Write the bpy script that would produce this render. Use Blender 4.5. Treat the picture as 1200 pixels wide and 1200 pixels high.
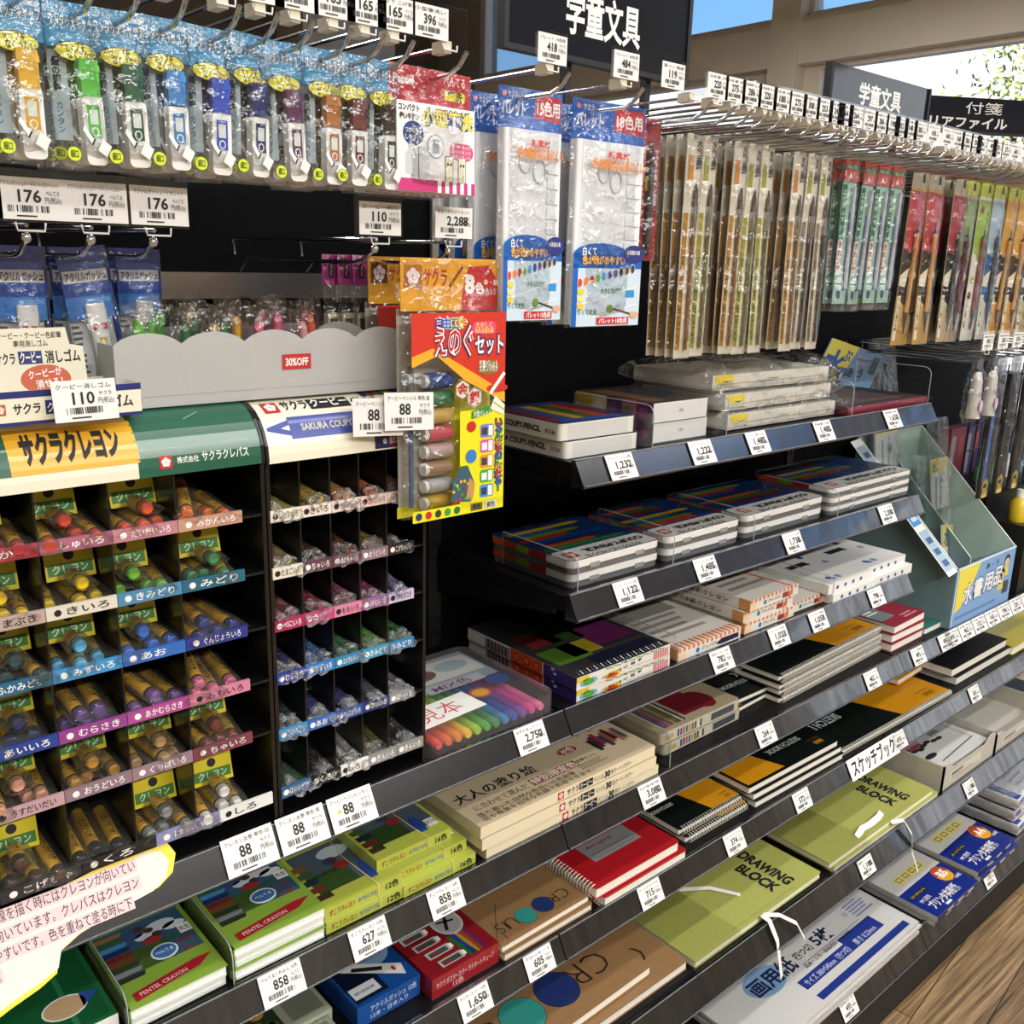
import bpy, math, random
from mathutils import Vector, Matrix
random.seed(11)
SC = bpy.context.scene
for _o in list(bpy.data.objects):
    bpy.data.objects.remove(_o)
COL = SC.collection

# ------------------------------------------------------------ camera
FPX = 1119.0
YAW, PITCH, ROLL = math.radians(41.656), math.radians(14.82), math.radians(-1.565)
EYE = Vector((0, 0, 1.5))
_f = Vector((math.sin(YAW)*math.cos(PITCH), math.cos(YAW)*math.cos(PITCH), -math.sin(PITCH)))
_r = Vector((math.cos(YAW), -math.sin(YAW), 0))
_d = _f.cross(_r)
CR = math.cos(ROLL)*_r + math.sin(ROLL)*_d
CD = -math.sin(ROLL)*_r + math.cos(ROLL)*_d
cam_data = bpy.data.cameras.new('camera')
cam = bpy.data.objects.new('camera', cam_data)
COL.objects.link(cam)
cam_data.sensor_width = 36.0
cam_data.lens = FPX/1200*36.0
cam_data.clip_start = 0.05
cam_data.clip_end = 200
cam.matrix_world = Matrix(((CR.x, -CD.x, -_f.x, EYE.x), (CR.y, -CD.y, -_f.y, EYE.y), (CR.z, -CD.z, -_f.z, EYE.z), (0, 0, 0, 1)))
SC.camera = cam

# ------------------------------------------------------------ world, sun, lamps, exposure
SC.view_settings.view_transform = 'Standard'
SC.view_settings.look = 'None'
SC.view_settings.gamma = 1
SC.view_settings.use_curve_mapping = False
SC.view_settings.exposure = -0.2
SC.cycles.transparent_max_bounces = 40
SC.cycles.max_bounces = 7
SC.cycles.sample_clamp_indirect = 4.0
wd = bpy.data.worlds.new('sky')
SC.world = wd
wd.use_nodes = True
nt = wd.node_tree
bg = nt.nodes['Background']
tc = nt.nodes.new('ShaderNodeTexCoord')
sp = nt.nodes.new('ShaderNodeSeparateXYZ')
rp = nt.nodes.new('ShaderNodeValToRGB')
nt.links.new(tc.outputs['Generated'], sp.inputs[0])
nt.links.new(sp.outputs['Z'], rp.inputs[0])
nt.links.new(rp.outputs[0], bg.inputs[0])
e = rp.color_ramp.elements
e[0].position = 0.0; e[0].color = (.62, .78, .95, 1)
e[1].position = 0.6; e[1].color = (.08, .30, .85, 1)
k = rp.color_ramp.elements.new(.2); k.color = (.25, .55, 1.0, 1)
bg.inputs[1].default_value = 1.3
def lamp(name, kind, loc, energy, color, rot=(0, 0, 0), sx=1, sy=1):
    l = bpy.data.lights.new(name, kind); l.energy = energy; l.color = color
    if kind == 'AREA':
        l.shape = 'RECTANGLE'; l.size = sx; l.size_y = sy
    o = bpy.data.objects.new(name, l); COL.objects.link(o)
    o.location = loc; o.rotation_euler = rot
    return o
sun = lamp('sun', 'SUN', (0, 0, 20), 8.0, (1, .95, .86), (math.radians(38), math.radians(-42), 0))
sun.data.angle = .01
WARM = (1.0, .98, .95)
for (x, y, z, en, ln) in ((2.0, 0.10, 3.1, 46, 5.6), (2.0, -.9, 3.1, 64, 5.6), (.75, -2.4, 3.0, 255, 4.6), (2.0, 2.9, 3.1, 200, 5.6)):
    lamp('ceiling_lamp_strip', 'AREA', (x, y, z), en, WARM, (0, 0, 0), ln, .12)

# ------------------------------------------------------------ materials
def lin(h):
    h = h.lstrip('#')
    c = [int(h[i:i+2], 16)/255 for i in (0, 2, 4)]
    return tuple(x/12.92 if x <= .04045 else ((x+.055)/1.055)**2.4 for x in c) + (1,)
_mats = {}
def M(hexcol, rough=.45, metal=0.0, spec=.5, coat=0.0, vary=0.0, scale=40):
    key = (hexcol, rough, metal, spec, coat, vary, scale)
    if key in _mats:
        return _mats[key]
    m = bpy.data.materials.new('surface_' + hexcol.strip('#'))
    m.use_nodes = True
    n = m.node_tree.nodes; p = n['Principled BSDF']
    p.inputs['Base Color'].default_value = lin(hexcol)
    p.inputs['Roughness'].default_value = rough
    p.inputs['Metallic'].default_value = metal
    p.inputs['Specular IOR Level'].default_value = spec
    p.inputs['Coat Weight'].default_value = coat
    p.inputs['Coat Roughness'].default_value = .08
    if vary:
        t = n.new('ShaderNodeTexCoord'); z = n.new('ShaderNodeTexNoise'); x = n.new('ShaderNodeMix')
        x.data_type = 'RGBA'; x.blend_type = 'MULTIPLY'
        z.inputs['Scale'].default_value = scale; z.inputs['Detail'].default_value = 4
        m.node_tree.links.new(t.outputs['Object'], z.inputs['Vector'])
        mr = n.new('ShaderNodeMapRange')
        mr.inputs[1].default_value = .3; mr.inputs[2].default_value = .7
        mr.inputs[3].default_value = 1-vary; mr.inputs[4].default_value = 1.0
        m.node_tree.links.new(z.outputs['Fac'], mr.inputs[0])
        x.inputs[0].default_value = 1.0
        x.inputs[6].default_value = lin(hexcol)
        m.node_tree.links.new(mr.outputs[0], x.inputs[7])
        m.node_tree.links.new(x.outputs[2], p.inputs['Base Color'])
    _mats[key] = m
    return m
def film(name, tint=(1, 1, 1), base=.05, edge=.55, rough=.1, milky=0.0, milkcol=(.9, .9, .86), bump=.5, bscale=70, dist=.004):
    key = 'film' + name
    if key in _mats:
        return _mats[key]
    m = bpy.data.materials.new('clear_' + name); m.use_nodes = True
    t = m.node_tree; n = t.nodes; n.clear()
    out = n.new('ShaderNodeOutputMaterial')
    tr = n.new('ShaderNodeBsdfTransparent'); tr.inputs[0].default_value = (*tint, 1)
    gl = n.new('ShaderNodeBsdfGlossy'); gl.inputs['Roughness'].default_value = rough
    lw = n.new('ShaderNodeLayerWeight'); lw.inputs[0].default_value = .3
    ma = n.new('ShaderNodeMath'); ma.operation = 'MULTIPLY_ADD'; ma.inputs[1].default_value = edge; ma.inputs[2].default_value = base
    ma.use_clamp = True
    t.links.new(lw.outputs['Fresnel'], ma.inputs[0])
    if bump:
        tcn = n.new('ShaderNodeTexCoord'); no = n.new('ShaderNodeTexNoise'); no.inputs['Scale'].default_value = bscale
        no.inputs['Detail'].default_value = 3
        b = n.new('ShaderNodeBump'); b.inputs['Strength'].default_value = bump; b.inputs['Distance'].default_value = dist
        t.links.new(tcn.outputs['Object'], no.inputs['Vector']); t.links.new(no.outputs['Fac'], b.inputs['Height'])
        t.links.new(b.outputs[0], gl.inputs['Normal']); t.links.new(b.outputs[0], lw.inputs['Normal'])
    src = tr.outputs[0]
    if milky:
        df = n.new('ShaderNodeBsdfDiffuse'); df.inputs[0].default_value = (*milkcol, 1)
        tl = n.new('ShaderNodeBsdfTranslucent'); tl.inputs[0].default_value = (*milkcol, 1)
        mm = n.new('ShaderNodeMixShader'); mm.inputs[0].default_value = .4
        t.links.new(df.outputs[0], mm.inputs[1]); t.links.new(tl.outputs[0], mm.inputs[2])
        m2 = n.new('ShaderNodeMixShader'); m2.inputs[0].default_value = milky
        t.links.new(tr.outputs[0], m2.inputs[1]); t.links.new(mm.outputs[0], m2.inputs[2])
        src = m2.outputs[0]
    mx = n.new('ShaderNodeMixShader')
    t.links.new(ma.outputs[0], mx.inputs[0]); t.links.new(src, mx.inputs[1]); t.links.new(gl.outputs[0], mx.inputs[2])
    t.links.new(mx.outputs[0], out.inputs[0])
    _mats[key] = m
    return m
FILM = film('packet_film', base=.075, edge=.6, rough=.16, bump=1.0, bscale=42, dist=.012)
SHRINK = film('shrink_wrap', base=.035, edge=.4, rough=.12, bump=.8, bscale=30, dist=.006)
CELLO = film('crinkled_cellophane', base=.12, edge=.7, rough=.2, bump=1.0, bscale=420)
CELLO_END = film('cellophane_twist', base=.18, edge=.7, rough=.22, milky=.30, milkcol=(.92, .92, .92), bump=1.0, bscale=420)
BAG = film('milky_bag', base=.10, edge=.6, rough=.16, milky=.06, milkcol=(.86, .87, .80), bump=1.0, bscale=70, dist=.008)
CASE = film('pen_case', base=.05, edge=.5, rough=.08, milky=.10, bump=0)
ACRYL = film('acrylic', base=.01, edge=.45, rough=.03, bump=0)
FROST = film('frosted_plastic', base=.03, edge=.25, rough=.35, milky=.86, milkcol=(.80, .81, .80), bump=0)
GLASS = film('window_glass', base=.0, edge=.5, rough=.0, bump=0)
WHITE = M('f2f1ec', .5); PAPER = M('e9e7df', .7); CREAM = M('e6dfc8', .6); BLACK = M('101012', .5); INK = M('17171a', .6)
SHELFBLK = M('0d0d10', .5, spec=.25, vary=.3, scale=60); PANELBLK = M('08090d', .7, spec=.12, vary=.35, scale=25)
CHROME = M('d8d8da', .12, 1.0); STEEL = M('b5b6b8', .3, 1.0); RAIL = M('1c1c20', .22, spec=.9, coat=1.0, vary=.6, scale=9)
RAIL.node_tree.nodes['Principled BSDF'].inputs['Coat IOR'].default_value = 1.9
RAIL.node_tree.nodes['Principled BSDF'].inputs['Coat Roughness'].default_value = .035

def streaks(m):
    n = m.node_tree.nodes; L = m.node_tree.links.new
    t = n.new('ShaderNodeTexCoord'); mp = n.new('ShaderNodeMapping'); mp.inputs['Scale'].default_value = (16, 3, 3); z = n.new('ShaderNodeTexNoise')
    z.inputs['Scale'].default_value = 1.6; z.inputs['Detail'].default_value = 5; z.inputs['Distortion'].default_value = 1.2
    r = n.new('ShaderNodeMapRange'); r.inputs[1].default_value = .35; r.inputs[2].default_value = .68; r.inputs[3].default_value = .25; r.inputs[4].default_value = 1.0
    L(t.outputs['Object'], mp.inputs['Vector']); L(mp.outputs[0], z.inputs['Vector']); L(z.outputs['Fac'], r.inputs[0]); L(r.outputs[0], n['Principled BSDF'].inputs['Coat Weight'])
streaks(RAIL)
# ------------------------------------------------------------ mesh builder
_tx = {}
def glyphs(s, bold):
    key = (s, bold)
    if key not in _tx:
        cu = bpy.data.curves.new('t', 'FONT'); cu.body = s; cu.resolution_u = 2
        if bold: cu.offset = bold*.013
        o = bpy.data.objects.new('t', cu); COL.objects.link(o)
        dg = bpy.context.evaluated_depsgraph_get(); ev = o.evaluated_get(dg); me = ev.to_mesh()
        vs = [(v.co.x, v.co.y) for v in me.vertices]; fs = [tuple(p.vertices) for p in me.polygons]
        ev.to_mesh_clear(); bpy.data.objects.remove(o); bpy.data.curves.remove(cu)
        x0 = min((v[0] for v in vs), default=0); x1 = max((v[0] for v in vs), default=1)
        _tx[key] = ([((x-x0)/.73, y/.73) for x, y in vs], fs, (x1-x0)/.73)
    return _tx[key]

class MB:
    def __init__(s): s.v = []; s.f = []; s.i = []; s.sm = []; s.ms = []; s.T = None
    def mi(s, m):
        if m not in s.ms: s.ms.append(m)
        return s.ms.index(m)
    def add(s, vs, fs, m, smooth=False):
        b = len(s.v); k = s.mi(m)
        s.v += [s.T @ Vector(p) for p in vs] if s.T is not None else [Vector(p) for p in vs]
        for f in fs:
            s.f.append(tuple(b+q for q in f)); s.i.append(k); s.sm.append(smooth)
        return s
    def quad(s, a, b, c, d, m): return s.add([a, b, c, d], [(0, 1, 2, 3)], m)
    def box(s, x0, x1, y0, y1, z0, z1, m, **fm):
        v = [(x0, y0, z0), (x1, y0, z0), (x1, y1, z0), (x0, y1, z0), (x0, y0, z1), (x1, y0, z1), (x1, y1, z1), (x0, y1, z1)]
        fs = {'left': (0, 4, 7, 3), 'right': (1, 2, 6, 5), 'front': (0, 1, 5, 4), 'back': (2, 3, 7, 6), 'bottom': (0, 3, 2, 1), 'top': (4, 5, 6, 7)}
        for k, f in fs.items(): s.add([v[q] for q in f], [(0, 1, 2, 3)], fm.get(k, m))
        return s
    def prism(s, pts, z0, z1, m, side=None, smooth=False):   # pts counter-clockwise in xy
        n = len(pts)
        s.add([(x, y, z1) for x, y in pts], [tuple(range(n))], m)
        s.add([(x, y, z0) for x, y in pts], [tuple(reversed(range(n)))], m)
        v = [(x, y, z0) for x, y in pts] + [(x, y, z1) for x, y in pts]
        s.add(v, [(i, (i+1) % n, n+(i+1) % n, n+i) for i in range(n)], side or m, smooth)
        return s
    def rbox(s, x0, x1, y0, y1, z0, z1, r, m, side=None, n=4):
        return s.prism(rrect(x0, x1, y0, y1, r, n), z0, z1, m, side)
    def tube(s, pts, r, m, n=6, r1=None, caps=True):
        pts = [Vector(p) for p in pts]; rings = []; up = None
        for i, p in enumerate(pts):
            d = (pts[min(i+1, len(pts)-1)] - pts[max(i-1, 0)]).normalized()
            if up is None:
                up = d.orthogonal().normalized()
            up = (up - d*up.dot(d)).normalized(); sd = d.cross(up)
            rr = r if r1 is None else r + (r1-r)*i/(len(pts)-1)
            rings.append([p + rr*(math.cos(a)*up + math.sin(a)*sd) for a in [2*math.pi*q/n for q in range(n)]])
        v = [p for g in rings for p in g]; L = len(rings)
        s.add(v, [(i*n+j, i*n+(j+1) % n, (i+1)*n+(j+1) % n, (i+1)*n+j) for i in range(L-1) for j in range(n)], m, True)
        if caps:
            s.add(rings[0], [tuple(reversed(range(n)))], m); s.add(rings[-1], [tuple(range(n))], m)
        return s
    def ball(s, c, r, m, n=8, k=5, sz=1.0):
        v = []; 
        for i in range(k+1):
            t = math.pi*i/k
            for j in range(n):
                a = 2*math.pi*j/n
                v.append((c[0]+r*math.sin(t)*math.cos(a), c[1]+r*math.sin(t)*math.sin(a), c[2]+r*sz*math.cos(t)))
        return s.add(v, [(i*n+j, (i+1)*n+j, (i+1)*n+(j+1) % n, i*n+(j+1) % n) for i in range(k) for j in range(n)], m, True)
    def grid(s, fn, nu, nv, m, smooth=True):
        v = [fn(i/nu, j/nv) for j in range(nv+1) for i in range(nu+1)]
        return s.add(v, [(j*(nu+1)+i, j*(nu+1)+i+1, (j+1)*(nu+1)+i+1, (j+1)*(nu+1)+i) for j in range(nv) for i in range(nu)], m, smooth)
    def build(s, name, parent=None, loc=None, rz=0):
        me = bpy.data.meshes.new(name)
        me.from_pydata([tuple(p) for p in s.v], [], s.f)
        for m in s.ms: me.materials.append(m)
        me.polygons.foreach_set('material_index', s.i); me.polygons.foreach_set('use_smooth', s.sm)
        me.update()
        o = bpy.data.objects.new(name, me); COL.objects.link(o)
        if parent: o.parent = parent
        if loc: o.location = loc
        o.rotation_euler.z = rz
        return o
def rrect(x0, x1, y0, y1, r, n=4):
    out = []
    for cx, cy, a0 in ((x1-r, y0+r, -90), (x1-r, y1-r, 0), (x0+r, y1-r, 90), (x0+r, y0+r, 180)):
        for i in range(n+1):
            a = math.radians(a0 + 90*i/n); out.append((cx+r*math.cos(a), cy+r*math.sin(a)))
    return out
LIFT = .00022
class F:
    """a printed face: 2-D shapes laid on a plane (or on a curved map) of one mesh"""
    def __init__(s, mb, o, u, v, fn=None):
        s.mb = mb; s.o = Vector(o); s.u = Vector(u).normalized(); s.v = Vector(v).normalized(); s.n = s.u.cross(s.v); s.fn = fn; s.lv = 1
    def p(s, x, y, l):
        if s.fn: return s.fn(x, y, l*LIFT)
        return s.o + s.u*x + s.v*y + s.n*(l*LIFT)
    def nxt(s, l):
        return l
    def rect(s, x, y, w, h, m, l=1, n=1):
        if s.fn: n = max(n, 6)
        for i in range(n):
            a = y+h*i/n; b = y+h*(i+1)/n
            s.mb.add([s.p(x, a, l), s.p(x+w, a, l), s.p(x+w, b, l), s.p(x, b, l)], [(0, 1, 2, 3)], m)
        return s
    def poly(s, pts, m, l=1):
        s.mb.add([s.p(x, y, l) for x, y in pts], [tuple(range(len(pts)))], m); return s
    def ell(s, cx, cy, rx, ry, m, l=1, n=16):
        return s.poly([(cx+rx*math.cos(2*math.pi*i/n), cy+ry*math.sin(2*math.pi*i/n)) for i in range(n)], m, l)
    def line(s, x0, y0, x1, y1, w, m, l=1):
        d = math.hypot(x1-x0, y1-y0) or 1; nx, ny = -(y1-y0)/d*w/2, (x1-x0)/d*w/2
        return s.poly([(x0-nx, y0-ny), (x1-nx, y1-ny), (x1+nx, y1+ny), (x0+nx, y0+ny)], m, l)
    def text(s, t, x, y, h, m, l=2, w=None, bold=1, rot=0, al='l'):
        vs, fs, tw = glyphs(t, bold)
        kx = h if w is None else w/max(tw, .01)
        off = 0 if al == 'l' else (-tw*kx/2 if al == 'c' else -tw*kx)
        c, n = math.cos(rot), math.sin(rot)
        s.mb.add([s.p(x+(a*kx+off)*c-b*h*n, y+(a*kx+off)*n+b*h*c, l) for a, b in vs], fs, m); return s
    def vtext(s, t, x, y, h, m, l=2, pitch=1.35, bold=1):
        for i, ch in enumerate(t): s.text(ch, x, y-(i+1)*h*pitch, h, m, l, bold=bold, al='c')
        return s
    def bars(s, x, y, w, h, m, l=2, n=17):
        rs = random.Random(int((x+y+w)*1e5)); q = w/n
        for i in range(n):
            if rs.random() < .78: s.rect(x+i*q, y, q*rs.choice((.35, .55, .75)), h, m, l)
        return s
    def flower(s, cx, cy, r, fg, l=2, bgm=None):
        if bgm: s.rect(cx-r*1.25, cy-r*1.25, r*2.5, r*2.5, bgm, l-1)
        for i in range(5):
            a = math.radians(90+72*i); s.ell(cx+.52*r*math.cos(a), cy+.52*r*math.sin(a), .42*r, .42*r, fg, l, 10)
        return s
    def scribble(s, x, y, w, h, m, l=2, n=4):
        for i in range(n): s.rect(x, y+h*(i+.2)/n, w*(1-.3*((i*37) % 10)/10), h*.45/n, m, l)
        return s

def tag(o, label=None, cat=None, group=None, kind=None):
    if label: o['label'] = label
    if cat: o['category'] = cat
    if group: o['group'] = group
    if kind: o['kind'] = kind
    return o
def thing(name, label, cat, loc=(0, 0, 0), rz=0, group=None, rot=None):
    o = bpy.data.objects.new(name, None); COL.objects.link(o); o.location = loc
    o.rotation_euler = rot if rot else (0, 0, rz); o.empty_display_size = .02
    return tag(o, label, cat, group)
def dup(o, loc=None, label=None, rz=None, group=None, rot=None):
    c = o.copy(); COL.objects.link(c)
    for ch in list(o.children):
        d = ch.copy(); COL.objects.link(d); d.parent = c
        for g in list(ch.children):
            h = g.copy(); COL.objects.link(h); h.parent = d
    if loc is not None: c.location = loc
    if rz is not None: c.rotation_euler.z = rz
    if rot is not None: c.rotation_euler = rot
    if label: c['label'] = label
    if group: c['group'] = group
    return c
def struct(o): return tag(o, kind='structure')
def at(px, py, axis, value):
    """the point of the plane (axis = value) seen at a pixel of the 1200 x 1200 photograph"""
    d = CR*((px-600)/FPX) + CD*((py-600)/FPX) + _f
    k = (value - EYE[axis])/d[axis]
    return EYE + d*k
ORD = ['first', 'second', 'third', 'fourth', 'fifth', 'sixth', 'seventh', 'eighth', 'ninth', 'tenth', 'eleventh', 'twelfth', 'thirteenth', 'fourteenth', 'fifteenth', 'sixteenth']

# ============================================================ the room
def wood_floor():
    m = bpy.data.materials.new('wood_plank_floor'); m.use_nodes = True
    t = m.node_tree; n = t.nodes; p = n['Principled BSDF']
    tc = n.new('ShaderNodeTexCoord'); mp = n.new('ShaderNodeMapping'); mp.inputs['Rotation'].default_value = (0, 0, math.radians(-6))
    br = n.new('ShaderNodeTexBrick'); br.inputs['Scale'].default_value = 1.0; br.inputs['Brick Width'].default_value = 1.2
    br.inputs['Row Height'].default_value = .12; br.inputs['Mortar Size'].default_value = .0012
    br.inputs['Color1'].default_value = lin('b39c7c'); br.inputs['Color2'].default_value = lin('9f8668'); br.inputs['Mortar'].default_value = lin('4a3826')
    mp2 = n.new('ShaderNodeMapping'); mp2.inputs['Scale'].default_value = (1.0, 34, 1); mp2.inputs['Rotation'].default_value = (0, 0, math.radians(-6))
    no = n.new('ShaderNodeTexNoise'); no.inputs['Scale'].default_value = 3.2; no.inputs['Detail'].default_value = 8; no.inputs['Roughness'].default_value = .68
    ra = n.new('ShaderNodeValToRGB'); ra.color_ramp.elements[0].position = .36; ra.color_ramp.elements[0].color = lin('5c4a38')
    ra.color_ramp.elements[1].position = .64; ra.color_ramp.elements[1].color = lin('fff2dc')
    mx = n.new('ShaderNodeMix'); mx.data_type = 'RGBA'; mx.blend_type = 'MULTIPLY'; mx.inputs[0].default_value = .9
    L = t.links.new
    L(tc.outputs['Object'], mp.inputs['Vector']); L(mp.outputs[0], br.inputs['Vector']); L(tc.outputs['Object'], mp2.inputs['Vector']); L(mp2.outputs[0], no.inputs['Vector'])
    L(no.outputs['Fac'], ra.inputs[0]); L(br.outputs['Color'], mx.inputs[6]); L(ra.outputs[0], mx.inputs[7]); L(mx.outputs[2], p.inputs['Base Color'])
    p.inputs['Roughness'].default_value = .4
    return m
WALLM = M('b3a892', .7, vary=.08, scale=3)
FRAME = M('cbc1b0', .55, vary=.05, scale=5)
XW = 6.0
b = MB(); b.box(-3.2, XW+.2, -5.2, 8.2, -.1, 0, wood_floor()); struct(b.build('floor'))
b = MB(); b.box(-3.2, XW+.2, -5.2, 8.2, 4.7, 4.8, M('d9d6cc', .8)); struct(b.build('ceiling'))
b = MB(); b.box(-3.2, -3.0, -5.2, 8.2, 0, 4.7, WALLM); struct(b.build('wall_left'))
b = MB(); b.box(-3.0, XW, -5.2, -5.0, 0, 4.7, WALLM); struct(b.build('wall_rear'))
BACKW = M('6e6255', .7, vary=.12, scale=2)
b = MB(); b.box(-3.0, XW, 8.0, 8.2, 0, 4.7, BACKW)
b.box(1.2, 2.05, 7.6, 8.0, 0, 4.7, M('8a5a3c', .5, vary=.3, scale=6))
b.box(4.3, 5.2, 7.55, 8.0, 0, 4.7, M('b9b3a6', .6))
struct(b.build('wall_back'))
# the window wall on the right: frames are real bars, each opening has its own pane
b = MB()
b.box(XW, XW+.2, -5.2, 8.2, 0, .35, WALLM)
b.box(XW-.06, XW+.16, -5.2, 7.35, 2.80, 3.06, FRAME); b.box(XW-.02, XW+.16, -5.2, 7.35, 3.06, 3.10, FRAME)
b.box(XW, XW+.2, -5.2, 8.2, 4.6, 4.7, FRAME); b.box(XW, XW+.2, 7.35, 8.2, .35, 4.7, M('8f8980', .6))
b.box(XW, XW+.2, -5.2, -4.8, .35, 4.7, FRAME)
for y in (4.06, 1.9, -.5, -2.9):
    b.box(XW-.08, XW+.18, y-.11, y+.11, .35, 4.6, FRAME)
struct(b.build('wall_right'))
b = MB(); b.box(XW-.01, XW+.2, -5.2, -2.9, .35, 4.6, WALLM); struct(b.build('unseen_wall_infill'))  # unseen solid stretch, added so lower rails reflect dark wall instead of sky
edges = [(-2.79, -.61), (-.39, 1.79), (2.01, 3.95), (4.17, 7.35)]
wn = 1
for (a, c) in edges:
    for lo, hi in ((.35, 2.80), (3.10, 4.6)):
        f = MB(); w = .07 if lo > 3 else .12
        if lo < 3 and a > 4: w = .16
        wl = w if lo < 3 else .03
        for q in ((a, a+wl, lo, hi), (c-wl, c, lo, hi), (a+wl, c-wl, lo, lo+.03), (a+wl, c-wl, hi-(.03 if lo < 3 else .05), hi)):
            f.box(XW+.03, XW+.11, q[0], q[1], q[2], q[3], FRAME)
        f.box(XW+.066, XW+.072, a+wl, c-wl, lo+.03, hi-.03, GLASS)
        struct(f.build('window_%d' % wn)); wn += 1
# outside: pale sunlit building, a tree, power lines
t = thing('white_building', 'pale sunlit building front outside the shop windows', 'building', (17, 4, 0))
b = MB(); b.box(-1, 6, -14, 12, 0, 5.25, M('f4f2ec', .8)); b.box(-1.15, 6, -14.1, 12.1, 5.15, 5.35, M('e2ded4', .8)); b.build('wall', t)
b = MB()
for k in range(5): b.box(-1.05, -1.0, -10+4*k, -8.6+4*k, .9, 2.4, M('7f93a5', .2))
b.build('window', t)
b = MB(); b.box(6.2, 40, -30, 30, -.15, -.05, M('8b8a86', .9)); struct(b.build('street'))
t = thing('street_tree', 'yellow-green tree outside beyond the right-hand shop window', 'tree', (11, 4.55, 0))
b = MB(); b.tube([(0, 0, 0), (.03, 0, 1.4), (0, .05, 3.0)], .09, M('5a4632', .8), 7, .03); b.build('trunk', t)
b = MB(); rs = random.Random(3); lm = [M('9aa43a', .6), M('c0b548', .6), M('7d8a2f', .6)]
for k in range(900):
    p = Vector((rs.gauss(0, .25), rs.gauss(0, .30), 3.2+rs.gauss(0, .5))); u = Vector((rs.uniform(-1, 1), rs.uniform(-1, 1), rs.uniform(-1, 1))).normalized(); v = u.orthogonal()
    b.quad(p, p+u*.04+v*.02, p+u*.08, p+u*.04-v*.02, rs.choice(lm))
b.build('foliage', t)
for k, (z0, z1) in enumerate(((6.0, 6.6), (6.5, 7.1))):
    b = MB(); b.tube([(16, -14, z0-.4), (16, 0, z0), (16, 14, z1)], .018, M('3a3f48', .6), 5)
    tag(b.build('power_line'), ['lower thin power line crossing the blue sky in the upper window', 'upper thin power line crossing the blue sky in the upper window'][k], 'cable')

# ============================================================ gondola and shelves
YB = 1.10
XB = [-.14, .826, 1.766, 2.72]           # bay boundaries
YF = dict(S7=.815, S6=.815, S5=.815, S4=.81, S3=.805, S2=.75, S1=.69)
ZT = dict(S7=1.261, S6=1.084, S5=.924, S4=.754, S3=.58, S2=.405, S1=.191)
t = thing('gondola_rack', 'tall black double-sided shop rack carrying all the shelves and hooks', 'shop rack', (0, YB, 0))
for k in range(3):
    b = MB(); b.box(XB[k]+.012, XB[k+1]-.012, .005, .03, .1, 1.657, PANELBLK); b.build('back_panel', t)
    b = MB(); b.box(XB[k]+.012, XB[k+1]-.012, -.006, .008, 1.657, 1.692, M('a9adb0', .25, .6)); b.build('hook_bar', t)
    b = MB(); b.box(XB[k], XB[k+1], -.40, .03, 0, .10, M('17171a', .6)); b.build('plinth', t)
for k in range(4):
    b = MB(); b.box(XB[k]-.012, XB[k]+.012, .0, .035, 0, 1.70, BLACK)
    for q in range(30): b.box(XB[k]-.004, XB[k]+.004, -.0005, 0, .2+q*.048, .215+q*.048, M('040405', .8))
    b.build('upright_post', t)
b = MB(); b.box(0, .80, -.006, .004, 1.446, 1.476, STEEL); b.build('slat_bar', t)

def shelf(sh, x0, x1, label, perf=False):
    yf, zt = YF[sh], ZT[sh]; L = (.0173, .0303) if sh not in ('S1', 'S2') else (.024, .038)
    t = thing('shelf', label, 'shelf', ((x0+x1)/2, YB, zt-.02)); ox, oy, oz = -(x0+x1)/2, -YB, -(zt-.02)
    b = MB(); b.T = Matrix.Translation((ox, oy, oz))
    b.box(x0+.003, x1-.003, yf+.004, YB-.002, zt-.025, zt-.004, SHELFBLK)
    if perf:
        fc = F(b, (x0, yf, zt-.004), (1, 0, 0), (0, 1, 0)); n = int((x1-x0)/.0085)
        for i in range(n):
            fc.ell(.006+i*.0085, .016, .0027, .0024, M('020203', .9), 1, 8); fc.ell(.006+i*.0085, .028, .0027, .0024, M('020203', .9), 1, 8)
    b.build('shelf_board', t)
    for x in (x0+.004, x1-.008):
        b = MB(); b.T = Matrix.Translation((ox, oy, oz))
        b.T = b.T @ Matrix(((0, 0, 1, x), (1, 0, 0, 0), (0, 1, 0, 0), (0, 0, 0, 1)))
        b.prism([(yf+.03, zt-.026), (yf+.03, zt-.034), (YB, zt-.075), (YB, zt-.026)], 0, .004, SHELFBLK); b.build('bracket', t)
    b = MB(); b.T = Matrix.Translation((ox, oy, oz))
    pr = [(yf+.006, zt), (yf, zt+.0006), (yf-L[0], zt-L[1]), (yf-L[0]+.001, zt-L[1]-.003), (yf+.006, zt-L[1]-.004)]
    b.T = b.T @ Matrix(((0, 0, 1, x0+.001), (1, 0, 0, 0), (0, 1, 0, 0), (0, 0, 0, 1)))
    b.prism(pr, 0, x1-x0-.002, RAIL); b.build('ticket_rail', t)
    b = MB(); b.T = Matrix.Translation((ox, oy, oz))
    n = Vector((0, -L[1], L[0])).normalized()*.0016; A = Vector((0, yf, zt)); B = Vector((0, yf-L[0], zt-L[1]))
    b.tube([Vector((x0+.002, 0, 0))+A+n*.6, Vector((x1-.002, 0, 0))+A+n*.6], .0011, M('6d6f76', .2, coat=.5), 5)
    b.tube([Vector((x0+.002, 0, 0))+B+n*.6, Vector((x1-.002, 0, 0))+B+n*.6], .0014, M('55575e', .2, coat=.5), 5); b.build('rail_lip', t)
    return t
B1, B2, B3 = (XB[0], XB[1]), (XB[1], XB[2]), (XB[2], XB[3])
shelf('S7', *B2, 'topmost black shelf of the middle bay, with boxed pencils and film bags')
shelf('S6', *B2, 'second black shelf from the top in the middle bay, under the flat pencil tins')
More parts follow.
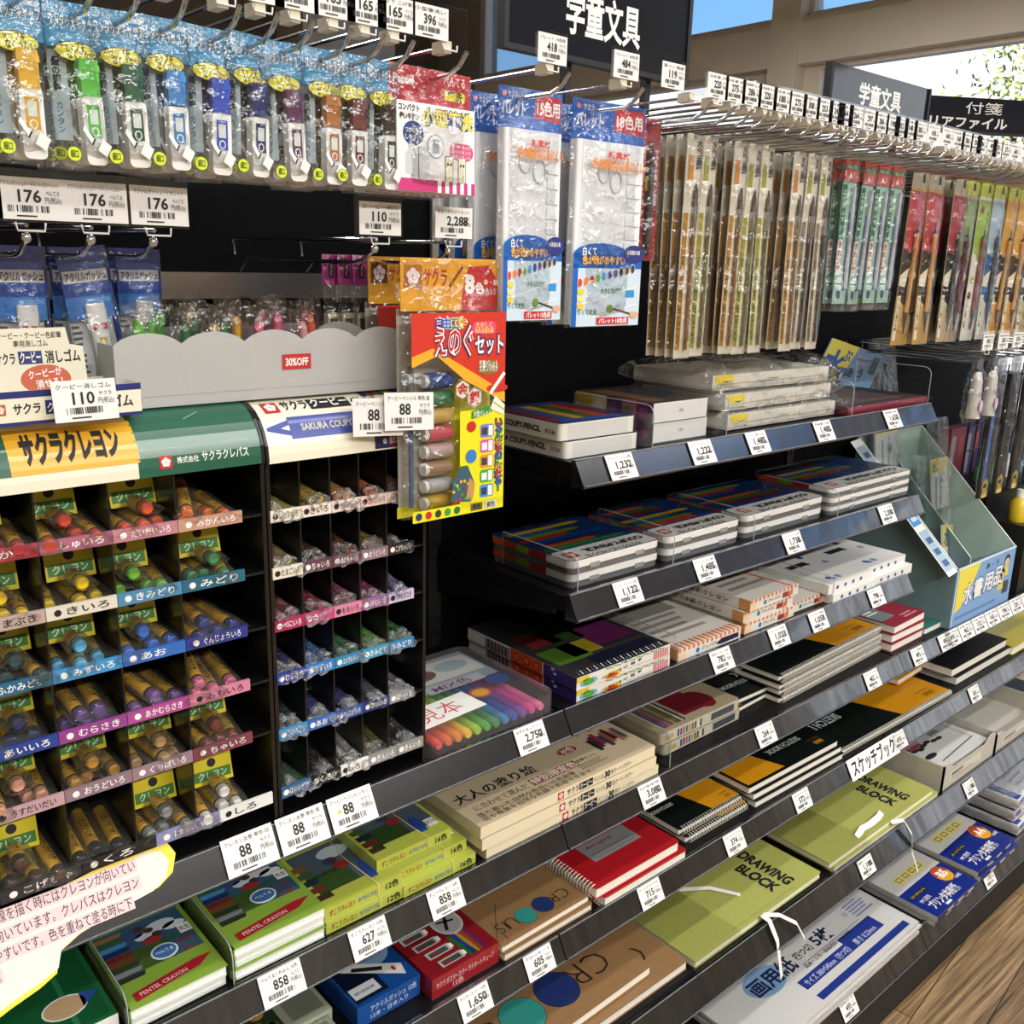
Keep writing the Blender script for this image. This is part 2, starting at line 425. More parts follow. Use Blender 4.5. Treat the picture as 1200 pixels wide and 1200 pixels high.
shelf('S5', *B1, 'black perforated shelf carrying the two single-crayon dispensers', True)
shelf('S5', *B2, 'middle-bay black shelf carrying boxed crayons with orange trim')
shelf('S4', *B1, 'black shelf carrying the light green crayon boxes')
shelf('S4', *B2, 'middle-bay black shelf carrying the stack of spiral sketchbooks')
shelf('S4', *B3, 'black shelf under the cardboard brush display with a row of white tags')
shelf('S3', *B1, 'black shelf carrying the blue and red paint boxes')
shelf('S3', *B2, 'black shelf carrying red and dark green sketchbooks')
shelf('S3', *B3, 'black shelf carrying the black and yellow pads at the right')
shelf('S2', *B1, 'black perforated shelf under the large brown sketchbooks', True)
shelf('S2', *B2, 'black perforated shelf under the olive drawing blocks', True)
shelf('S2', *B3, 'black shelf carrying the grey open paper trays')
shelf('S1', *B1, 'lowest black shelf of the left bay')
shelf('S1', *B2, 'lowest black shelf carrying wide packs of drawing paper')
shelf('S1', *B3, 'lowest black shelf carrying the blue printer paper packs')

# ------------------------------------------------------------ price cards on rails and hooks
_cards = {}
def card_mesh(price, name, maker, w, h, pink=False):
    key = (price, name, maker, w, h, pink)
    if key not in _cards:
        b = MB(); b.box(0, w, 0, h, -.0006, 0, M('e9e7e3' if not pink else 'f0d9d8', .55))
        f = F(b, (0, 0, 0), (1, 0, 0), (0, 1, 0))
        f.text(name, w*.06, h*.80, h*.10, INK, w=w*.86, bold=0)
        f.text(price, w*.30, h*.42, h*.30, INK, w=w*(.115*len(price)), bold=1.6)
        f.text(maker, w*.72, h*.60, h*.10, INK, w=w*.2, bold=0); f.text('円(税込)', w*.70, h*.42, h*.12, INK, w=w*.25, bold=0)
        f.bars(w*.14, h*.18, w*.62, h*.16, INK, n=24); f.rect(w*.26, h*.07, w*.3, h*.035, INK, 2)
        o = b.build('price_card'); _cards[key] = o.data; bpy.data.objects.remove(o)
    return _cards[key]
_used = {}
def card(price, name, maker, label, M4, w=.05, h=.034, group=None, nm='price_card'):
    o = bpy.data.objects.new(nm, card_mesh(price, name, maker, w, h)); COL.objects.link(o); o.matrix_world = M4
    return tag(o, label, 'price tag', group)
def rail_m(sh, x, up=.0):
    L = Vector((0, .0173, .0303)) if sh not in ('S1', 'S2') else Vector((0, .024, .038))
    v = L.normalized(); u = Vector((1, 0, 0)); n = u.cross(v)
    o = Vector((x, YF[sh], ZT[sh])) - L + v*(L.length*.5-.017+up) + n*.003
    return Matrix(((u.x, v.x, n.x, o.x), (u.y, v.y, n.y, o.y), (u.z, v.z, n.z, o.z), (0, 0, 0, 1)))
def rcard(sh, px, py, price, name, maker, label, w=.05, h=.034):
    """px,py: the left edge of the card in the photograph"""
    x = at(px, py, 1, YF[sh]-.008).x
    return card(price, name, maker, label, rail_m(sh, x), w, h)
R = [('S7', 711, 549, '1,232', 'クーピーペンシル 12色', 'サクラ', 'price card reading 1,232 at the left end of the top shelf rail'),
 ('S7', 808, 532, '1,222', 'クーピー パスティック', 'サクラ', 'price card reading 1,222 below the pastel boxes on the top rail'),
 ('S7', 875, 519, '1,485', 'クーピー消しゴム', 'サクラ', 'glare-washed price card below the left of the film bags'),
 ('S7', 954, 507, '1,485', '色鉛筆 12色', 'サクラ', 'price card reading 1,485 below the right of the film bags'),
 ('S7', 1036, 493, '1,650', '色鉛筆 24色', 'サクラ', 'price card at the right end of the top shelf rail'),
 ('S6', 720, 692, '1,122', 'クーピーペンシル 12色', 'サクラ', 'price card below the leftmost flat pencil tin'),
 ('S6', 814, 666, '1,485', 'クーピーペンシル 18色', 'サクラ', 'price card reading 1,485 below the second pencil tin stack'),
 ('S6', 918, 637, '1,738', 'クーピーペンシル 24色', 'サクラ', 'price card reading 1,738 below the third pencil tin stack'),
 ('S6', 1030, 604, '2,200', 'クーピーペンシル 30色', 'サクラ', 'price card below the rightmost pencil tins'),
 ('S5', 604, 868, '2,750', 'みずたまふでペン', 'ぺんてる', 'price card reading 2,750 below the clear rainbow pen case'),
 ('S5', 833, 776, '782', '水性クレヨン 12色', 'サクラ', 'price card reading 782 below the single striped crayon box'),
 ('S5', 901, 751, '1,023', 'クレパス 16色', 'サクラ', 'price card below the three checked crayon boxes'),
 ('S5', 948, 733, '1,059', 'クレパス 20色', 'サクラ', 'price card below the small crayon box with a red band'),
 ('S5', 1017, 706, '798', 'ふでペン', 'サクラ', 'price card below the dotted white boxes'),
 ('S4', 304, 1158, '858', 'ぺんてるくれよん 16色', 'ぺんてる', 'price card reading 858 below the crayon boxes with grassy covers'),
 ('S4', 410, 1107, '627', 'ずこうクレヨン 12色', 'ぺんてる', 'price card reading 627 below the lime crayon boxes'),
 ('S4', 502, 1059, '858', 'ずこうクレヨン 16色', 'ぺんてる', 'price card reading 858 below the stepped lime boxes'),
 ('S4', 749, 937, '3,080', '大人の塗り絵 30色', 'サクラ', 'price card reading 3,080 below the beige colouring sets'),
 ('S4', 886, 863, '264', 'スケッチブック B6', 'マルマン', 'price card reading 264 below the small orange sketchbooks'),
 ('S4', 1013, 800, '462', 'スケッチブック B5', 'マルマン', 'price card reading 462 below the spiral sketchbook stack'),
 ('S4', 1068, 771, '495', 'ポケット図案帳', 'マルマン', 'price card below the red pocket books'),
 ('S4', 1100, 755, '495', 'ポケット色紙', 'マルマン', 'price card below the teal pocket book'),
 ('S3', 538, 1181, '1,650', 'ポスターカラー 12色', 'サクラ', 'price card reading 1,650 below the red paint box'),
 ('S3', 615, 1139, '605', 'クロッキー S', 'マルマン', 'price card reading 605 below the small brown sketchbook'),
 ('S3', 748, 1058, '715', 'アートスパイラル', 'マルマン', 'price card reading 715 below the red spiral books'),
 ('S3', 849, 990, '374', 'スケッチブック SS', 'マルマン', 'price card reading 374 below the small dark green spiral book'),
 ('S3', 930, 939, '572', 'スケッチブック A5', 'マルマン', 'price card reading 572 below the orange and green sketchbook stack'),
 ('S3', 1046, 867, '693', 'スケッチブック A4', 'マルマン', 'price card right of the handwritten style sketchbook sign'),
 ('S3', 1136, 811, '550', 'スケッチ 黒', 'マルマン', 'price card below the black pads'),
 ('S2', 1003, 1028, '1,188', '図案スケッチ', 'マルマン', 'price card below the right olive drawing block'),
 ('S2', 1128, 924, '1,188', 'ケント紙', 'マルマン', 'price card below the grey paper tray'),
 ('S1', 1150, 1036, '110', '共用紙 B5', 'コクヨ', 'price card below the blue printer paper pack'),
 ('S1', 982, 1194, '495', '画用紙 四つ切', 'マルマン', 'price card below the wide drawing paper pack')]
for r in R:
    rcard(r[0], r[1], r[2], *r[3:])
# paired white cards under the dispensers
for k, (px, py, nm_, lb) in enumerate(((262, 1013, 'クレヨン太巻 単色 白', 'left one of two overlapping cards reading 88 below the crayon dispenser'),
                                       (326, 985, 'クレヨン太巻 単色 黒', 'right one of two overlapping cards reading 88 below the crayon dispenser'),
                                       (386, 960, 'クーピーペンシル レモン', 'card reading 88 with a yellow dot below the pencil dispenser'))):
    o = rcard('S5', px, py, '88', nm_, 'サクラ', lb, .056, .038)
    if k == 2:
        o.data = o.data.copy()
        b = MB(); F(b, (0, 0, .0002), (1, 0, 0), (0, 1, 0)).ell(.012, .021, .0022, .0022, M('f2c12e', .5)); y = b.build('dot_sticker', o)
# row of small tags on the rail under the display
for k in range(9):
    x = 1.955+k*.066
    card(['495', '462', '132', '165', '198', '220', '264', '330', '385'][k], '水書 用品', 'あかしや', '%s of the small white tags in the row under the cardboard brush display' % ORD[k], rail_m('S4', x), .062, .034, 'tags in a row under the brush display')
# the handwritten-style sign
b = MB(); b.box(0, .185, 0, .04, -.0006, 0, WHITE); f = F(b, (0, 0, 0), (1, 0, 0), (0, 1, 0)); f.text('スケッチブック', .01, .008, .024, INK, w=.165, bold=2)
o = b.build('shelf_sign'); o.matrix_world = rail_m('S3', at(994, 900, 1, .797).x, -.004); tag(o, 'white shelf sign with black katakana for sketchbook', 'sign')
# the crayon advice bubble
b = MB()
pts = [(.0, .0), (.02, .006), (.045, .012), (.06, .018), (.066, .034), (.085, .042), (.13, .050), (.16, .054), (.175, .062), (.182, .078), (.176, .092), (.16, .096), (.1, .089), (.0, .078), (-.06, .072), (-.06, -.01)]
def ins(p, k=.92):
    return [(.06+(x-.06)*k+.002, .045+(y-.045)*k*.93) for x, y in p]
f = F(b, (0, 0, 0), (1, 0, 0), (0, 1, 0)); b.prism(pts, -.0008, 0, M('f3d93c', .5)); f.poly(ins(pts), M('e2dcd4', .6), 1)
for k, (s_, w_) in enumerate((('比べて硬いので細い線を描く時にはクレヨンが向いてい', .185), ('むらなく塗るのに向いています。クレパスはクレヨン', .185), ('画面上で色を混ぜやすいです。色を重ねて塗る時に下', .175), ('たクレパスです。', .06))):
    yy = .077-k*.0155
    f.rect(-.045, yy-.002, w_+.005, .012, M('e6c6c8', .6), 2)
    f.text(s_, -.042+.0*k, yy, .0085, INK, 3, w=w_, bold=0)
o = b.build('advice_card'); mm = rail_m('S5', .118, -.03)
o.matrix_world = mm @ Matrix.Translation((0, -.004, .004)); tag(o, 'yellow-edged speech-bubble card explaining crayons on the left rail', 'sign')

# ============================================================ boxed goods on the shelves
def faces(b, w, d, z0, z1):
    return (F(b, (-w/2, -d/2, z1), (1, 0, 0), (0, 1, 0)), F(b, (-w/2, -d/2, z0), (1, 0, 0), (0, 0, 1)), F(b, (-w/2, d/2, z0), (0, -1, 0), (0, 0, 1)), F(b, (w/2, -d/2, z0), (0, 1, 0), (0, 0, 1)))
def place(o, x0, x1, yf, d, z, rz=0):
    o.location = ((x0+x1)/2, yf+d/2, z); o.rotation_euler.z = math.radians(rz)
def pile(proto, labels, x0, x1, yf, d, z, h, offs, group=None):
    """the prototype and its copies stacked from the bottom up; offs = (dx, dy, degrees)"""
    for i, lb in enumerate(labels):
        o = proto if i == 0 else dup(proto)
        dx, dy, r = offs[i % len(offs)]
        place(o, x0+dx, x1+dx, yf+dy, d, z+i*(h+.0006), r)
        o['label'] = lb
        if group: o['group'] = group
G = 'a8c84a'
LGREEN = M('86a83c', .4, coat=.3); LIME = M('b2bb4a', .4, coat=.3)
def crayon_green(w, d, h, n):
    """light green tray box with open white front edge"""
    t = thing('crayon_box', 'x', 'crayon box')
    b = MB(); b.box(-w/2, w/2, -d/2, d/2, h-.0012, h, LGREEN); b.box(-w/2, -w/2+.0012, -d/2, d/2, 0, h, LGREEN); b.box(-w/2, w/2, d/2-.001, d/2, 0, h, LGREEN)
    tp, fr, lf, _ = faces(b, w, d, 0, h)
    tp.rect(w*.05, d*.36, w*.9, d*.6, M('35586f', .4), 1); tp.rect(w*.05, d*.36, w*.62, d*.26, M('3f5a26', .5), 2)
    tp.ell(w*.7, d*.8, w*.16, d*.07, M('c9d2d8', .5), 2); tp.ell(w*.82, d*.74, w*.12, d*.05, M('dfe5e8', .5), 2)
    for q, (cx, cy, c1) in enumerate(((.42, .80, '3a4d7d'), (.55, .66, '9c3236'), (.5, .74, 'cfd4da'))):
        tp.ell(w*cx, d*cy, w*.10, d*.05, M(c1, .5), 3); tp.ell(w*(cx+.07), d*(cy+.05), w*.05, d*.035, M('4a3423', .5), 4)
    for i, c in enumerate(('2c2c30', '7b8087', '2f3b20', '79452a', '7a2422', '1c2f66', '4b8cc0', '315b33', '8e6a3a')):
        tp.poly([(w*.05, d*(.30+i*.07)), (w*.3, d*(.30+i*.07)), (w*.33, d*(.35+i*.07)), (w*.05, d*(.36+i*.07))], M(c, .5), 4)
    tp.ell(w*.58, d*.46, w*.14, d*.1, M('dfe9ea', .5), 5); tp.ell(w*.58, d*.46, w*.12, d*.08, M('3f6fae', .5), 6); tp.text('ぺんてる', w*.58, d*.445, d*.035, WHITE, 7, w=w*.18, al='c')
    tp.text('%d色' % n, w*.64, d*.56, d*.055, M('2f6a34', .5), 6); tp.text('ぺんてる', w*.72, d*.47, d*.05, M('b5282c', .5), 5, w=w*.18); tp.text('くれよん', w*.72, d*.36, d*.05, M('b5282c', .5), 5, w=w*.18)
    tp.rect(w*.82, d*.58, w*.13, d*.12, WHITE, 5); tp.text('先生', w*.83, d*.61, d*.05, M('333333'), 6, w=w*.11)
    tp.poly([(w*.1, d*.05), (w*.1, d*.15), (w*.78, d*.23), (w*.95, d*.22), (w*.78, d*.13)], M('a8202a', .4), 5); tp.text('PENTEL CRAYON', w*.16, d*.085, d*.045, M('e9c9c9'), 6, w=w*.5, rot=.11)
    lf.text('ぺんてるくれよん', d*.25, h*.3, h*.32, M('3c5a18'), 2, w=d*.5)
    b.build('sleeve', t)
    b = MB(); b.box(-w/2+.0013, w/2-.0006, -d/2+.003, d/2-.002, .0006, h-.0014, M('eceee9', .35)); b.box(-w/2+.002, w/2-.002, -d/2, -d/2+.003, .0008, h*.25, M('dfe3dc', .4)); b.build('tray', t)
    return t
z4 = ZT['S4']-.0035
pA = crayon_green(.102, .13, .0135, 12)
pile(pA, ['lower light green crayon box of the two beside the dark green box', 'upper light green crayon box of the two beside the dark green box'], .246, .348, .822, .13, z4, .0135, [(0, .002, 1.0), (0, -.002, 0)])
pB = crayon_green(.110, .13, .0135, 16)
pile(pB, ['bottom one of three light green crayon boxes beside the lime boxes', 'middle one of three light green crayon boxes beside the lime boxes', 'top one of three light green crayon boxes beside the lime boxes'], .356, .466, .822, .13, z4, .0135, [(0, .0, 0), (.001, .002, .4), (0, -.002, -.5)])
# dark green box at the corner
def green_box(w, d, h):
    t = thing('crayon_box', 'dark green crayon box with white edge at the lower left corner', 'crayon box')
    b = MB(); b.box(-w/2, w/2, -d/2, d/2, 0, h, WHITE, top=M('1f6a3c', .4, coat=.3)); tp, fr, lf, rt = faces(b, w, d, 0, h)
    tp.rect(w*.04, d*.04, w*.92, d*.92, M('175c33', .4, coat=.3), 1)
    tp.rect(w*.72, d*.06, w*.04, d*.8, M('2c7c49', .5), 2)
    tp.text('クレヨン', w*.1, d*.55, d*.12, INK, 3, w=w*.4, bold=3); tp.flower(w*.42, d*.82, d*.05, M('e9b9c2'), 3); tp.text('サクラ', w*.5, d*.74, d*.06, M('b5282c'), 3, w=w*.2)
    tp.text('16色', w*.05, d*.4, d*.08, M('d8e6da'), 3)
    tp.ell(w*.72, d*.3, w*.16, d*.13, WHITE, 3); tp.ell(w*.72, d*.3, w*.145, d*.115, M('c9a77c', .5), 4)
    tp.poly([(w*.83, d*.22), (w*.97, d*.34), (w*.84, d*.40)], M('2a4f9a', .5), 4)
    fr.text('サクラクレヨン', w*.2, h*.3, h*.4, M('1f6a3c'), 2, w=w*.5)
    b.build('lid', t); b = MB(); b.box(-w/2+.001, w/2-.001, -d/2+.001, d/2-.001, -.006, 0, PAPER); b.build('box_base', t); return t
g = green_box(.135, .13, .016); place(g, .104, .239, .832, .13, z4+.006)
def lime_box(w, d, h, n):
    t = thing('crayon_box', 'x', 'crayon box')
    b = MB(); b.box(-w/2, w/2, -d/2, d/2, 0, h, LIME); tp, fr, lf, rt = faces(b, w, d, 0, h)
    tp.rect(w*.1, d*.2, w*.86, d*.72, M('4a5b66', .4), 1); tp.rect(w*.1, d*.2, w*.5, d*.3, M('2f4a1f', .5), 2); tp.ell(w*.6, d*.75, w*.2, d*.1, M('b9c6cf'), 2)
    for i, c in enumerate(('3a2a20', '6a2a22', '1e2733', '3e5a2a', '84501f')):
        tp.rect(w*.03, d*(.12+.13*i), w*.18, d*.09, M(c, .5), 4)
    tp.ell(w*.55, d*.5, w*.09, d*.07, M('8f2b2f'), 4); tp.ell(w*.48, d*.62, w*.08, d*.06, M('2c3f6b'), 4); tp.ell(w*.52, d*.62, w*.04, d*.05, M('4a3423'), 5)
    tp.poly([(w*.68, d*.12), (w*.78, d*.12), (w*.80, d*.36), (w*.74, d*.46), (w*.69, d*.36)], M('27479f', .4), 5)
    tp.rect(w*.82, d*.16, w*.13, d*.14, WHITE, 5); tp.text('ずこう', w*.83, d*.2, d*.05, INK, 6, w=w*.11)
    tp.text('クレヨン', w*.62, d*.74, d*.07, M('e8efe0'), 5, w=w*.3)
    fr.text('ずこうクレヨン', w*.06, h*.25, h*.42, M('97352a'), 2, w=w*.32); fr.text('水でおとせる', w*.42, h*.3, h*.32, M('3f6fae'), 2, w=w*.24); fr.text('%d色' % n, w*.78, h*.22, h*.48, INK, 2, bold=2)
    b.build('carton', t)
    b = MB()
    for pt in ([(w*.18, -d/2-.0006, 0), (w*.18, -d/2-.0006, h+.0006), (w*.14, d*.1, h+.0008), (w*.2, d/2, h+.0006)],):
        b.tube(pt, .0007, M('d8c27a', .4), 4)
    b.build('rubber_band', t)
    return t
pC = lime_box(.107, .12, .0155, 12)
pile(pC, ['lower lime yellow crayon box of the two in the middle of the row', 'upper lime yellow crayon box of the two in the middle of the row'], .468, .575, .824, .12, z4, .0155, [(0, 0, 0), (-.001, .003, .6)])
pD = lime_box(.112, .115, .0155, 16)
pile(pD, ['bottom lime crayon box of the stepped stack beside the beige sets', 'middle lime crayon box of the stepped stack beside the beige sets', 'top lime crayon box of the stepped stack beside the beige sets'], .574, .684, .822, .115, z4, .0155, [(0, 0, 0), (-.006, .012, 0), (-.022, .024, 0)])
# beige colouring sets
def otona(w, d, h):
    t = thing('colouring_set', 'x', 'art set')
    K = M('c3b191', .5, coat=.15)
    b = MB(); b.box(-w/2, w/2, -d/2, d/2, .001, h, M('e0d3b4', .5), left=M('d2c4a3'), top=K); tp, fr, lf, rt = faces(b, w, d, 0, h); d = .115
    tp.text('大人の塗り絵', w*.03, d*.50, .017, INK, 2, w=w*.42, bold=1); tp.rect(w*.36, d*.26, w*.26, .017, M('8a5a55', .5), 2); tp.text('特別限定色', w*.365, d*.26+.003, .011, M('e8d9c0'), 3, w=w*.25)
    tp.text('に合わせて選んだ', w*.06, d*.28, .010, M('6a5846'), 2, w=w*.28, bold=0)
    tp.text('落ち着いた自然な色合いの色鉛筆', w*.04, d*.15, .0075, M('463b30'), 2, w=w*.52, bold=0); tp.text('花や風景を自然な色調で表現できます。', w*.04, d*.06, .0075, M('463b30'), 2, w=w*.6, bold=0)
    tp.ell(w*.66, d*.62, w*.052, d*.085, M('9c3230', .5), 2); tp.text('30色', w*.66, d*.6, .008, WHITE, 3, w=w*.07, al='c'); tp.text('セット', w*.66, d*.54, .006, WHITE, 3, w=w*.06, al='c')
    tp.text('色鉛筆セット', w*.60, d*.32, .006, INK, 2, w=w*.14, bold=0); tp.scribble(w*.60, d*.16, w*.16, d*.12, M('7a6a56'), 2, 3)
    tp.text('クーピー', w*.78, d*.8, .012, M('5a4a3c'), 2, w=w*.14)
    for i, c in enumerate(('20222a', '5c2430', '8a3140', '2e3f5c', 'a8523a', '3b2a28', 'b06a58', '48566b')):
        tp.rect(w*(.78+.024*i), d*(.34+.05*(i % 3)), w*.022, d*.3, M(c, .5), 3)
    tp.text('サクラ色鉛筆', w*.93, d*.35, .005, M('d9a531'), 3, w=w*.06)
    d = .20; fr.flower(w*.42, h*.5, h*.26, M('f3d6d6'), 2, M('b5282c')); fr.text('サクラ', w*.455, h*.28, h*.46, INK, 3, w=w*.065); fr.rect(w*.525, h*.2, w*.08, h*.62, INK, 2); fr.text('クーピー', w*.53, h*.3, h*.4, WHITE, 3, w=w*.07)
    fr.text('ペンシル', w*.61, h*.28, h*.44, INK, 3, w=w*.06, bold=0); fr.text('30', w*.675, h*.24, h*.56, INK, 3, w=w*.035, bold=3); fr.text('色カートンカラー', w*.715, h*.3, h*.4, INK, 3, w=w*.13, bold=0)
    lf.rect(d*.02, 0, d*.1, h, M('8f8b7c', .2), 1)
    b.build('lid', t); b = MB(); b.box(-w/2+.001, w/2-.001, -d/2+.001, d/2-.001, 0, .001, M('cdbf9f')); b.build('box_base', t)
    return t
pO = otona(.338, .20, .0175)
pile(pO, ['bottom beige adult colouring pencil set of three', 'middle beige adult colouring pencil set of three', 'top beige adult colouring pencil set of three'], .686, 1.024, .814, .20, z4, .0175, [(.012, .002, 0), (.003, 0, 0), (0, .001, .2)])
def otona_case(w, d, h):
    t = thing('colouring_case', 'x', 'art set')
    b = MB(); b.rbox(-w/2, w/2, -d/2, d/2, .001, h, .006, M('cdbd9b', .4, coat=.4), M('cfc8b4', .3)); tp, fr, lf, rt = faces(b, w, d, 0, h)
    tp.rect(w*.4, d*.1, w*.3, d*.55, M('8c2330', .5), 1); tp.ell(w*.72, d*.22, w*.12, d*.16, M('8c2330', .5), 1); tp.text('大人の塗', w*.78, d*.62, .016, INK, 2, rot=math.pi, w=w*.3, bold=1)
    for i, c in enumerate(('1f3f8c', '7a2f6a', 'c24a6a', '2a6a8a', 'd2963a', '3f7a45', '5a3a28', 'e5e0d0', '27304a')):
        tp.rect(w*(.1+.03*i), d*.05, w*.018, d*.5, M(c, .4), 3); fr.rect(w*(.2+.035*i), h*.2, w*.02, h*.6, M(c, .4), 2)
    tp.scribble(w*.55, d*.75, w*.4, d*.15, M('8a7c66'), 2, 3); fr.rect(w*.62, h*.2, w*.3, h*.6, M('4b4f5c', .4), 2); fr.rect(w*.05, h*.3, w*.1, h*.4, M('b99d6a'), 2)
    b.build('printed_lid', t)
    b = MB(); b.rbox(-w/2-.001, w/2+.001, -d/2-.001, d/2+.001, 0, h+.001, .007, SHRINK); b.build('clear_cover', t)
    return t
pT = otona_case(.205, .19, .0205)
pile(pT, ['lower beige clear-covered colouring case beside the small sketchbooks', 'upper beige clear-covered colouring case beside the small sketchbooks'], 1.072, 1.277, .844, .19, z4, .0228, [(.012, .004, .8), (0, 0, 0)])
# spiral sketchbooks, orange and dark green
ORG = M('dc9612', .45, vary=.06); DKG = M('0c1512', .4, vary=.1); WIRE = M('dcd8cc', .3, .3)
def sketchbook(w, d, h, style='maru', edge='front', cover=None, words=None, coil=True, name='sketchbook'):
    t = thing(name, 'x', 'sketchbook')
    cm = cover or DKG
    b = MB(); b.rbox(-w/2, w/2, -d/2, d/2, h-.0012, h, .004, cm); tp, fr, lf, rt = faces(b, w, d, 0, h)
    if style == 'maru':
        tp.poly([(w*.03, d*.01), (w*.46, d*.01), (w*.03, d*.55)] if edge == 'left' else [(w*.55, d*.03), (w*.985, d*.03), (w*.985, d*.97), (w*.38, d*.97)] if edge == 'front' else [(w*.02, d*.03), (w*.40, d*.03), (w*.2, d*.97), (w*.02, d*.97)], ORG, 1)
        (tp.text('SKETCH BOOK', w*.30, d*.42, w*.05, M('c8cfc9'), 2, w=w*.34, bold=2, rot=math.pi) if edge == 'front' else tp.text('SKETCH BOOK', w*.80, d*.30, w*.05, M('c8cfc9'), 2, w=w*.36, bold=2, rot=math.pi))
        tp.text('maruman', w*.80, d*.16, .006, M('6a4a10'), 2, w=w*.12, bold=0); tp.rect(w*.82, d*.08, w*.09, d*.05, M('a36d10'), 2)
    elif style == 'red':
        tp.rect(.046, .046, .105, .044, M('9c9c9e', .35, .3), 1); tp.text('Art spiral', .058, .075, .0085, M('8c1a1e'), 2, w=.055); tp.rect(.055, .052, .085, .0008, INK, 2); tp.rect(.055, .061, .085, .0008, INK, 2)
    elif style == 'croquis':
        E1, E2 = M('1d2f66', .5), M('2f8f86', .5)
        k = w/.172; r = .0162*k; cy = .032*k*.9
        for s_, cx, ee in ((0, .103, E1), (1, .068, E2)):
            tp.ell(cx*k, cy-.002*s_*k, r*1.03, r*1.03, INK, 1, 28); tp.ell(cx*k, cy-.002*s_*k, r, r, ee, 2, 28)
        for s_, x_ in (('S', .026), ('I', .033), ('U', .050), ('R', .130), ('C', .152)):
            tp.text(s_, x_*k, cy+.010*k, .022*k, M('2a2018'), 3, bold=-1.5, rot=math.pi)
        tp.line(w*.02, d*.1, w*.3, d*.5, .0006, INK, 2); tp.line(w*.10, d*.03, w*.10, d*.3, .0006, INK, 2)
    elif style == 'block':
        tp.text('DRAWING', w*.775, .130, .027, INK, 2, w=.112, bold=3.5, rot=-math.pi/2); tp.text('BLOCK', w*.675, .108, .027, INK, 2, w=.086, bold=3.5, rot=-math.pi/2)
        tp.rect(w*.3, d*.03, w*.5, .0008, M('7d8a33'), 2)
    elif style == 'black':
        tp.text('Sketch', w*.3, d*.4, d*.16, M('7d828c'), 2, w=w*.34, rot=.3); tp.text('BLACK', w*.12, d*.72, d*.06, M('6d727c'), 2, w=w*.2)
    elif style == 'pocket':
        tp.rect(w*.02, d*.3, w*.42, d*.68, M('6d7f7c', .5), 1); tp.scribble(w*.06, d*.6, w*.3, d*.3, PAPER, 2, 3); tp.scribble(w*.5, d*.1, w*.4, d*.2, M('c98a90'), 2, 2)
    b.build('cover', t)
    b = MB(); b.box(-w/2+.002, w/2-.002, -d/2+(.004 if edge == 'front' and coil else .002), d/2-.002, .001, h-.0013, M('ece8dc', .7)); b.build('pages', t)
    b = MB(); b.rbox(-w/2, w/2, -d/2, d/2, 0, .001, .004, cm if style != 'maru' else M('2a2a22')); b.build('back_cover', t)
    if coil:
        b = MB()
        if edge == 'front': a0, a1 = -w/2+.006, w/2-.006
        else: a0, a1 = -d/2+.006, d/2-.006
        n = int((a1-a0)/.0062)
        for i in range(n):
            q = a0+(a1-a0)*(i+.5)/n; pts = []
            for k in range(7):
                a = math.radians(-70+k*55); e_ = .0005+(h*.5+.0012)*math.cos(a); zz = h*.5+(h*.5+.0012)*math.sin(a)
                pts.append((q, -d/2+.0035-e_, zz) if edge == 'front' else (-w/2+.0035-e_ if edge == 'left' else w/2-.0035+e_, q, zz))
            b.tube(pts, .0010 if w < .3 else .0012, WIRE, 4, caps=False)
        b.build('spiral_binding', t)
    if style in ('block',):
        b = MB(); b.box(-w*.5-.0012, -w*.18, -d/2-.001, d/2, -.0004, h+.0006, ACRYL); b.build('clear_band', t)
    return t
s = sketchbook(.38, .24, .0115)
pile(s, ['bottom spiral sketchbook of the four-high orange and black stack', 'second spiral sketchbook from the bottom of the four-high stack', 'third spiral sketchbook from the bottom of the four-high stack', 'top spiral sketchbook of the four-high orange and black stack'], 1.392, 1.765, .845, .24, z4, .0125, [(0, 0, 2), (.004, .003, 2), (-.002, 0, 2), (.002, .006, 2)])
s = sketchbook(.235, .16, .010, edge='none', coil=False)
pile(s, ['lower small orange and black sketchbook beside the beige cases', 'upper small orange and black sketchbook beside the beige cases'], 1.225, 1.46, .868, .16, z4, .011, [(.0, -.002, 3), (-.01, .002, -1)])
s = sketchbook(.14, .10, .017, 'pocket', coil=False, cover=M('8c2337', .45), name='pocket_book')
pile(s, ['bottom red and grey pocket book of three', 'middle red and grey pocket book of three', 'top red and grey pocket book of three'], 1.778, 1.918, .832, .10, z4, .0175, [(-.002, 0, 1), (.002, .002, 0), (.006, .004, 2)])
s = sketchbook(.125, .10, .014, 'plain', coil=False, cover=M('2f6a5e', .45), name='pocket_book'); s['label'] = 'teal pocket book lying beside the three red pocket books'; place(s, 1.926, 2.051, .834, .10, z4)
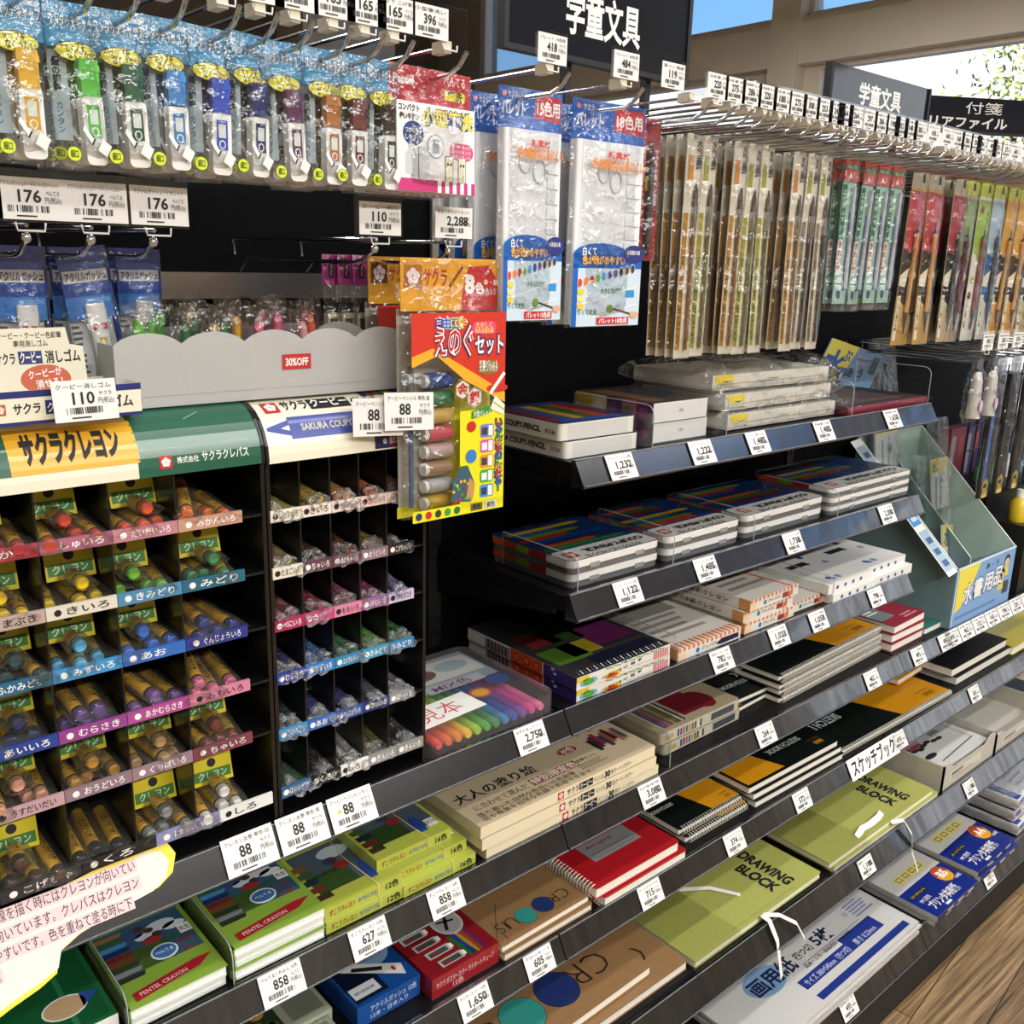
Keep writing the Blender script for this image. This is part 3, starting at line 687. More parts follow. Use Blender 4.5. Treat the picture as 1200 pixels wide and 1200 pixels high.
# S3
z3 = ZT['S3']-.0035
def paint_box(w, d, h, kind, label):
    t = thing('paint_box', label, 'paint box')
    b = MB()
    if kind == 'blue':
        b.box(-w/2, w/2, -d/2, d/2, 0, h, M('1b57a8', .4, coat=.3)); tp, fr, lf, rt = faces(b, w, d, 0, h)
        tp.rect(w*.04, d*.05, w*.5, d*.9, M('15203f', .4), 1); tp.ell(w*.66, d*.62, w*.28, d*.2, M('9cc3df', .4), 2, 22)
        tp.text('描いて楽しい', w*.66, d*.66, .006, M('1b4b8c'), 3, w=w*.36, al='c'); tp.text('12色セット', w*.66, d*.55, .006, M('1b4b8c'), 3, w=w*.34, al='c')
        tp.poly([(w*.08, d*.62), (w*.2, d*.70), (w*.92, d*.28), (w*.86, d*.1)], M('d9d9d6', .35), 4); tp.line(w*.3, d*.52, w*.66, d*.34, .007, INK, 5); tp.ell(w*.78, d*.26, w*.03, d*.04, M('a8202a'), 5)
        tp.rect(w*.06, d*.1, w*.4, d*.18, M('c8cbd0', .4), 3); tp.text('NEO GOUACHE', w*.1, d*.16, .005, INK, 4, w=w*.3)
        fr.text('アクリルガッシュ 12色', w*.2, h*.52, h*.24, M('cfe2f2'), 2, w=w*.74); fr.text('12本・日本入り', w*.2, h*.18, h*.2, M('cfe2f2'), 2, w=w*.6)
    elif kind == 'red':
        b.box(-w/2, w/2, -d/2, d/2, 0, h, M('a3202a', .4, coat=.4)); tp, fr, lf, rt = faces(b, w, d, 0, h)
        for i in range(5):
            tp.rect(w*.02+w*.05*i, d*(.80-.17*i)-d*.05, w*.34, d*.11, M('b9b6ad', .4), 3); tp.rect(w*.05+w*.05*i, d*(.80-.17*i)-d*.035, w*.26, d*.07, M('4a4a48'), 4); tp.rect(w*.07+w*.05*i, d*(.80-.17*i)-d*.02, w*.1, d*.03, M('8a2a2a'), 5); tp.rect(w*.34+w*.05*i, d*(.80-.17*i)-d*.03, w*.05, d*.07, WHITE, 4)
        for i, c in enumerate(('2f7a3a', '27479f', 'c9a227', 'b8483a', '7a2f6a')):
            tp.poly([(w*(.55+.06*i), d*.42), (w*(.60+.06*i), d*.42), (w*(.66+.05*i), d*.04), (w*(.60+.05*i), d*.04)], M(c, .4), 2)
        tp.ell(w*.72, d*.62, w*.2, d*.22, M('c6c6c4', .35), 4, 24); tp.ell(w*.72, d*.62, w*.17, d*.19, M('a9a9a8', .35), 5, 24); tp.line(w*.64, d*.5, w*.78, d*.74, .005, INK, 6); tp.line(w*.6, d*.66, w*.82, d*.6, .004, INK, 6)
        tp.text('POSTER', w*.42, d*.9, .007, M('e0b9a0'), 3, w=w*.4)
        fr.text('サクラ ポスターカラー ラミネートチューブ', w*.06, h*.45, h*.26, M('e6c9c2'), 2, w=w*.86); fr.text('12色', w*.3, h*.12, h*.24, M('e6c9c2'), 2)
    else:
        b.box(-w/2, w/2, -d/2, d/2, 0, h, M('b9bfa8', .45)); tp, fr, lf, rt = faces(b, w, d, 0, h)
        tp.rect(0, 0, w*.45, d, M('34482a', .5), 1); rs = random.Random(5)
        for i in range(12): tp.ell(w*rs.uniform(.04, .4), d*rs.uniform(.1, .9), w*.05, d*.06, M('5a7440', .5), 2)
        tp.rect(w*.55, d*.1, w*.4, d*.8, M('8d957e', .3), 1); tp.ell(w*.25, d*.5, w*.1, d*.12, M('b9822f'), 3)
        fr.text('水彩 15色', w*.35, h*.3, h*.4, M('4a4f3c'), 2, w=w*.5)
    b.build('carton', t)
    b = MB(); b.box(-w/2-.0006, w/2+.0006, -d/2-.0006, d/2+.0006, -.0001, h+.0006, SHRINK); b.build('shrink_wrap', t)
    return t
o = paint_box(.105, .10, .022, 'grey', 'pale grey-green fifteen-colour paint box left of the blue box'); place(o, .395, .5, .872, .10, z3+.0008)
o = paint_box(.12, .05, .018, 'grey', 'small cream and orange carton in front of the grey-green paint box'); place(o, .372, .492, .818, .05, z3+.0008)
o = paint_box(.094, .115, .03, 'blue', 'blue acrylic gouache paint box beside the red paint box'); place(o, .518, .612, .842, .115, z3+.0008, 0)
o = paint_box(.112, .125, .03, 'red', 'red poster colour box with silver emblem'); place(o, .617, .729, .822, .125, z3+.0008, 0)
BROWN = M('8f6c45', .6, vary=.1, scale=90)
s = sketchbook(.172, .15, .0115, 'croquis', 'left', BROWN, coil=False)
pile(s, ['lower small brown sketchbook with two coloured dots', 'upper small brown sketchbook with two coloured dots'], .735, .907, .816, .15, z3, .0125, [(.0, .0, 0), (-.004, .003, .6)])
RED = M('a81720', .4, coat=.3)
s = sketchbook(.19, .17, .018, 'red', 'left', RED)
pile(s, ['lower red spiral sketchbook beside the brown ones', 'upper red spiral sketchbook with grey label panel'], .918, 1.108, .806, .17, z3, .0195, [(.004, .0, 0), (-.012, .004, 0)])
s = sketchbook(.172, .15, .0125, 'maru', 'front')
pile(s, ['lower small dark green spiral book beside the red books', 'upper small dark green spiral book beside the red books'], 1.138, 1.31, .832, .15, z3, .014, [(.006, .0, 0), (-.004, .008, 0)])
s = sketchbook(.285, .20, .0135, 'maru', 'none', coil=False)
pile(s, ['bottom sketchbook of three with orange corner and rounded edges', 'middle sketchbook of three with orange corner and rounded edges', 'top sketchbook of three with orange corner and rounded edges'], 1.325, 1.604, .82, .20, z3, .0145, [(.004, 0, -1), (0, .003, -1), (-.012, .006, -1)])
s = sketchbook(.465, .24, .011, 'maru', 'front'); s['label'] = 'large dark green spiral sketchbook with orange right half'; place(s, 1.61, 2.075, .822, .24, z3, -1)
s = sketchbook(.30, .2, .02, 'black', 'none', M('0e0e10', .45), coil=False)
pile(s, ['lower black sketch pad at the right', 'upper black sketch pad with grey lettering'], 2.115, 2.415, .832, .2, z3, .022, [(.01, 0, 0), (-.006, .006, 0)])
s = sketchbook(.16, .12, .014, 'plain', 'none', M('d99a1c', .45), coil=False); s['label'] = 'orange pad lying between the dark spiral book and the black pads'; place(s, 2.0, 2.12, .905, .12, z3+.016, 3)
s = sketchbook(.3, .2, .02, 'plain', 'none', M('c9b80f', .4, coat=.3), coil=False); s['label'] = 'yellow pad at the far right beside the black pads'; place(s, 2.44, 2.70, .825, .2, z3, 0)
# S2
z2 = ZT['S2']-.0035
s = sketchbook(.37, .26, .016, 'croquis', 'right', BROWN, coil=False)
pile(s, ['lower large brown sketchbook with two coloured dots', 'upper large brown sketchbook with two coloured dots'], .722, 1.092, .772, .26, z2, .018, [(.0, .0, 0), (-.075, .012, 1.2)])
s = dup(s, label='brown sketchbook at the bottom left of the brown group'); place(s, .30, .64, .765, .26, z2, 0)
OLV = M('a8ab58', .6, vary=.05, scale=90)
def block(w, d, h, lb, x0, yf, z):
    s = sketchbook(w, d, h, 'block', 'left', OLV, coil=False, name='drawing_block'); s['label'] = lb; place(s, x0, x0+w, yf, d, z); return s
bA = block(.372, .26, .012, 'olive green drawing block beside the large brown sketchbooks', 1.102, .764, z2)
bB0 = block(.42, .26, .012, 'lower olive green drawing block beside the grey paper tray', 1.505, .754, z2)
bB = block(.415, .26, .012, 'upper olive green drawing block beside the grey paper tray', 1.492, .758, z2+.0125)
RIB = M('f1efe8', .6)
def ribbon(o, pts, wd):
    b = MB(); P = [Vector(p) for p in pts]; n = len(P)
    v = []; f = []
    for i, p in enumerate(P):
        dd = (P[min(i+1, n-1)]-P[max(i-1, 0)]).normalized(); sd = dd.cross(Vector((.25, -.5, 1))).normalized()*wd/2
        up = sd.cross(dd).normalized()*.0003
        v += [p-sd-up, p+sd-up, p+sd+up, p-sd+up]
    for i in range(n-1):
        for k in range(4): f.append((i*4+k, i*4+(k+1) % 4, i*4+4+(k+1) % 4, i*4+4+k))
    f += [(0, 3, 2, 1), (4*n-4, 4*n-3, 4*n-2, 4*n-1)]
    b.add(v, f, RIB); return b.build('ribbon_tie', o)
ribbon(bA, [(-.10, .04, .0135), (-.06, -.0, .0150), (-.02, -.03, .0165), (.01, -.075, .0140)], .008)
ribbon(bA, [(-.005, -.131, .0125), (-.004, -.146, .010), (-.003, -.165, -.02), (-.002, -.180, -.085)], .014)
ribbon(bA, [(.0, -.131, .011), (.02, -.150, .012), (.045, -.17, -.005), (.062, -.18, -.04), (.07, -.185, -.09)], .009)
ribbon(bB, [(-.09, -.118, .0135), (-.06, -.112, .0175), (-.03, -.112, .0140), (.0, -.113, .018), (.03, -.105, .0140)], .012)
ribbon(bB, [(.02, -.131, .008), (.045, -.145, .01), (.058, -.16, -.02), (.060, -.165, -.06), (.066, -.18, -.10)], .010)
# grey open trays with paper
def tray(w, d, h, lb, x0, yf, paper=True):
    t = thing('paper_tray', lb, 'box'); K = M('bcb8ab', .7, vary=.04)
    b = MB(); tk = .004
    b.box(-w/2, w/2, -d/2, d/2, 0, tk, K); b.box(-w/2, -w/2+tk, -d/2, d/2, tk, h, K); b.box(w/2-tk, w/2, -d/2, d/2, tk, h, K); b.box(-w/2+tk, w/2-tk, d/2-tk, d/2, tk, h, K)
    fr = F(b, (-w/2, -d/2, 0), (1, 0, 0), (0, 0, 1))
    pts = [(0, 0), (w, 0), (w, h), (w*.9, h), (w*.8, h*.74), (w*.2, h*.74), (w*.1, h), (0, h)]
    b.T = Matrix(((1, 0, 0, -w/2), (0, 0, -1, -d/2+tk), (0, 1, 0, 0), (0, 0, 0, 1))); b.prism(pts, 0, tk, K); b.T = None
    fr.rect(w*.12, h*.25, w*.6, h*.4, M('cfc9bb', .7), 1); fr.text('高級画用紙', w*.15, h*.45, h*.12, M('4a4a48'), 2, w=w*.22); fr.scribble(w*.15, h*.28, w*.5, h*.12, M('8a8578'), 2, 2)
    b.build('tray_body', t)
    place(t, x0, x0+w, yf, d, z2)
    if paper:
        q = thing('paper_pack', 'white drawing paper pack with red and black brush strokes inside the grey tray', 'paper pack')
        b = MB(); pw, pd = w-.02, d-.02; b.box(-pw/2, pw/2, -pd/2, pd/2, 0, h-.022, M('e2e1dd', .5)); tp, fr, lf, rt = faces(b, pw, pd, 0, h-.022)
        pd = .15; tp.rect(pw*.05, pd*.5, pw*.3, pd*.35, M('a8555e', .6), 1); tp.rect(pw*.08, pd*.62, pw*.3, pd*.1, M('d9a9ac'), 2)
        for k in range(6): tp.ell(pw*(.16+.09*k), pd*(.52-.03*math.sin(k*1.7)), pw*.055, pd*.035, INK, 3); 
        tp.ell(pw*.2, pd*.3, pw*.1, pd*.05, INK, 3); tp.rect(pw*.58, pd*.6, pw*.17, pd*.2, M('9a9a94'), 2); tp.line(pw*.2, pd*.12, pw*.92, pd*.2, .003, M('555555'), 2); tp.line(pw*.9, pd*.2, pw*.9, pd*.8, .002, M('555555'), 2)
        pd = d-.02; b.build('paper_block', q)
        b = MB(); b.box(-pw/2-.0006, pw/2+.0006, -pd/2-.0006, pd/2+.0006, 0, h-.0214, SHRINK); b.build('film_wrap', q)
        place(q, x0+.01, x0+w-.01, yf+.012, d-.02, z2+.0042)
tray(.262, .24, .062, 'grey card tray holding a white paper pack', 1.945, .757)
tray(.30, .25, .05, 'empty grey card tray at the right end of the low shelf', 2.215, .757, False)
# S1
z1 = ZT['S1']-.0035
def wide_pack(w, d, h, full):
    t = thing('drawing_paper_pack', 'x', 'paper pack')
    b = MB(); b.box(-w/2, w/2, -d/2, d/2, 0, h, M('dcdbd8', .6)); tp, fr, lf, rt = faces(b, w, d, 0, h); d = .29
    BL = M('1c3791', .5)
    tp.rect(w*.36, d*.14, w*.52, d*.08, BL, 1); tp.rect(w*.36, d*.03, w*.6, d*.05, BL, 1); tp.rect(w*.66, d*.22, w*.22, d*.045, BL, 1)
    tp.ell(w*.28, d*.36, w*.1, d*.11, M('8db4d8', .5), 1, 24); tp.text('画用紙', w*.2, d*.30, d*.10, M('1a2550'), 2, w=w*.24, bold=2); tp.text('四つ切', w*.46, d*.33, d*.05, INK, 2, w=w*.1); tp.text('5枚', w*.58, d*.32, d*.085, M('1a2550'), 2, w=w*.11, bold=2)
    tp.text('サイズ 380×540mm（四つ切）', w*.38, d*.155, d*.04, M('d6dcf0'), 2, w=w*.28); tp.text('厚さ 0.23mm', w*.70, d*.155, d*.04, M('d6dcf0'), 2, w=w*.14)
    tp.text('図画・工作・版画用紙 FW画用紙', w*.45, d*.25, d*.026, INK, 2, w=w*.3, bold=0); tp.rect(w*.45, d*.285, w*.38, .001, BL, 2)
    tp.rect(w*.72, d*.5, w*.1, d*.07, M('2a3c78'), 2); tp.text('CS', w*.8, d*.36, d*.03, M('3a4c88'), 2); tp.scribble(w*.84, d*.3, w*.12, d*.14, M('8a93b8'), 2, 5)
    d = .38; b.build('paper', t); b = MB(); b.box(-w/2-.001, w/2+.001, -d/2-.001, d/2+.001, -.0001, h+.0008, SHRINK); b.build('film_wrap', t)
    return t
wp = wide_pack(.54, .38, .0052, True)
pile(wp, ['bottom wide pack of white drawing paper', 'second wide pack of white drawing paper from the bottom', 'third wide pack of white drawing paper from the bottom', 'top wide pack of drawing paper with blue bands'], 1.215, 1.755, .683, .38, z1, .0072, [(0, 0, 0), (-.003, .003, .2), (.002, -.002, 0), (-.004, .002, 0)])
def printer_pack(w, d, h, size, lb, x0, yf, z, rz=0, blue=True):
    t = thing('printer_paper_pack', lb, 'paper pack')
    b = MB(); b.box(-w/2, w/2, -d/2, d/2, 0, h, M('d6d5cf', .55)); tp, fr, lf, rt = faces(b, w, d, 0, h)
    BL = M('142e8e', .4)
    tp.rect(0, 0, w, d*.34, BL, 1); fr.rect(0, 0, w, h, M('10225f', .4), 1); tp.ell(w*.80, d*.25, w*.13, d*.10, M('c4591f', .45), 2, 22); tp.poly([(w*.67, d*.25), (w*.93, d*.25), (w*.9, d*.18), (w*.8, d*.15), (w*.7, d*.18)], M('f0b52a', .45), 3)
    tp.text(size, w*.80, d*.215, d*.08, WHITE, 4, w=w*.15, bold=3, al='c'); tp.text('PPC用紙', w*.1, d*.16, d*.035, WHITE, 2, w=w*.2); tp.text('プリンタ共用紙', w*.12, d*.06, d*.07, WHITE, 2, w=w*.6, bold=3)
    tp.rect(w*.06, d*.235, w*.34, d*.04, INK, 2); tp.text('コピーもプリントも', w*.08, d*.243, d*.022, M('e8cf6a'), 3, w=w*.3); tp.text('100枚', w*.85, d*.135, d*.03, WHITE, 4); tp.rect(w*.3, d*.02, w*.12, d*.025, WHITE, 2)
    tp.rect(w*.2, d*.40, w*.62, d*.09, M('e9dc8a', .5), 1)
    for k in range(4): tp.rect(w*(.23+.15*k), d*.42, w*.1, d*.05, M('8a8040'), 2); tp.rect(w*(.245+.15*k), d*.43, w*.07, d*.03, M('e9dc8a'), 3)
    for k in range(3): fr.rect(w*(.25+.25*k), h*.3, w*.14, h*.4, WHITE, 2)
    b.build('paper_ream', t); b = MB(); b.box(-w/2-.0008, w/2+.0008, -d/2-.0008, d/2+.0008, -.0001, h+.0008, SHRINK); b.build('film_wrap', t)
    place(t, x0, x0+w, yf, d, z, rz); return t
A = at(1100, 1090, 2, z1+.02)
printer_pack(.205, .26, .012, 'A4', 'lower blue-headed printer paper pack marked A4', 2.025, .676, z1)
printer_pack(.205, .26, .012, 'A4', 'upper blue-headed printer paper pack marked A4', 2.015, .682, z1+.0135, 1)
printer_pack(.19, .25, .012, 'B5', 'lower blue-headed printer paper pack marked B5', 1.80, .672, z1)
printer_pack(.19, .25, .012, 'B5', 'upper blue-headed printer paper pack marked B5', 1.798, .668, z1+.0135, 0)
def film_pack(w, d, h):
    t = thing('paper_ream', 'x', 'paper pack')
    b = MB(); b.box(-w/2, w/2, -d/2, d/2, 0, h, M('dddcd8', .6)); tp, fr, lf, rt = faces(b, w, d, 0, h)
    BL = M('22439a', .45); tp.rect(w*.02, d*.02, w*.13, d*.96, BL, 1); lf.scribble(d*.2, h*.2, d*.6, h*.6, M('a9acb4'), 1, 3); tp.rect(w*.3, d*.5, w*.65, d*.06, BL, 1); tp.scribble(w*.32, d*.1, w*.5, d*.35, M('9aa0b0'), 2, 5); fr.scribble(w*.1, h*.15, w*.8, h*.6, M('a89a8c'), 2, 3); fr.rect(w*.02, h*.4, w*.13, h*.6, BL, 2)
    b.build('paper', t); b = MB()
    rs = random.Random(9)
    def wrap(u, v):
        a = 2*math.pi*u; cx, sy = math.cos(a), math.sin(a)
        k = (abs(cx)**8+abs(sy)**8)**(-1/8)
        return ((w/2+.004)*k*cx, (-d/2-.004)+(d+.008)*v, h/2+(h/2+.0035)*k*sy*(1-.5*max(0, abs(v-.5)*2-.9)*10)+.0012*math.sin(31*v+9*a))
    b.grid(wrap, 24, 10, CELLO); b.build('film_wrap', t); return t
fp = film_pack(.225, .25, .024)
pile(fp, ['bottom film-wrapped paper ream of the blue and white stack', 'middle film-wrapped paper ream of the blue and white stack', 'top film-wrapped paper ream of the blue and white stack'], 2.27, 2.495, .70, .25, z1+.004, .032, [(0, 0, 2), (.004, .006, -1), (-.004, .01, 3)])
fp2 = dup(fp); pile(fp2, ['lower film-wrapped ream at the far right of the lowest shelf', 'upper film-wrapped ream at the far right of the lowest shelf'], 2.52, 2.71, .70, .25, z1+.004, .032, [(0, 0, 0), (.002, .006, 0)])
t = thing('calligraphy_paper_pack', 'clear packet of white practice paper with blue and red pencils printed on it', 'paper pack')
b = MB(); b.box(-.11, .11, -.1, .1, 0, .018, M('d8d7d4', .6)); f = F(b, (-.11, -.1, .018), (1, 0, 0), (0, 1, 0)); f.line(.03, .15, .13, .145, .006, M('22439a'), 1); f.line(.04, .135, .13, .13, .006, M('b8483a'), 1)
for k in range(9): f.ell(.03+.018*k, .06+.02*math.sin(k*2.1), .007, .005, M('6a6a70'), 1)
b.build('paper', t); b = MB(); b.box(-.112, .112, -.102, .102, -.0001, .0195, SHRINK); b.build('film_wrap', t); place(t, 1.782, 2.00, .925, .2, z1)

# S5: water crayons, checked boxes
z5 = ZT['S5']-.0035
def suisei(w, d, h):
    t = thing('crayon_box', 'x', 'crayon box')
    b = MB(); b.box(-w/2, w/2, -d/2, d/2, 0, h, M('ece9e0', .5, coat=.2)); tp, fr, lf, rt = faces(b, w, d, 0, h); rs = random.Random(4)
    tp.rect(0, 0, w, d, M('3a3a3c', .5), 1); d = .17
    for c, x, y, q, r_ in (('5c8a2c', .05, .25, .35, .3), ('c9b82a', .25, .3, .3, .25), ('7a2a6a', .55, .35, .4, .4), ('8a2b2f', .1, .62, .3, .3), ('35552a', .3, .58, .3, .3), ('1d2038', .3, .03, .65, .22)): tp.rect(w*x, d*y, w*q, d*r_, M(c, .5), 2)
    for k in range(26):
        x = w*(.05+.035*k); tp.line(x, d*.02, x+w*.02, d*.09, .0016, WHITE if k % 2 else M('6a6a70'), 3)
        fr.ell(w*(.3+.027*k) if k < 24 else w*.5, h*(.92-.04*(k % 3)), w*.012, h*.06, M('5c9a3c'), 2, 8)
    fr.rect(0, h*.55, w*.12, h*.42, M('e3cf2a'), 1); fr.ell(w*.12, h*.4, w*.09, h*.3, M('7db3d8'), 1); fr.ell(w*.12, h*.4, w*.055, h*.24, M('5aa832'), 2); fr.ell(w*.37, h*.25, w*.09, h*.26, M('f0c32a'), 1); fr.ell(w*.36, h*.2, w*.06, h*.18, M('d9452f'), 2)
    for i, c_ in enumerate('水性クレヨン'): fr.text(c_, w*(.68-.075*i), h*(.75-.075*i), h*.2, INK, 3, rot=math.pi, w=w*.055, bold=2)
    fr.text('水でとけるクレヨン', w*.78, h*.30, h*.1, INK, 2, rot=math.pi, w=w*.26, bold=0)
    for k in range(7): fr.rect(w*(.81+.026*k), h*.12, w*.010, h*.7, M('d2607e'), 1)
    for k in range(5): fr.rect(w*.81, h*(.15+.13*k), w*.17, h*.05, M('d2607e'), 2)
    d = .232; lf.rect(d*.72, 0, d*.28, h, M('3a2f78', .5), 1); lf.ell(d*.82, h*.55, d*.015, h*.1, M('cfd4e8'), 2); lf.ell(d*.80, h*.85, d*.015, h*.1, M('cfd4e8'), 2)
    lf.rect(d*.42, 0, d*.29, h, M('d2552a', .5), 1)
    for k in range(3): lf.ell(d*(.48+.09*k), h*.5, d*.03, h*.32, M('8f2f18'), 2); lf.ell(d*(.48+.09*k), h*.5, d*.022, h*.24, M('d2552a'), 3)
    lf.rect(d*.18, h*.05, d*.23, h*.8, M('5a4448', .5), 1)
    for k in range(7): lf.rect(d*(.19+.033*k), h*.05, d*.012, h*.8, M('a89a94'), 2)
    b.build('carton', t); b = MB(); b.box(-w/2-.0006, w/2+.0006, -d/2-.0006, d/2+.0006, -.0001, h+.0006, SHRINK); b.build('shrink_wrap', t)
    return t
q = suisei(.195, .232, .0185)
pile(q, ['lower illustrated water crayon box of two on the middle shelf', 'upper illustrated water crayon box of two on the middle shelf'], .856, 1.051, .821, .232, z5, .0195, [(.002, .002, 0), (-.002, 0, .3)])
def check_box(w, d, h, band):
    t = thing('crayon_box', 'x', 'crayon box')
    b = MB(); b.box(-w/2, w/2, -d/2, d/2, 0, h, M('ddd8cd', .5, coat=.2)); tp, fr, lf, rt = faces(b, w, d, 0, h); OC = M('cf7a4a', .5)
    n = int(w/.011)
    for k in range(n):
        fr.rect(k*w/n, h*.72, w/n*.55, h*.28, OC, 1)
        if band == 'stripe': tp.rect(k*w/n, 0, w/n*.55, d*.10, OC, 1)
    lf.rect(d*.9, 0, d*.1, h, M('e2b57a', .5), 1)
    for k in range(5): lf.rect(d*.9, h*.2*k, d*.1, h*.09, OC, 2)
    lf.text('クレパス水彩クレヨン', d*.2, h*.3, h*.36, INK, 2, w=d*.6)
    tp.scribble(w*.1, d*.2, w*.7, d*.4, M('9a958c'), 1, 4); tp.rect(w*.05, d*.6, w*.85, d*.3, M('8e8a84', .5), 1)
    fr.rect(0, h*.02, w*.12, h*.68, M('e2c9a0'), 2); fr.ell(w*.3, h*.4, h*.22, h*.22, M('2f6fae'), 2); fr.text('クレパス', w*.36, h*.3, h*.26, M('3a4a66'), 2, w=w*.24)
    fr.rect(w*.66, h*.15, w*.13, h*.5, M('8a3a30'), 2); fr.rect(w*.8, h*.15, w*.08, h*.5, M('c9884a'), 2)
    if band == 'stripe': fr.poly([(w*.62, h*.2), (w*.96, h*.2), (w*.96, h*.62), (w*.68, h*.62), (w*.6, h*.4)], M('1d2340', .4), 3)
    b.build('carton', t)
    if band == 'red':
        b = MB(); b.tube([(w*.3, -d/2-.001, 0), (w*.36, -d/2-.001, h*.6), (w*.34, -d/2-.001, h+.001), (w*.3, -d*.1, h+.0013), (w*.36, d*.4, h+.001)], .0010, M('e0654a', .4), 5); b.build('red_string', t)
    return t
q = check_box(.157, .2, .019, 'stripe'); q['label'] = 'single flat crayon box with orange stripes on the middle shelf'; place(q, 1.078, 1.235, .827, .2, z5)
q = check_box(.142, .215, .019, 'red')
pile(q, ['bottom of three crayon boxes with orange check and red string', 'middle of three crayon boxes with orange check and red string', 'top of three crayon boxes with orange check and red string'], 1.246, 1.388, .83, .215, z5, .0195, [(.004, 0, 0), (0, .002, 0), (.004, -.004, 1)])
q = check_box(.12, .18, .018, 'red'); q['label'] = 'small crayon box with red string between the stack and the dotted boxes'; place(q, 1.398, 1.50, .838, .18, z5)
def dot_box(w, d, h):
    t = thing('pen_box', 'x', 'pen box')
    b = MB(); b.box(-w/2, w/2, -d/2, d/2, 0, h, M('e6e5e0', .5, coat=.2)); tp, fr, lf, rt = faces(b, w, d, 0, h); rs = random.Random(8)
    for k in range(9): tp.ell(w*rs.uniform(.1, .9), d*rs.uniform(.08, .9), w*.05, d*.035, M(rs.choice(('2a3f8c', '7a8cc0', '2c2c34')), .5), 1)
    tp.rect(w*.15, d*.45, w*.4, d*.08, INK, 2)
    for k in range(4): fr.ell(w*(.2+.18*k), h*.5, w*.03, h*.2, M('3a4f9c'), 1)
    b.build('carton', t); return t
q = dot_box(.15, .2, .018)
pile(q, ['lower white box with blue dots beside the small crayon box', 'upper white box with blue dots beside the small crayon box'], 1.505, 1.64, .818, .2, z5, .0185, [(0, 0, 0), (-.012, .004, 0)])
q2 = dup(q); pile(q2, ['lower white box with blue dots at the right end of the shelf', 'upper white box with blue dots at the right end of the shelf'], 1.655, 1.79, .822, .2, z5, .0185, [(-.002, 0, 0), (-.014, .01, 0)])
# S6: flat pencil tins
z6 = ZT['S6']-.0035
def tin(w, d, h, n, seed):
    t = thing('pencil_tin', 'x', 'pencil tin'); rs = random.Random(seed)
    cols = ['1f4f9a', '2f7a3a', 'd9b521', 'c23a2a', 'd2642a', '1d3f7a', '7d9a2a', '24386f', '8a2430', '2d6aa8']
    b = MB(); b.rbox(-w/2, w/2, -d/2, d/2, h*.45, h, .012, M('1c3766', .3, coat=.5), WHITE, 5); tp, fr, lf, rt = faces(b, w, d, h*.45, h)
    k = 0; x = w*.0
    for k in range(9):
        c = cols[(k*3+seed) % len(cols)]; y = d*(.30+.074*k)
        x0 = w*(.02+.1*rs.random()); x1 = w*(.55+.43*rs.random())
        tp.poly([(x0, y), (x1-w*.08, y), (x1, y+d*.035), (x1-w*.08, y+d*.07), (x0, y+d*.07)], M(c, .35, coat=.4), 2)
    tp.rect(w*.02, d*.27, w*.96, d*.70, M('1d3f7a', .35, coat=.4), 1)
    tp.poly(rrect(w*.01, w*.99, d*.01, d*.27, .009), M('eceae4', .35, coat=.3), 1)
    tp.text('COUPY-PENCIL', w*.93, d*.19, d*.075, INK, 3, rot=math.pi, w=w*.66, bold=3); tp.text('サクラクーピーペンシル', w*.8, d*.07, d*.055, INK, 3, rot=math.pi, w=w*.6, bold=1)
    tp.flower(w*.12, d*.14, d*.05, M('f4d4d4'), 3, M('b5282c'))
    lf.rect(d*.05, 0, d*.6, h*.55, M('d2552a', .4), 1); lf.rect(d*.35, 0, d*.15, h*.55, M('8fae2f', .4), 2); lf.rect(d*.52, 0, d*.2, h*.55, M('b3262c', .4), 2)
    b.build('lid', t)
    b = MB(); b.rbox(-w/2+.0012, w/2-.0012, -d/2+.0012, d/2-.0012, 0, h*.45, .011, M('8b8c8c', .3, .5), None, 5); b.build('tin_base', t)
    b = MB()
    for s_ in (-.25, .25): b.box(w*s_-.009, w*s_+.009, -d/2-.0012, -d/2+.001, h*.25, h*.62, M('c9c9c8', .25, .5))
    b.build('latch', t)
    b = MB(); b.rbox(-w/2-.001, w/2+.001, -d/2-.0015, d/2+.001, 0, h+.0008, .013, SHRINK, None, 5); b.build('shrink_wrap', t)
    return t
for (x0, x1, yf, n, hh, sd, nm) in ((.853, 1.035, .838, 2, .0185, 1, 'leftmost'), (1.048, 1.228, .838, 2, .0185, 3, 'second from left'), (1.243, 1.475, .842, 2, .0185, 5, 'third from left'), (1.492, 1.78, .838, 3, .0150, 7, 'rightmost')):
    q = tin(x1-x0, .165, hh, 12, sd)
    pile(q, [('%s flat pencil tin of the %s stack' % (('lower', 'upper')[i] if n == 2 else ('bottom', 'middle', 'top')[i], nm)) for i in range(n)], x0, x1, yf, .165, z6, hh+.0005, [(0, .002, 0), (-.003, 0, .4), (.002, .003, 0)])
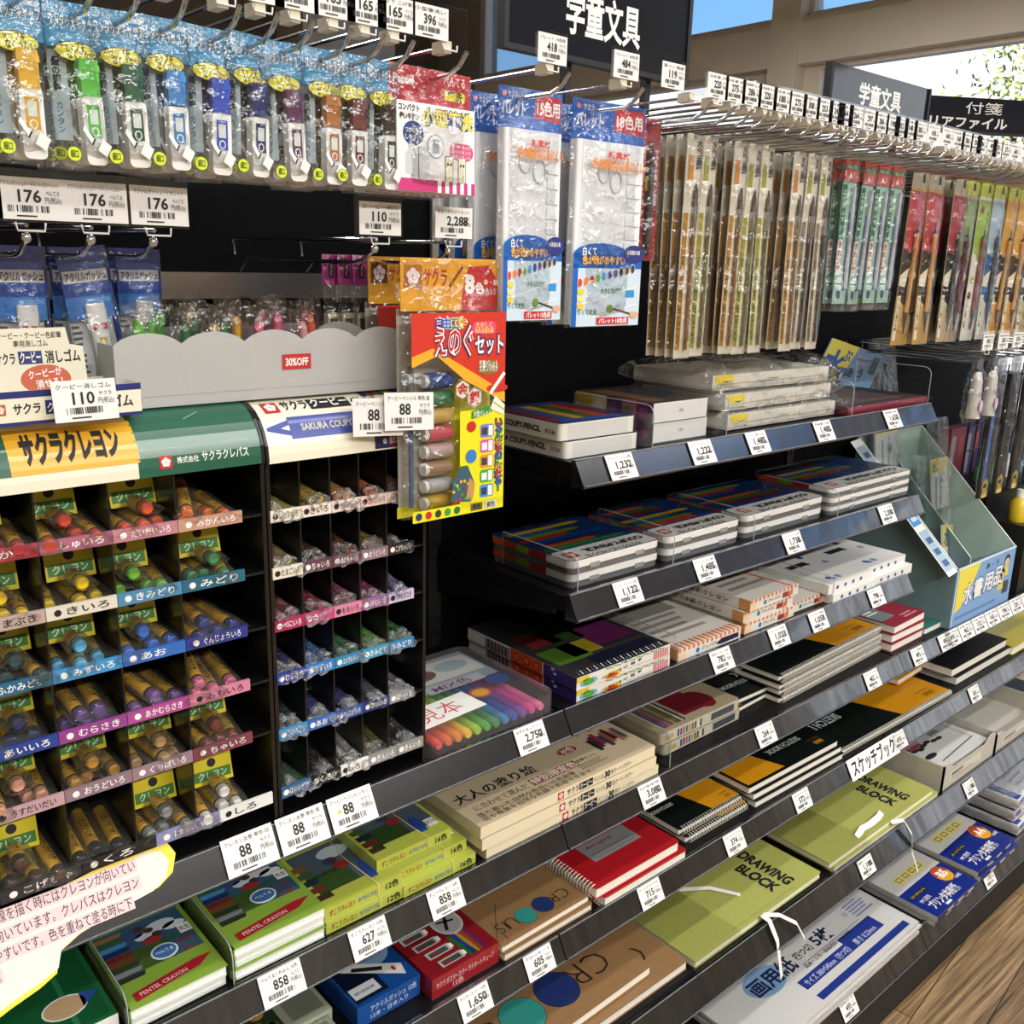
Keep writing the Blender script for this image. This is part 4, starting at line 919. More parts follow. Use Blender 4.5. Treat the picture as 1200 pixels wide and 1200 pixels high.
# S7
z7 = ZT['S7']-.0035
def coupy(w, d, h):
    t = thing('pencil_tin', 'x', 'pencil tin')
    b = MB(); b.rbox(-w/2, w/2, -d/2, d/2, 0, h, .006, M('2a3f86', .35, coat=.4), M('ebe8df', .4), 4); tp, fr, lf, rt = faces(b, w, d, 0, h)
    for k, c in enumerate(('8a2f28', '2a5a9a', 'c9a82a', '35672f', 'b8502a', '7a2a4a')): tp.rect(w*(.05+.15*k), d*.1, w*.14, d*.8, M(c, .4, coat=.3), 1)
    tp.rect(w*.1, d*.04, w*.8, d*.12, M('3558a8'), 2)
    lf.text('SAKURA COUPY-PENCIL', d*.02, h*.32, h*.36, M('3a2c22'), 2, w=d*.74, bold=3); lf.text('FY12-R1', d*.82, h*.32, h*.26, M('3a2c22'), 2, w=d*.12)
    fr.rect(w*.1, 0, w*.8, h*.9, M('d9d8d2'), 1)
    b.build('case', t)
    b = MB(); b.rbox(-w/2-.0012, w/2+.0012, -d/2-.0012, d/2+.0012, 0, h+.001, .007, SHRINK); b.build('shrink_wrap', t)
    return t
q = coupy(.138, .15, .0215)
pile(q, ['lower white-edged pencil tin at the left end of the top shelf', 'upper white-edged pencil tin at the left end of the top shelf'], .832, .97, .842, .15, z7, .0225, [(.004, 0, 0), (-.002, .002, -1)])
def pastel(w, d, h):
    t = thing('pastel_box', 'x', 'pastel box')
    b = MB(); b.box(-w/2, w/2, -d/2, d/2, 0, h, M('e7e6e2', .5)); tp, fr, lf, rt = faces(b, w, d, 0, h)
    lf.rect(0, 0, d*.22, h, M('e6c81f', .4), 1); lf.text('パスティック', d*.03, h*.35, h*.2, INK, 2, w=d*.16)
    for k, (c, c2) in enumerate((('d8cfae', 'efe9d0'), ('3a2f5a', '6a4a78'), ('b0687a', '5a7a4a'), ('5c2a50', '8a3f7a'))): lf.rect(d*(.22+.19*k), 0, d*.2, h, M(c, .45), 1); lf.ell(d*(.3+.19*k), h*.4, d*.06, h*.3, M(c2, .45), 2)
    tp.rect(0, 0, w, d, M('57423a', .45), 1); tp.rect(w*.1, d*.1, w*.3, d*.8, M('8a6a4a', .45), 2); tp.rect(w*.5, d*.2, w*.4, d*.6, M('3a4a5a', .45), 2)
    for k in range(14): fr.rect(w*.02, h*(.05+.065*k), w*.96, h*.012, M('c9c8c4'), 1)
    fr.text('12色', w*.5, h*.45, h*.14, M('9a9a98'), 2, al='c')
    b.build('carton', t); b = MB(); b.box(-w/2-.001, w/2+.001, -d/2-.001, d/2+.001, 0, h+.001, SHRINK); b.build('shrink_wrap', t)
    return t
q = pastel(.118, .15, .027)
pile(q, ['lower pastel box with yellow end label on the top shelf', 'upper pastel box with yellow end label on the top shelf'], 1.012, 1.13, .848, .15, z7, .0285, [(.004, .003, 0), (-.002, 0, 0)])
def bagged(w, d, h):
    t = thing('bagged_box', 'x', 'art set')
    b = MB(); b.box(-w/2, w/2, -d/2, d/2, 0, h, M('dfdbcf', .55), top=M('cfc8b4')); tp, fr, lf, rt = faces(b, w, d, 0, h); tp.rect(w*.1, d*.1, w*.8, d*.3, M('c9c2ae'), 1); fr.rect(w*.05, h*.35, w*.9, h*.08, M('b9b09a'), 1)
    fr.rect(w*.02, h*.5, w*.14, h*.5, M('e8cf2a', .4), 2); b.build('carton', t)
    b = MB(); rs = random.Random(2)
    def wrap(u, v):
        a = 2*math.pi*u; cx, sy = math.cos(a), math.sin(a); k = (abs(cx)**6+abs(sy)**6)**(-1/6)
        e = abs(v-.5)*2
        flat = 1 if e < .86 else (1-(e-.86)/.14)*.85+.15
        return ((-w/2-.03)+(w+.06)*v, (d/2+.006)*k*cx, h/2+(h/2+(.014 if sy > 0 else .002))*k*sy*flat + (.006*math.sin(17*v+3*a)+.003*math.sin(41*v-5*a))*(1 if sy > .2 else .1)+.003*(1 if sy > 0 else .3))
    b.grid(wrap, 30, 26, CELLO if False else FILM); b.build('film_bag', t); return t
q = bagged(.30, .16, .023)
pile(q, ['bottom white box in a loose film bag on the top shelf', 'middle white box in a loose film bag on the top shelf', 'top white box in a loose film bag with a yellow tab'], 1.165, 1.465, .85, .16, z7+.002, .029, [(.02, 0, 0), (.01, .004, 1), (-.005, .008, -2)])
t = thing('pencil_folder', 'dark red flat folder in film at the right end of the top shelf', 'folder')
b = MB(); b.box(-.14, .14, -.09, .09, 0, .013, M('7d1f2e', .4), top=M('4a3a3c', .4)); f = F(b, (-.14, -.09, .013), (1, 0, 0), (0, 1, 0)); f.rect(.03, .02, .2, .13, M('6d5a5c', .4), 1); b.build('folder_body', t)
b = MB()
def wrapf(u, v):
    a = 2*math.pi*u; cx, sy = math.cos(a), math.sin(a); k = (abs(cx)**8+abs(sy)**8)**(-1/8)
    return (-.15+.31*v, .093*k*cx, .0072+.0078*k*sy*(1 if v < .94 else .3)+.0012*math.sin(40*v+3*a)*max(0, sy))
b.grid(wrapf, 24, 20, SHRINK); b.build('film_wrap', t); place(t, 1.50, 1.78, .832, .18, z7+.001)
# clear acrylic dividers on shelves
def divider(sh, x, d, h, lb, w=.0022):
    yf = YF[sh]; b = MB(); z = ZT[sh]-.004
    b.T = Matrix(((0, 0, 1, x), (1, 0, 0, yf+.006), (0, 1, 0, z), (0, 0, 0, 1)))
    b.prism([(0, 0), (d, 0), (d, h)] + [(.014-.014*math.sin(a), h-.014+.014*math.cos(a)) for a in [math.radians(q) for q in (0, 30, 60, 90)]], 0, w, ACRYL)
    op = [(0, 0), (0, h-.014)] + [(.014-.014*math.cos(a), h-.014+.014*math.sin(a)) for a in [math.radians(q) for q in (30, 60, 90)]] + [(d, h)]
    b.tube([(p[0], p[1], w/2) for p in op], .0007, M('a9b0b6', .15, coat=.5), 5)  # pale grey rim bead added, its tone standing for the edge highlight
    b.T = None
    o = b.build('shelf_divider'); tag(o, lb, 'shelf divider')
for sh, x, h, lb in (('S7', .978, .06, 'left of the pastel boxes'), ('S7', 1.142, .062, 'between pastel boxes and film bags on the top shelf'), ('S7', 1.49, .06, 'right of the film bags'), ('S7', 1.762, .07, 'at the right end of the top shelf'),
                     ('S6', .847, .05, 'at the left end of the tin shelf'), ('S6', 1.0405, .055, 'between the first two tin stacks'), ('S6', 1.236, .05, 'between second and third tin stacks'), ('S6', 1.483, .05, 'between third and last tin stacks'), ('S6', 1.76+.023, .06, 'right of the last tin stack') if False else ('S6', 1.482, .06, 'x'),
                     ('S5', 1.068, .045, 'right of the illustrated crayon boxes'), ('S5', 1.50, .05, 'left of the dotted boxes'), ('S4', 1.062, .06, 'between the beige sets and beige cases'), ('S4', .351, .05, 'between the two light green crayon stacks'), ('S4', .242, .05, 'between dark green box and light green boxes')):
    if lb == 'x': continue
    divider(sh, x, .15, h, 'clear acrylic shelf divider ' + lb)
# clear pastel pen case on the left bay shelf
t = thing('pen_case', 'clear plastic case of rainbow felt pens beside the pencil dispenser', 'pen case')
w, d, h = .208, .20, .03
b = MB(); b.rbox(-w/2, w/2, -d/2, d/2, 0, h, .018, CASE, None, 6); b.build('clear_case', t)
b = MB(); f = F(b, (-w/2, -d/2, h-.003), (1, 0, 0), (0, 1, 0)); f.rect(w*.08, d*.50, w*.84, d*.45, M('9fb0bb', .4), 1); f.rect(w*.3, d*.62, w*.6, d*.28, M('e3e2dc', .4), 2); f.ell(w*.45, d*.75, w*.12, d*.08, M('6a3a2a'), 3); f.ell(w*.72, d*.78, w*.13, d*.08, M('a9c4cf'), 3); f.rect(w*.08, d*.55, w*.2, d*.3, M('1f5f8a', .4), 3); f.text('Milky', w*.09, d*.65, .02, M('bfe0ea'), 4, w=w*.17)
f.rect(w*.35, d*.48, w*.45, d*.1, M('c9cbd6', .4), 3); f.text('MIX色', w*.4, d*.5, .013, M('7a2a6a'), 4, w=w*.3); f.ell(w*.62, d*.32, w*.08, d*.07, M('d2462a'), 3); f.ell(w*.62, d*.32, w*.06, d*.05, M('e8b52a'), 4); f.ell(w*.84, d*.42, w*.09, d*.08, M('1f3f9a'), 3); f.ell(w*.35, d*.24, w*.11, d*.04, M('e9efe4'), 3); f.text('ふでペン', w*.26, d*.22, .012, M('2f7a3a'), 4, w=w*.18)
b.build('printed_insert', t)
for i, c in enumerate(('e8474a', 'e8643a', 'ec8a2f', 'f0c62f', '9acb3a', '4fae3f', '2f8f5a', '2f7fc0', '2f4fb0', '7a3fa0', 'd83f9a', 'e86aa8')):
    b = MB(); x = -w/2+.018+i*.0152; b.tube([(x, -d/2+.012, .012), (x, d/2-.05, .012)], .0065, M(c, .3, coat=.4), 8); b.tube([(x, -d/2+.012, .012), (x, -d/2+.006, .012)], .0066, M(c, .3), 8, .005); b.build('felt_pen', t)
place(t, .612, .82, .822, d, ZT['S5']-.004)
b = MB(); b.box(-.055, .055, -.024, .024, 0, .0006, WHITE); f = F(b, (-.055, -.024, .0006), (1, 0, 0), (0, 1, 0)); f.text('見本', .018, .011, .026, M('c23a44', .6), 1, w=.066, bold=-.4)
o = b.build('sample_card'); o.location = (.665, .87, ZT['S5']-.004+h+.0006); o.rotation_euler.z = math.radians(4); tag(o, 'white handwritten card with red kanji for sample on the clear pen case', 'sign')

# ============================================================ dispensers of single crayons and pencils
YR = .815
def dispenser(label, x0, x1, rows, cols, strips, zb, ztop, depth, hdr, side_r):
    """rows: heights of strip bottoms, cols: divider x positions"""
    t = thing('crayon_dispenser', label, 'display rack', ((x0+x1)/2, YR+depth/2, zb)); o = Matrix.Translation((-(x0+x1)/2, -(YR+depth/2), -zb))
    K = M('0e0e10', .3, coat=.2)
    b = MB(); b.T = o
    b.box(x0, x0+.004, YR+.002, YR+depth, zb, ztop-.05, K); b.box(x1-.004, x1, YR+.002, YR+depth, zb, ztop-.05, K); b.box(x0, x1, YR+depth-.004, YR+depth, zb, ztop, K); b.box(x0, x1, YR+.05, YR+depth, ztop-.006, ztop, K)
    b.box(x0, x1, YR+.002, YR+depth, zb, zb+.004, K)
    for sx in (x0, x1-.004): b.box(sx, sx+.004, YR+.05, YR+depth, ztop-.05, ztop-.006, K)
    b.build('case', t)
    for k, z in enumerate(rows):
        b = MB(); b.T = o; b.box(x0+.004, x1-.004, YR+.003, YR+depth-.004, z+.001, z+.0035, K); b.build('tray', t)
        b = MB(); b.T = o; hs = .0115 if k < len(rows)-1 else .0125
        xs, cl, tx = strips[k]
        for i in range(len(cl)):
            b.box(xs[i]+.0003, xs[i+1]-.0003, YR, YR+.003, z-.001, z-.001+hs, M(cl[i], .35, coat=.2))
            f = F(b, (xs[i], YR, z-.001), (1, 0, 0), (0, 0, 1)); wd = xs[i+1]-xs[i]
            lt = sum(lin(cl[i])[:3]) > 1.1; ink = INK if lt else WHITE
            f.ell(wd*.16, hs*.5, hs*.27, hs*.27, ink, 1, 10); f.text(tx[i], wd*.28, hs*.26, hs*.5, ink, 1, w=wd*.6 if len(tx[i]) > 2 else wd*.4, bold=1)
        b.build('label_strip', t)
    b = MB(); b.T = o
    for x in cols: b.box(x-.0008, x+.0008, YR+.003, YR+depth-.004, rows[-1]+.004, ztop-.056, K)
    b.build('divider', t)
    # rounded printed header
    b = MB(); b.T = o; R = .05; S = R*math.pi/2+.004
    def cm(x, y, l):
        if y <= .004: return Vector((x0+x, YR-l, ztop-R-.004+y))
        a = (y-.004)/R; return Vector((x0+x, YR+R-(R+l)*math.cos(a), ztop-R+(R+l)*math.sin(a)))
    f = F(b, (0, 0, 0), (1, 0, 0), (0, 0, 1), cm); W = x1-x0
    hdr(f, W, S); b.build('header_sign', t)
    for sx in (x0, x1-.003):
        b = MB(); b.T = o @ Matrix(((0, 0, 1, sx), (1, 0, 0, 0), (0, 1, 0, 0), (0, 0, 0, 1)))
        pts = [(YR, ztop-R-.006)] + [(YR+R-(R+.001)*math.cos(math.radians(a)), ztop-R+(R+.001)*math.sin(math.radians(a))) for a in range(0, 91, 15)] + [(YR+R+.01, ztop-R-.006)]
        pts.reverse(); b.prism(pts, 0, .003, K); b.build('header_cheek', t)
    return t
def hdr_crayon(f, W, S):
    CR_ = M('ece5cf', .35, coat=.4); GR = M('1d5a44', .35, coat=.4); YE = M('e3ac2e', .35, coat=.4)
    n = 10; f.rect(0, 0, W, S, CR_, 0, n)
    xg = W-.118
    f.rect(xg, 0, W-xg, S, GR, 1, n)
    f.rect(0, S*.17, xg+.002, S*.50, YE, 1, n); f.rect(0, S*.20, .128, S*.42, M('3f8a4f', .35, coat=.3), 2, 5)
    f.rect(.118, S*.17, .016, S*.50, YE, 3, 6); f.rect(.134, S*.17, .014, S*.50, GR, 2, 6)
    f.poly([(-.001, S*.17), (.06, S*.17), (-.001, S*.26)], CR_, 3); f.poly([(-.001, S*.67), (-.001, S*.58), (.06, S*.67)], CR_, 3)
    f.text('サクラクレヨン', .158, S*.29, S*.27, INK, 3, w=xg-.17, bold=4)
    f.text('サクラクレヨン', .045, S*.76, S*.15, INK, 2, w=.10, bold=3); f.text('(ふとまき)', .152, S*.79, S*.10, INK, 2, w=.055, bold=0)
    f.flower(xg+.024, S*.14, S*.055, M('f3dede'), 3, M('b5282c')); f.text('株式会社', xg+.034, S*.12, S*.055, WHITE, 3, w=.02); f.text('サクラクレパス', xg+.057, S*.115, S*.085, WHITE, 3, w=.045)
    f.line(xg+.05, S*.62, xg+.066, S*.72, .0012, M('7fa08f'), 3)
def hdr_coupy(f, W, S):
    CR_ = M('ece5cf', .35, coat=.4); NB = M('1c2350', .35, coat=.4); BL = M('3a4a9a', .35, coat=.3)
    f.rect(0, 0, W, S, CR_, 0, 10)
    f.flower(.020, S*.72, S*.08, M('f3dede'), 3, M('b5282c')); f.text('サクラ', .032, S*.66, S*.15, INK, 3, w=.028, bold=2); f.rect(.062, S*.63, .046, S*.2, INK, 2, 4); f.text('クーピー', .064, S*.67, S*.13, WHITE, 4, w=.042, bold=2); f.text('ペンシル', .110, S*.66, S*.13, INK, 3, w=.034, bold=2)
    f.poly([(.006, S*.38), (.03, S*.30), (.03, S*.50), (.006, S*.42)], BL, 2); f.rect(.03, S*.26, .10, S*.28, BL, 2, 5); f.text('SAKURA COUPY', .042, S*.35, S*.09, M('c9c3a8'), 3, w=.058, bold=2)
    for i, c in enumerate(('24345f', '8a2a2f', '2f6a3f', 'c9a22a', '27479f', '6a2f5a')):
        f.rect(.128+.010*i, S*.80, .009, S*.19, M(c, .35), 2, 3); f.rect(.132+.0085*i, S*.02, .0085, S*.2, M(c, .35), 2, 3)
    f.rect(.122, S*.02, W-.124, S*.2, NB, 1, 4); f.flower(.134, S*.11, S*.04, M('f3dede'), 4); f.text('株式会社サクラクレパス', .139, S*.08, S*.07, WHITE, 4, w=W-.143)
LR = [1.255, 1.197, 1.140, 1.083, 1.026, .950]
LC = [.087, .147, .207, .266, .324, .386]
LS = [(LC, ['b23a4a', 'b23a4a', 'a8647c', 'bd7f8c', 'c2947f'], ['きしゅ', 'あか', 'しゅいろ', 'だいだいいろ', 'みかんいろ']),
      (LC, ['c2a9a4', 'b9a29a', 'd9d4c4', '4a86ad', '24627a'], ['れもん', 'やまぶき', 'きいろ', 'きみどり', 'みどり']),
      (LC, ['2c6a7a', '24618a', '3a8fc9', '2f68b8', '27358a'], ['あお', 'ふかみどり', 'みずいろ', 'あお', 'ぐんじょういろ']),
      (LC, ['24408f', '24408f', '8f3f8a', 'a8488f', 'd27f9c'], ['あい', 'あいいろ', 'むらさき', 'あかむらさき', 'ももいろ']),
      (LC, ['c9a0a4', 'bd9aa0', '8c7480', '947a86', '7a3a48'], ['うす', 'うすだいだい', 'おうどいろ', 'くちばいろ', 'ちゃいろ']),
      ([.087, .147, .215, .283, .347, .405], ['2b2b33', '2b2b33', '1a1a1e', '8d8db8', 'e6e6e4'], ['こげ', 'こげちゃ', 'くろ', 'はいいろ', 'しろ'])]
dispenser('black crayon dispenser with yellow and green rounded header', .045, .411, LR, [.147, .207, .266, .324], LS, .922, 1.362, .20, hdr_crayon, True)
CRW = [1.249, 1.191, 1.136, 1.079, 1.017, .950]
CC = [.4145, .448, .482, .516, .55, .5835]
CS = [(CC, ['e9e2d0', 'e9dcd0', 'e6d3c8', 'e3c3b8', 'e6cfc6'], ['レモンいろ', 'きいろ', 'やまぶきいろ', 'だいだいいろ', 'うすだいだい']),
      (CC, ['e4dccb', '5c3a48', '6f4452', '8d7080', '2a2328'], ['たまごいろ', 'ちゃいろ', 'あかちゃいろ', 'おうどいろ', 'こげちゃいろ']),
      (CC, ['a8285a', 'c2447a', 'd883a2', '9a5a98', 'cfbede'], ['べにいろ', 'あか', 'ももいろ', 'あかむらさき', 'うすむらさき']),
      (CC, ['24398a', '2f78bd', '2f7fae', '3a8fb0', '2a7aa8'], ['むらさき', 'みずいろ', 'エメラルドいろ', 'きみどり', 'みどり']),
      (CC, ['3f86bd', '3563ab', '2a4a94', '1f3474', '8a8a8e'], ['ふかみどり', 'あお', 'ぐんじょういろ', 'あいいろ', 'はいいろ']),
      ([.4145, .450, .486, .522, .56, .597], ['2f5f8a', '131316', 'e6e6e4', '8f8f8f', '8d8d86'], ['はいみどり', 'くろ', 'しろ', 'ぎんいろ', 'きんいろ'])]
dispenser('black pencil dispenser with cream and blue rounded header', .4125, .601, CRW, [.448, .482, .516, .55], CS, .922, 1.360, .17, hdr_coupy, True)

def crayon_proto(col, seed, headed):
    rs = random.Random(seed)
    t = thing('bagged_crayon', 'x', 'crayon')
    r = .0060; L = .07
    Y = M('f8c228', .45, coat=.2); C = M(col, .45)
    b = MB(); y0 = -.038
    b.tube([(0, y0, r), (0, y0+.011, r)], r*.97, C, 12); b.tube([(0, y0-.0015, r), (0, y0, r)], r*.75, C, 12, r*.97); cr = b.build('crayon', t)
    b = MB(); b.tube([(0, y0+.0075, r), (0, y0+.0105, r)], r*1.01, M('2a2018', .5), 12, caps=False); b.tube([(0, y0+.0105, r), (0, y0+L, r)], r*1.02, Y, 12)
    def cyl(x, y, l):
        a = (x-.5)*2.0; return Vector((math.sin(a)*(r*1.03+l), y0+.014+y, r+math.cos(a)*(r*1.03+l)))
    f = F(b, (0, 0, 0), (1, 0, 0), (0, 1, 0), cyl)
    vs, fs, tw = glyphs('サクラクレヨン', 2); b.add([cyl(.30+.42*yy, .004+x/tw*.036, .0002) for x, yy in vs], fs, M('4a2a12', .5))
    b.build('paper_wrapper', cr)
    hw = .0125; y1 = -.047; Lb = .092
    def bag(sgn):
        def fn(u, v):
            x = (u-.5)*2; y = y1+Lb*v
            prof = max(0, 1-abs(x)**2.2)*(1 if .08 < v < .9 else .55)
            z = r+sgn*(r+.0012)*prof + rs.uniform(-.0012, .0012)*(1-prof)
            return (x*hw*(1+.06*math.sin(9*v)), y+rs.uniform(-.001, .001), max(.0002, z))
        return fn
    b = MB(); b.grid(bag(1), 8, 7, BAG); b.grid(bag(-1), 8, 4, BAG)
    b.build('clear_bag', t)
    if headed:
        b = MB(); y = -.010
        b.T = Matrix.Translation((0, y, .003)) @ Matrix.Rotation(math.radians(-14), 4, 'X')
        b.box(-.021, .021, 0, .0006, 0, .031, M('dcc91f', .45)); f = F(b, (-.021, 0, 0), (1, 0, 0), (0, 0, 1))
        f.ell(.021, .0215, .0046, .0046, INK, 1, 14); f.rect(.002, .004, .038, .0105, M('3f7d33', .5), 1); f.text('クレヨン', .006, .006, .0065, M('d9e6b8'), 2, w=.03); f.text('サクラ', .003, .026, .0035, M('b5682c'), 1, w=.012)
        b.build('header_card', t)
    return t
CNAME = {'red': 'c22f38'}
crow = [('redx', [('b8323c', 'dark red'), ('b8323c', 'deep red'), ('cf4a36', 'vermilion'), ('e0562f', 'orange-red'), ('e57322', 'orange')]),
        ('', [('e3d42a', 'lemon'), ('e8c31c', 'golden yellow'), ('ecc81c', 'yellow'), ('6fb53a', 'yellow-green'), ('3f8f55', 'green')]),
        ('', [('2b6a72', 'teal'), ('2a4f55', 'deep green'), ('5cb3dc', 'light blue'), ('3a6fd0', 'blue'), ('2c3580', 'ultramarine')]),
        ('', [('26315e', 'indigo'), ('26315e', 'navy indigo'), ('6a4a8c', 'purple'), ('7d4f9a', 'red-purple'), ('de6f90', 'pink')]),
        ('', [('e3a184', 'pale orange'), ('e3a184', 'pale skin'), ('c08a2f', 'ochre'), ('b5915a', 'dull tan'), ('7d3324', 'brown')]),
        ('', [('4a2f22', 'dark brown'), ('4a2f22', 'dark brown'), ('1d1a18', 'black'), ('8d8f90', 'grey'), ('e8e6de', 'white')])]
TIER = ['top', 'second', 'third', 'fourth', 'fifth', 'bottom']
rs = random.Random(21)
for ri, (_, cs) in enumerate(crow):
    for ci in range(1, 5):
        col, cn = cs[ci]; xa, xb = LC[ci]+.002, LC[ci+1]-.002; z = LR[ri]+.004; xc = (xa+xb)/2
        hd_ = rs.random() < .62 or (ri, ci) in ((1, 4), (1, 3)); n = 3 if hd_ or ri == 5 else rs.choice((4, 5))
        spots = [(-.018, 0, 0), (.0, .0, 0), (.018, .0, 0), (-.009, .004, .0112), (.010, .006, .0112)]
        order = [0, 1, 2, 3, 4][:n]
        p0 = crayon_proto(col, ri*10+ci, False); gname = '%s crayons on the %s tier of the dispenser' % (cn, TIER[ri])
        for k, si in enumerate(order):
            dx, dy, dz = spots[si]
            o = p0 if k == 0 else dup(p0)
            swing = rs.uniform(-9, 9) if dz == 0 else rs.uniform(-16, 20)
            o.location = (xc+dx, YR+.050+dy+rs.uniform(-.012, .006), z+dz); o.rotation_euler = (math.radians(rs.uniform(2, 6) if dz == 0 else rs.uniform(7, 15)), rs.uniform(-.2, .2), math.radians(swing))
            o['group'] = gname
            o['label'] = 'bagged %s crayon, %s from left in the %s layer, %s dispenser tier' % (cn, ORD[si if si < 3 else si-3], 'lower' if si < 3 else 'upper', TIER[ri])
        if hd_:
            h0 = crayon_proto(col, 500+ri*10+ci, True)
            h0.location = (xc+rs.uniform(-.008, .008), YR+.053, z+.0118); h0.rotation_euler = (0, 0, math.radians(rs.uniform(-5, 5)))
            h0['label'] = '%s crayon with yellow-green header card at the back, %s dispenser tier' % (cn, TIER[ri])
def coupy_proto(col, seed):
    rs = random.Random(seed); t = thing('wrapped_pencil', 'x', 'coloured pencil'); r = .0046; C = M(col, .35, coat=.3)
    b = MB(); n = 10; y0 = -.045
    b.tube([(0, y0, r), (0, .06, r)], r, C, n, caps=False)
    ring = [(math.cos(2*math.pi*q/n), math.sin(2*math.pi*q/n)) for q in range(n)]
    v = [(r*c, y0, r+r*s_) for c, s_ in ring] + [(r*.55*c, y0, r+r*.55*s_) for c, s_ in ring] + [(r*.5*c, y0+.006, r+r*.5*s_) for c, s_ in ring]
    b.add(v, [(q, q+n, (q+1) % n+n, (q+1) % n) for q in range(n)] + [(q+n, q+2*n, (q+1) % n+2*n, (q+1) % n+n) for q in range(n)], C); b.add(v[2*n:], [tuple(range(n))], M('5a4a3a', .7))
    b.build('pencil', t)
    b = MB()
    def wr(u, v):
        a = 2*math.pi*u; y = y0-.010+v*.125
        k = 1.12 if v > .12 else (.9+.75*rs.random())
        if v > .9: k = 1.0+.7*rs.random()
        rr = r*k*(1+.06*rs.uniform(-1, 1)); return (rr*math.cos(a), y, max(.0001, r+rr*math.sin(a)))
    b.grid(lambda u, v: wr(u, v*.90+.10), 9, 12, CELLO, False); b.grid(lambda u, v: wr(u, v*.13), 9, 4, CELLO_END, False); b.build('cellophane_wrapper', t)
    if rs.random() < .55:
        b = MB(); b.T = Matrix.Translation((0, .022, 2*r+.0012)) @ Matrix.Rotation(rs.uniform(-.2, .2), 4, 'Y'); b.box(-.005, .0075, -.012, .014, 0, .0003, M('cfcfcb', .5)); f = F(b, (-.005, -.012, .0003), (0, 1, 0), (-1, 0, 0))
        f.bars(.003, -.008, .02, .004, M('77777a'), 1, 9); b.build('barcode_label', t)
    return t
prow = [[('e8d94a', 'lemon'), ('e9cf2a', 'yellow'), ('eda63a', 'golden'), ('e8742a', 'orange'), ('d98456', 'pale orange')],
        [('e0c98a', 'egg yellow'), ('6a3a22', 'brown'), ('8a4324', 'red-brown'), ('a8862a', 'ochre'), ('3a2a24', 'dark brown')],
        [('b02a4a', 'crimson'), ('c22a50', 'red'), ('df7f9e', 'pink'), ('c23a7a', 'magenta'), ('9f8fcf', 'pale violet')],
        [('4a4a8c', 'violet'), ('4a8fd8', 'sky blue'), ('3f9a5a', 'emerald'), ('7ac23a', 'yellow-green'), ('3a8a45', 'green')],
        [('23505a', 'deep green'), ('2a4aa8', 'blue'), ('26358a', 'ultramarine'), ('222c5c', 'indigo'), ('85878c', 'grey')],
        [('3f7a4a', 'grey-green'), ('17171a', 'black'), ('e8e8e4', 'white'), ('8f8a4a', 'gold'), ('3f4043', 'silver-grey')]]
for ri, cs in enumerate(prow):
    for ci, (col, cn) in enumerate(cs):
        cc = CC if ri < 5 else CS[5][0]
        xc = (cc[ci]+cc[ci+1])/2; z = CRW[ri]+.004; n = 5 if (ri, ci) not in ((0, 0), (1, 4), (5, 0)) else 4
        sp_ = [(-.0108, 0), (0, 0), (.0108, 0), (-.0054, .0105), (.0056, .0105)]
        ps = [coupy_proto(col, ri*7+ci*3+1), coupy_proto(col, ri*7+ci*3+90)]
        for k in range(n):
            o = ps[k] if k < 2 else dup(ps[k % 2])
            o.location = (xc+sp_[k][0], YR+.058+rs.uniform(-.010, .004), z+sp_[k][1]); o.rotation_euler = (math.radians(rs.uniform(4, 7) if k < 3 else rs.uniform(6, 11)), rs.uniform(-.5, .5), math.radians(rs.uniform(-3, 5)))
            o['group'] = '%s pencils on the %s tier of the pencil dispenser' % (cn, TIER[ri])
            o['label'] = 'wrapped %s pencil, %s from left in the %s layer of its slot, %s tier' % (cn, ORD[k if k < 3 else k-3], 'lower' if k < 3 else 'upper', TIER[ri])

# price cards taped to the pencil header
for k, (px, py, lb) in enumerate(((414, 512, 'left white card reading 88 taped over the pencil dispenser header'), (451, 505, 'right white card reading 88 taped over the pencil dispenser header'))):
    p = at(px, py, 1, .812); q = at(px+38, py-5, 1, .812)
    u = Vector((1, -.30, -.02)).normalized(); v = Vector((.03, .10, 1)).normalized(); v = (v-u*v.dot(u)).normalized(); n = u.cross(v)
    o = at(px, py, 1, (.806, .792)[k])
    card('88', 'クーピーペンシル 単色 %s' % ('黒', '金')[k], 'サクラ', lb, Matrix(((u.x, v.x, n.x, o.x), (u.y, v.y, n.y, o.y), (u.z, v.z, n.z, o.z), (0, 0, 0, 1))), .052, .038)

# ------------------------------------------------------------ frosted bin with loose wrapped pencils on top of the dispensers
ZTOP = 1.3625
bx0, bx1, by0, by1 = .292, .597, .852, .935
t = thing('frosted_bin', 'frosted white plastic bin with scalloped front and red sale sticker', 'bin', ((bx0+bx1)/2, (by0+by1)/2, ZTOP)); o_ = Matrix.Translation((-(bx0+bx1)/2, -(by0+by1)/2, 0))
b = MB(); b.T = o_; h = .066
edge = []
N = 5
for k in range(N):
    for i in range(9):
        u = (k+i/8)/N; edge.append((u*(bx1-bx0), h-.010+.010*math.sin(math.pi*i/8)**.7))
def panel(y, tk):
    pts = [(0, 0), (bx1-bx0, 0)] + list(reversed(edge))
    b.T = o_ @ Matrix(((1, 0, 0, bx0), (0, 0, -1, y+tk), (0, 1, 0, 0), (0, 0, 0, 1))); b.prism(pts, 0, tk, FROST); b.T = o_
panel(by0, .0016); panel(by1-.0016, .0016)
b.box(bx0, bx0+.0016, by0+.0016, by1-.0016, 0, h-.01, FROST); b.box(bx1-.0016, bx1, by0+.0016, by1-.0016, 0, h-.01, FROST); b.box(bx0+.0016, bx1-.0016, by0+.0016, by1-.0016, 0, .0016, FROST)
b.box(bx0-.0006, bx1+.0006, by0-.0006, by0, .010, .0108, FROST)
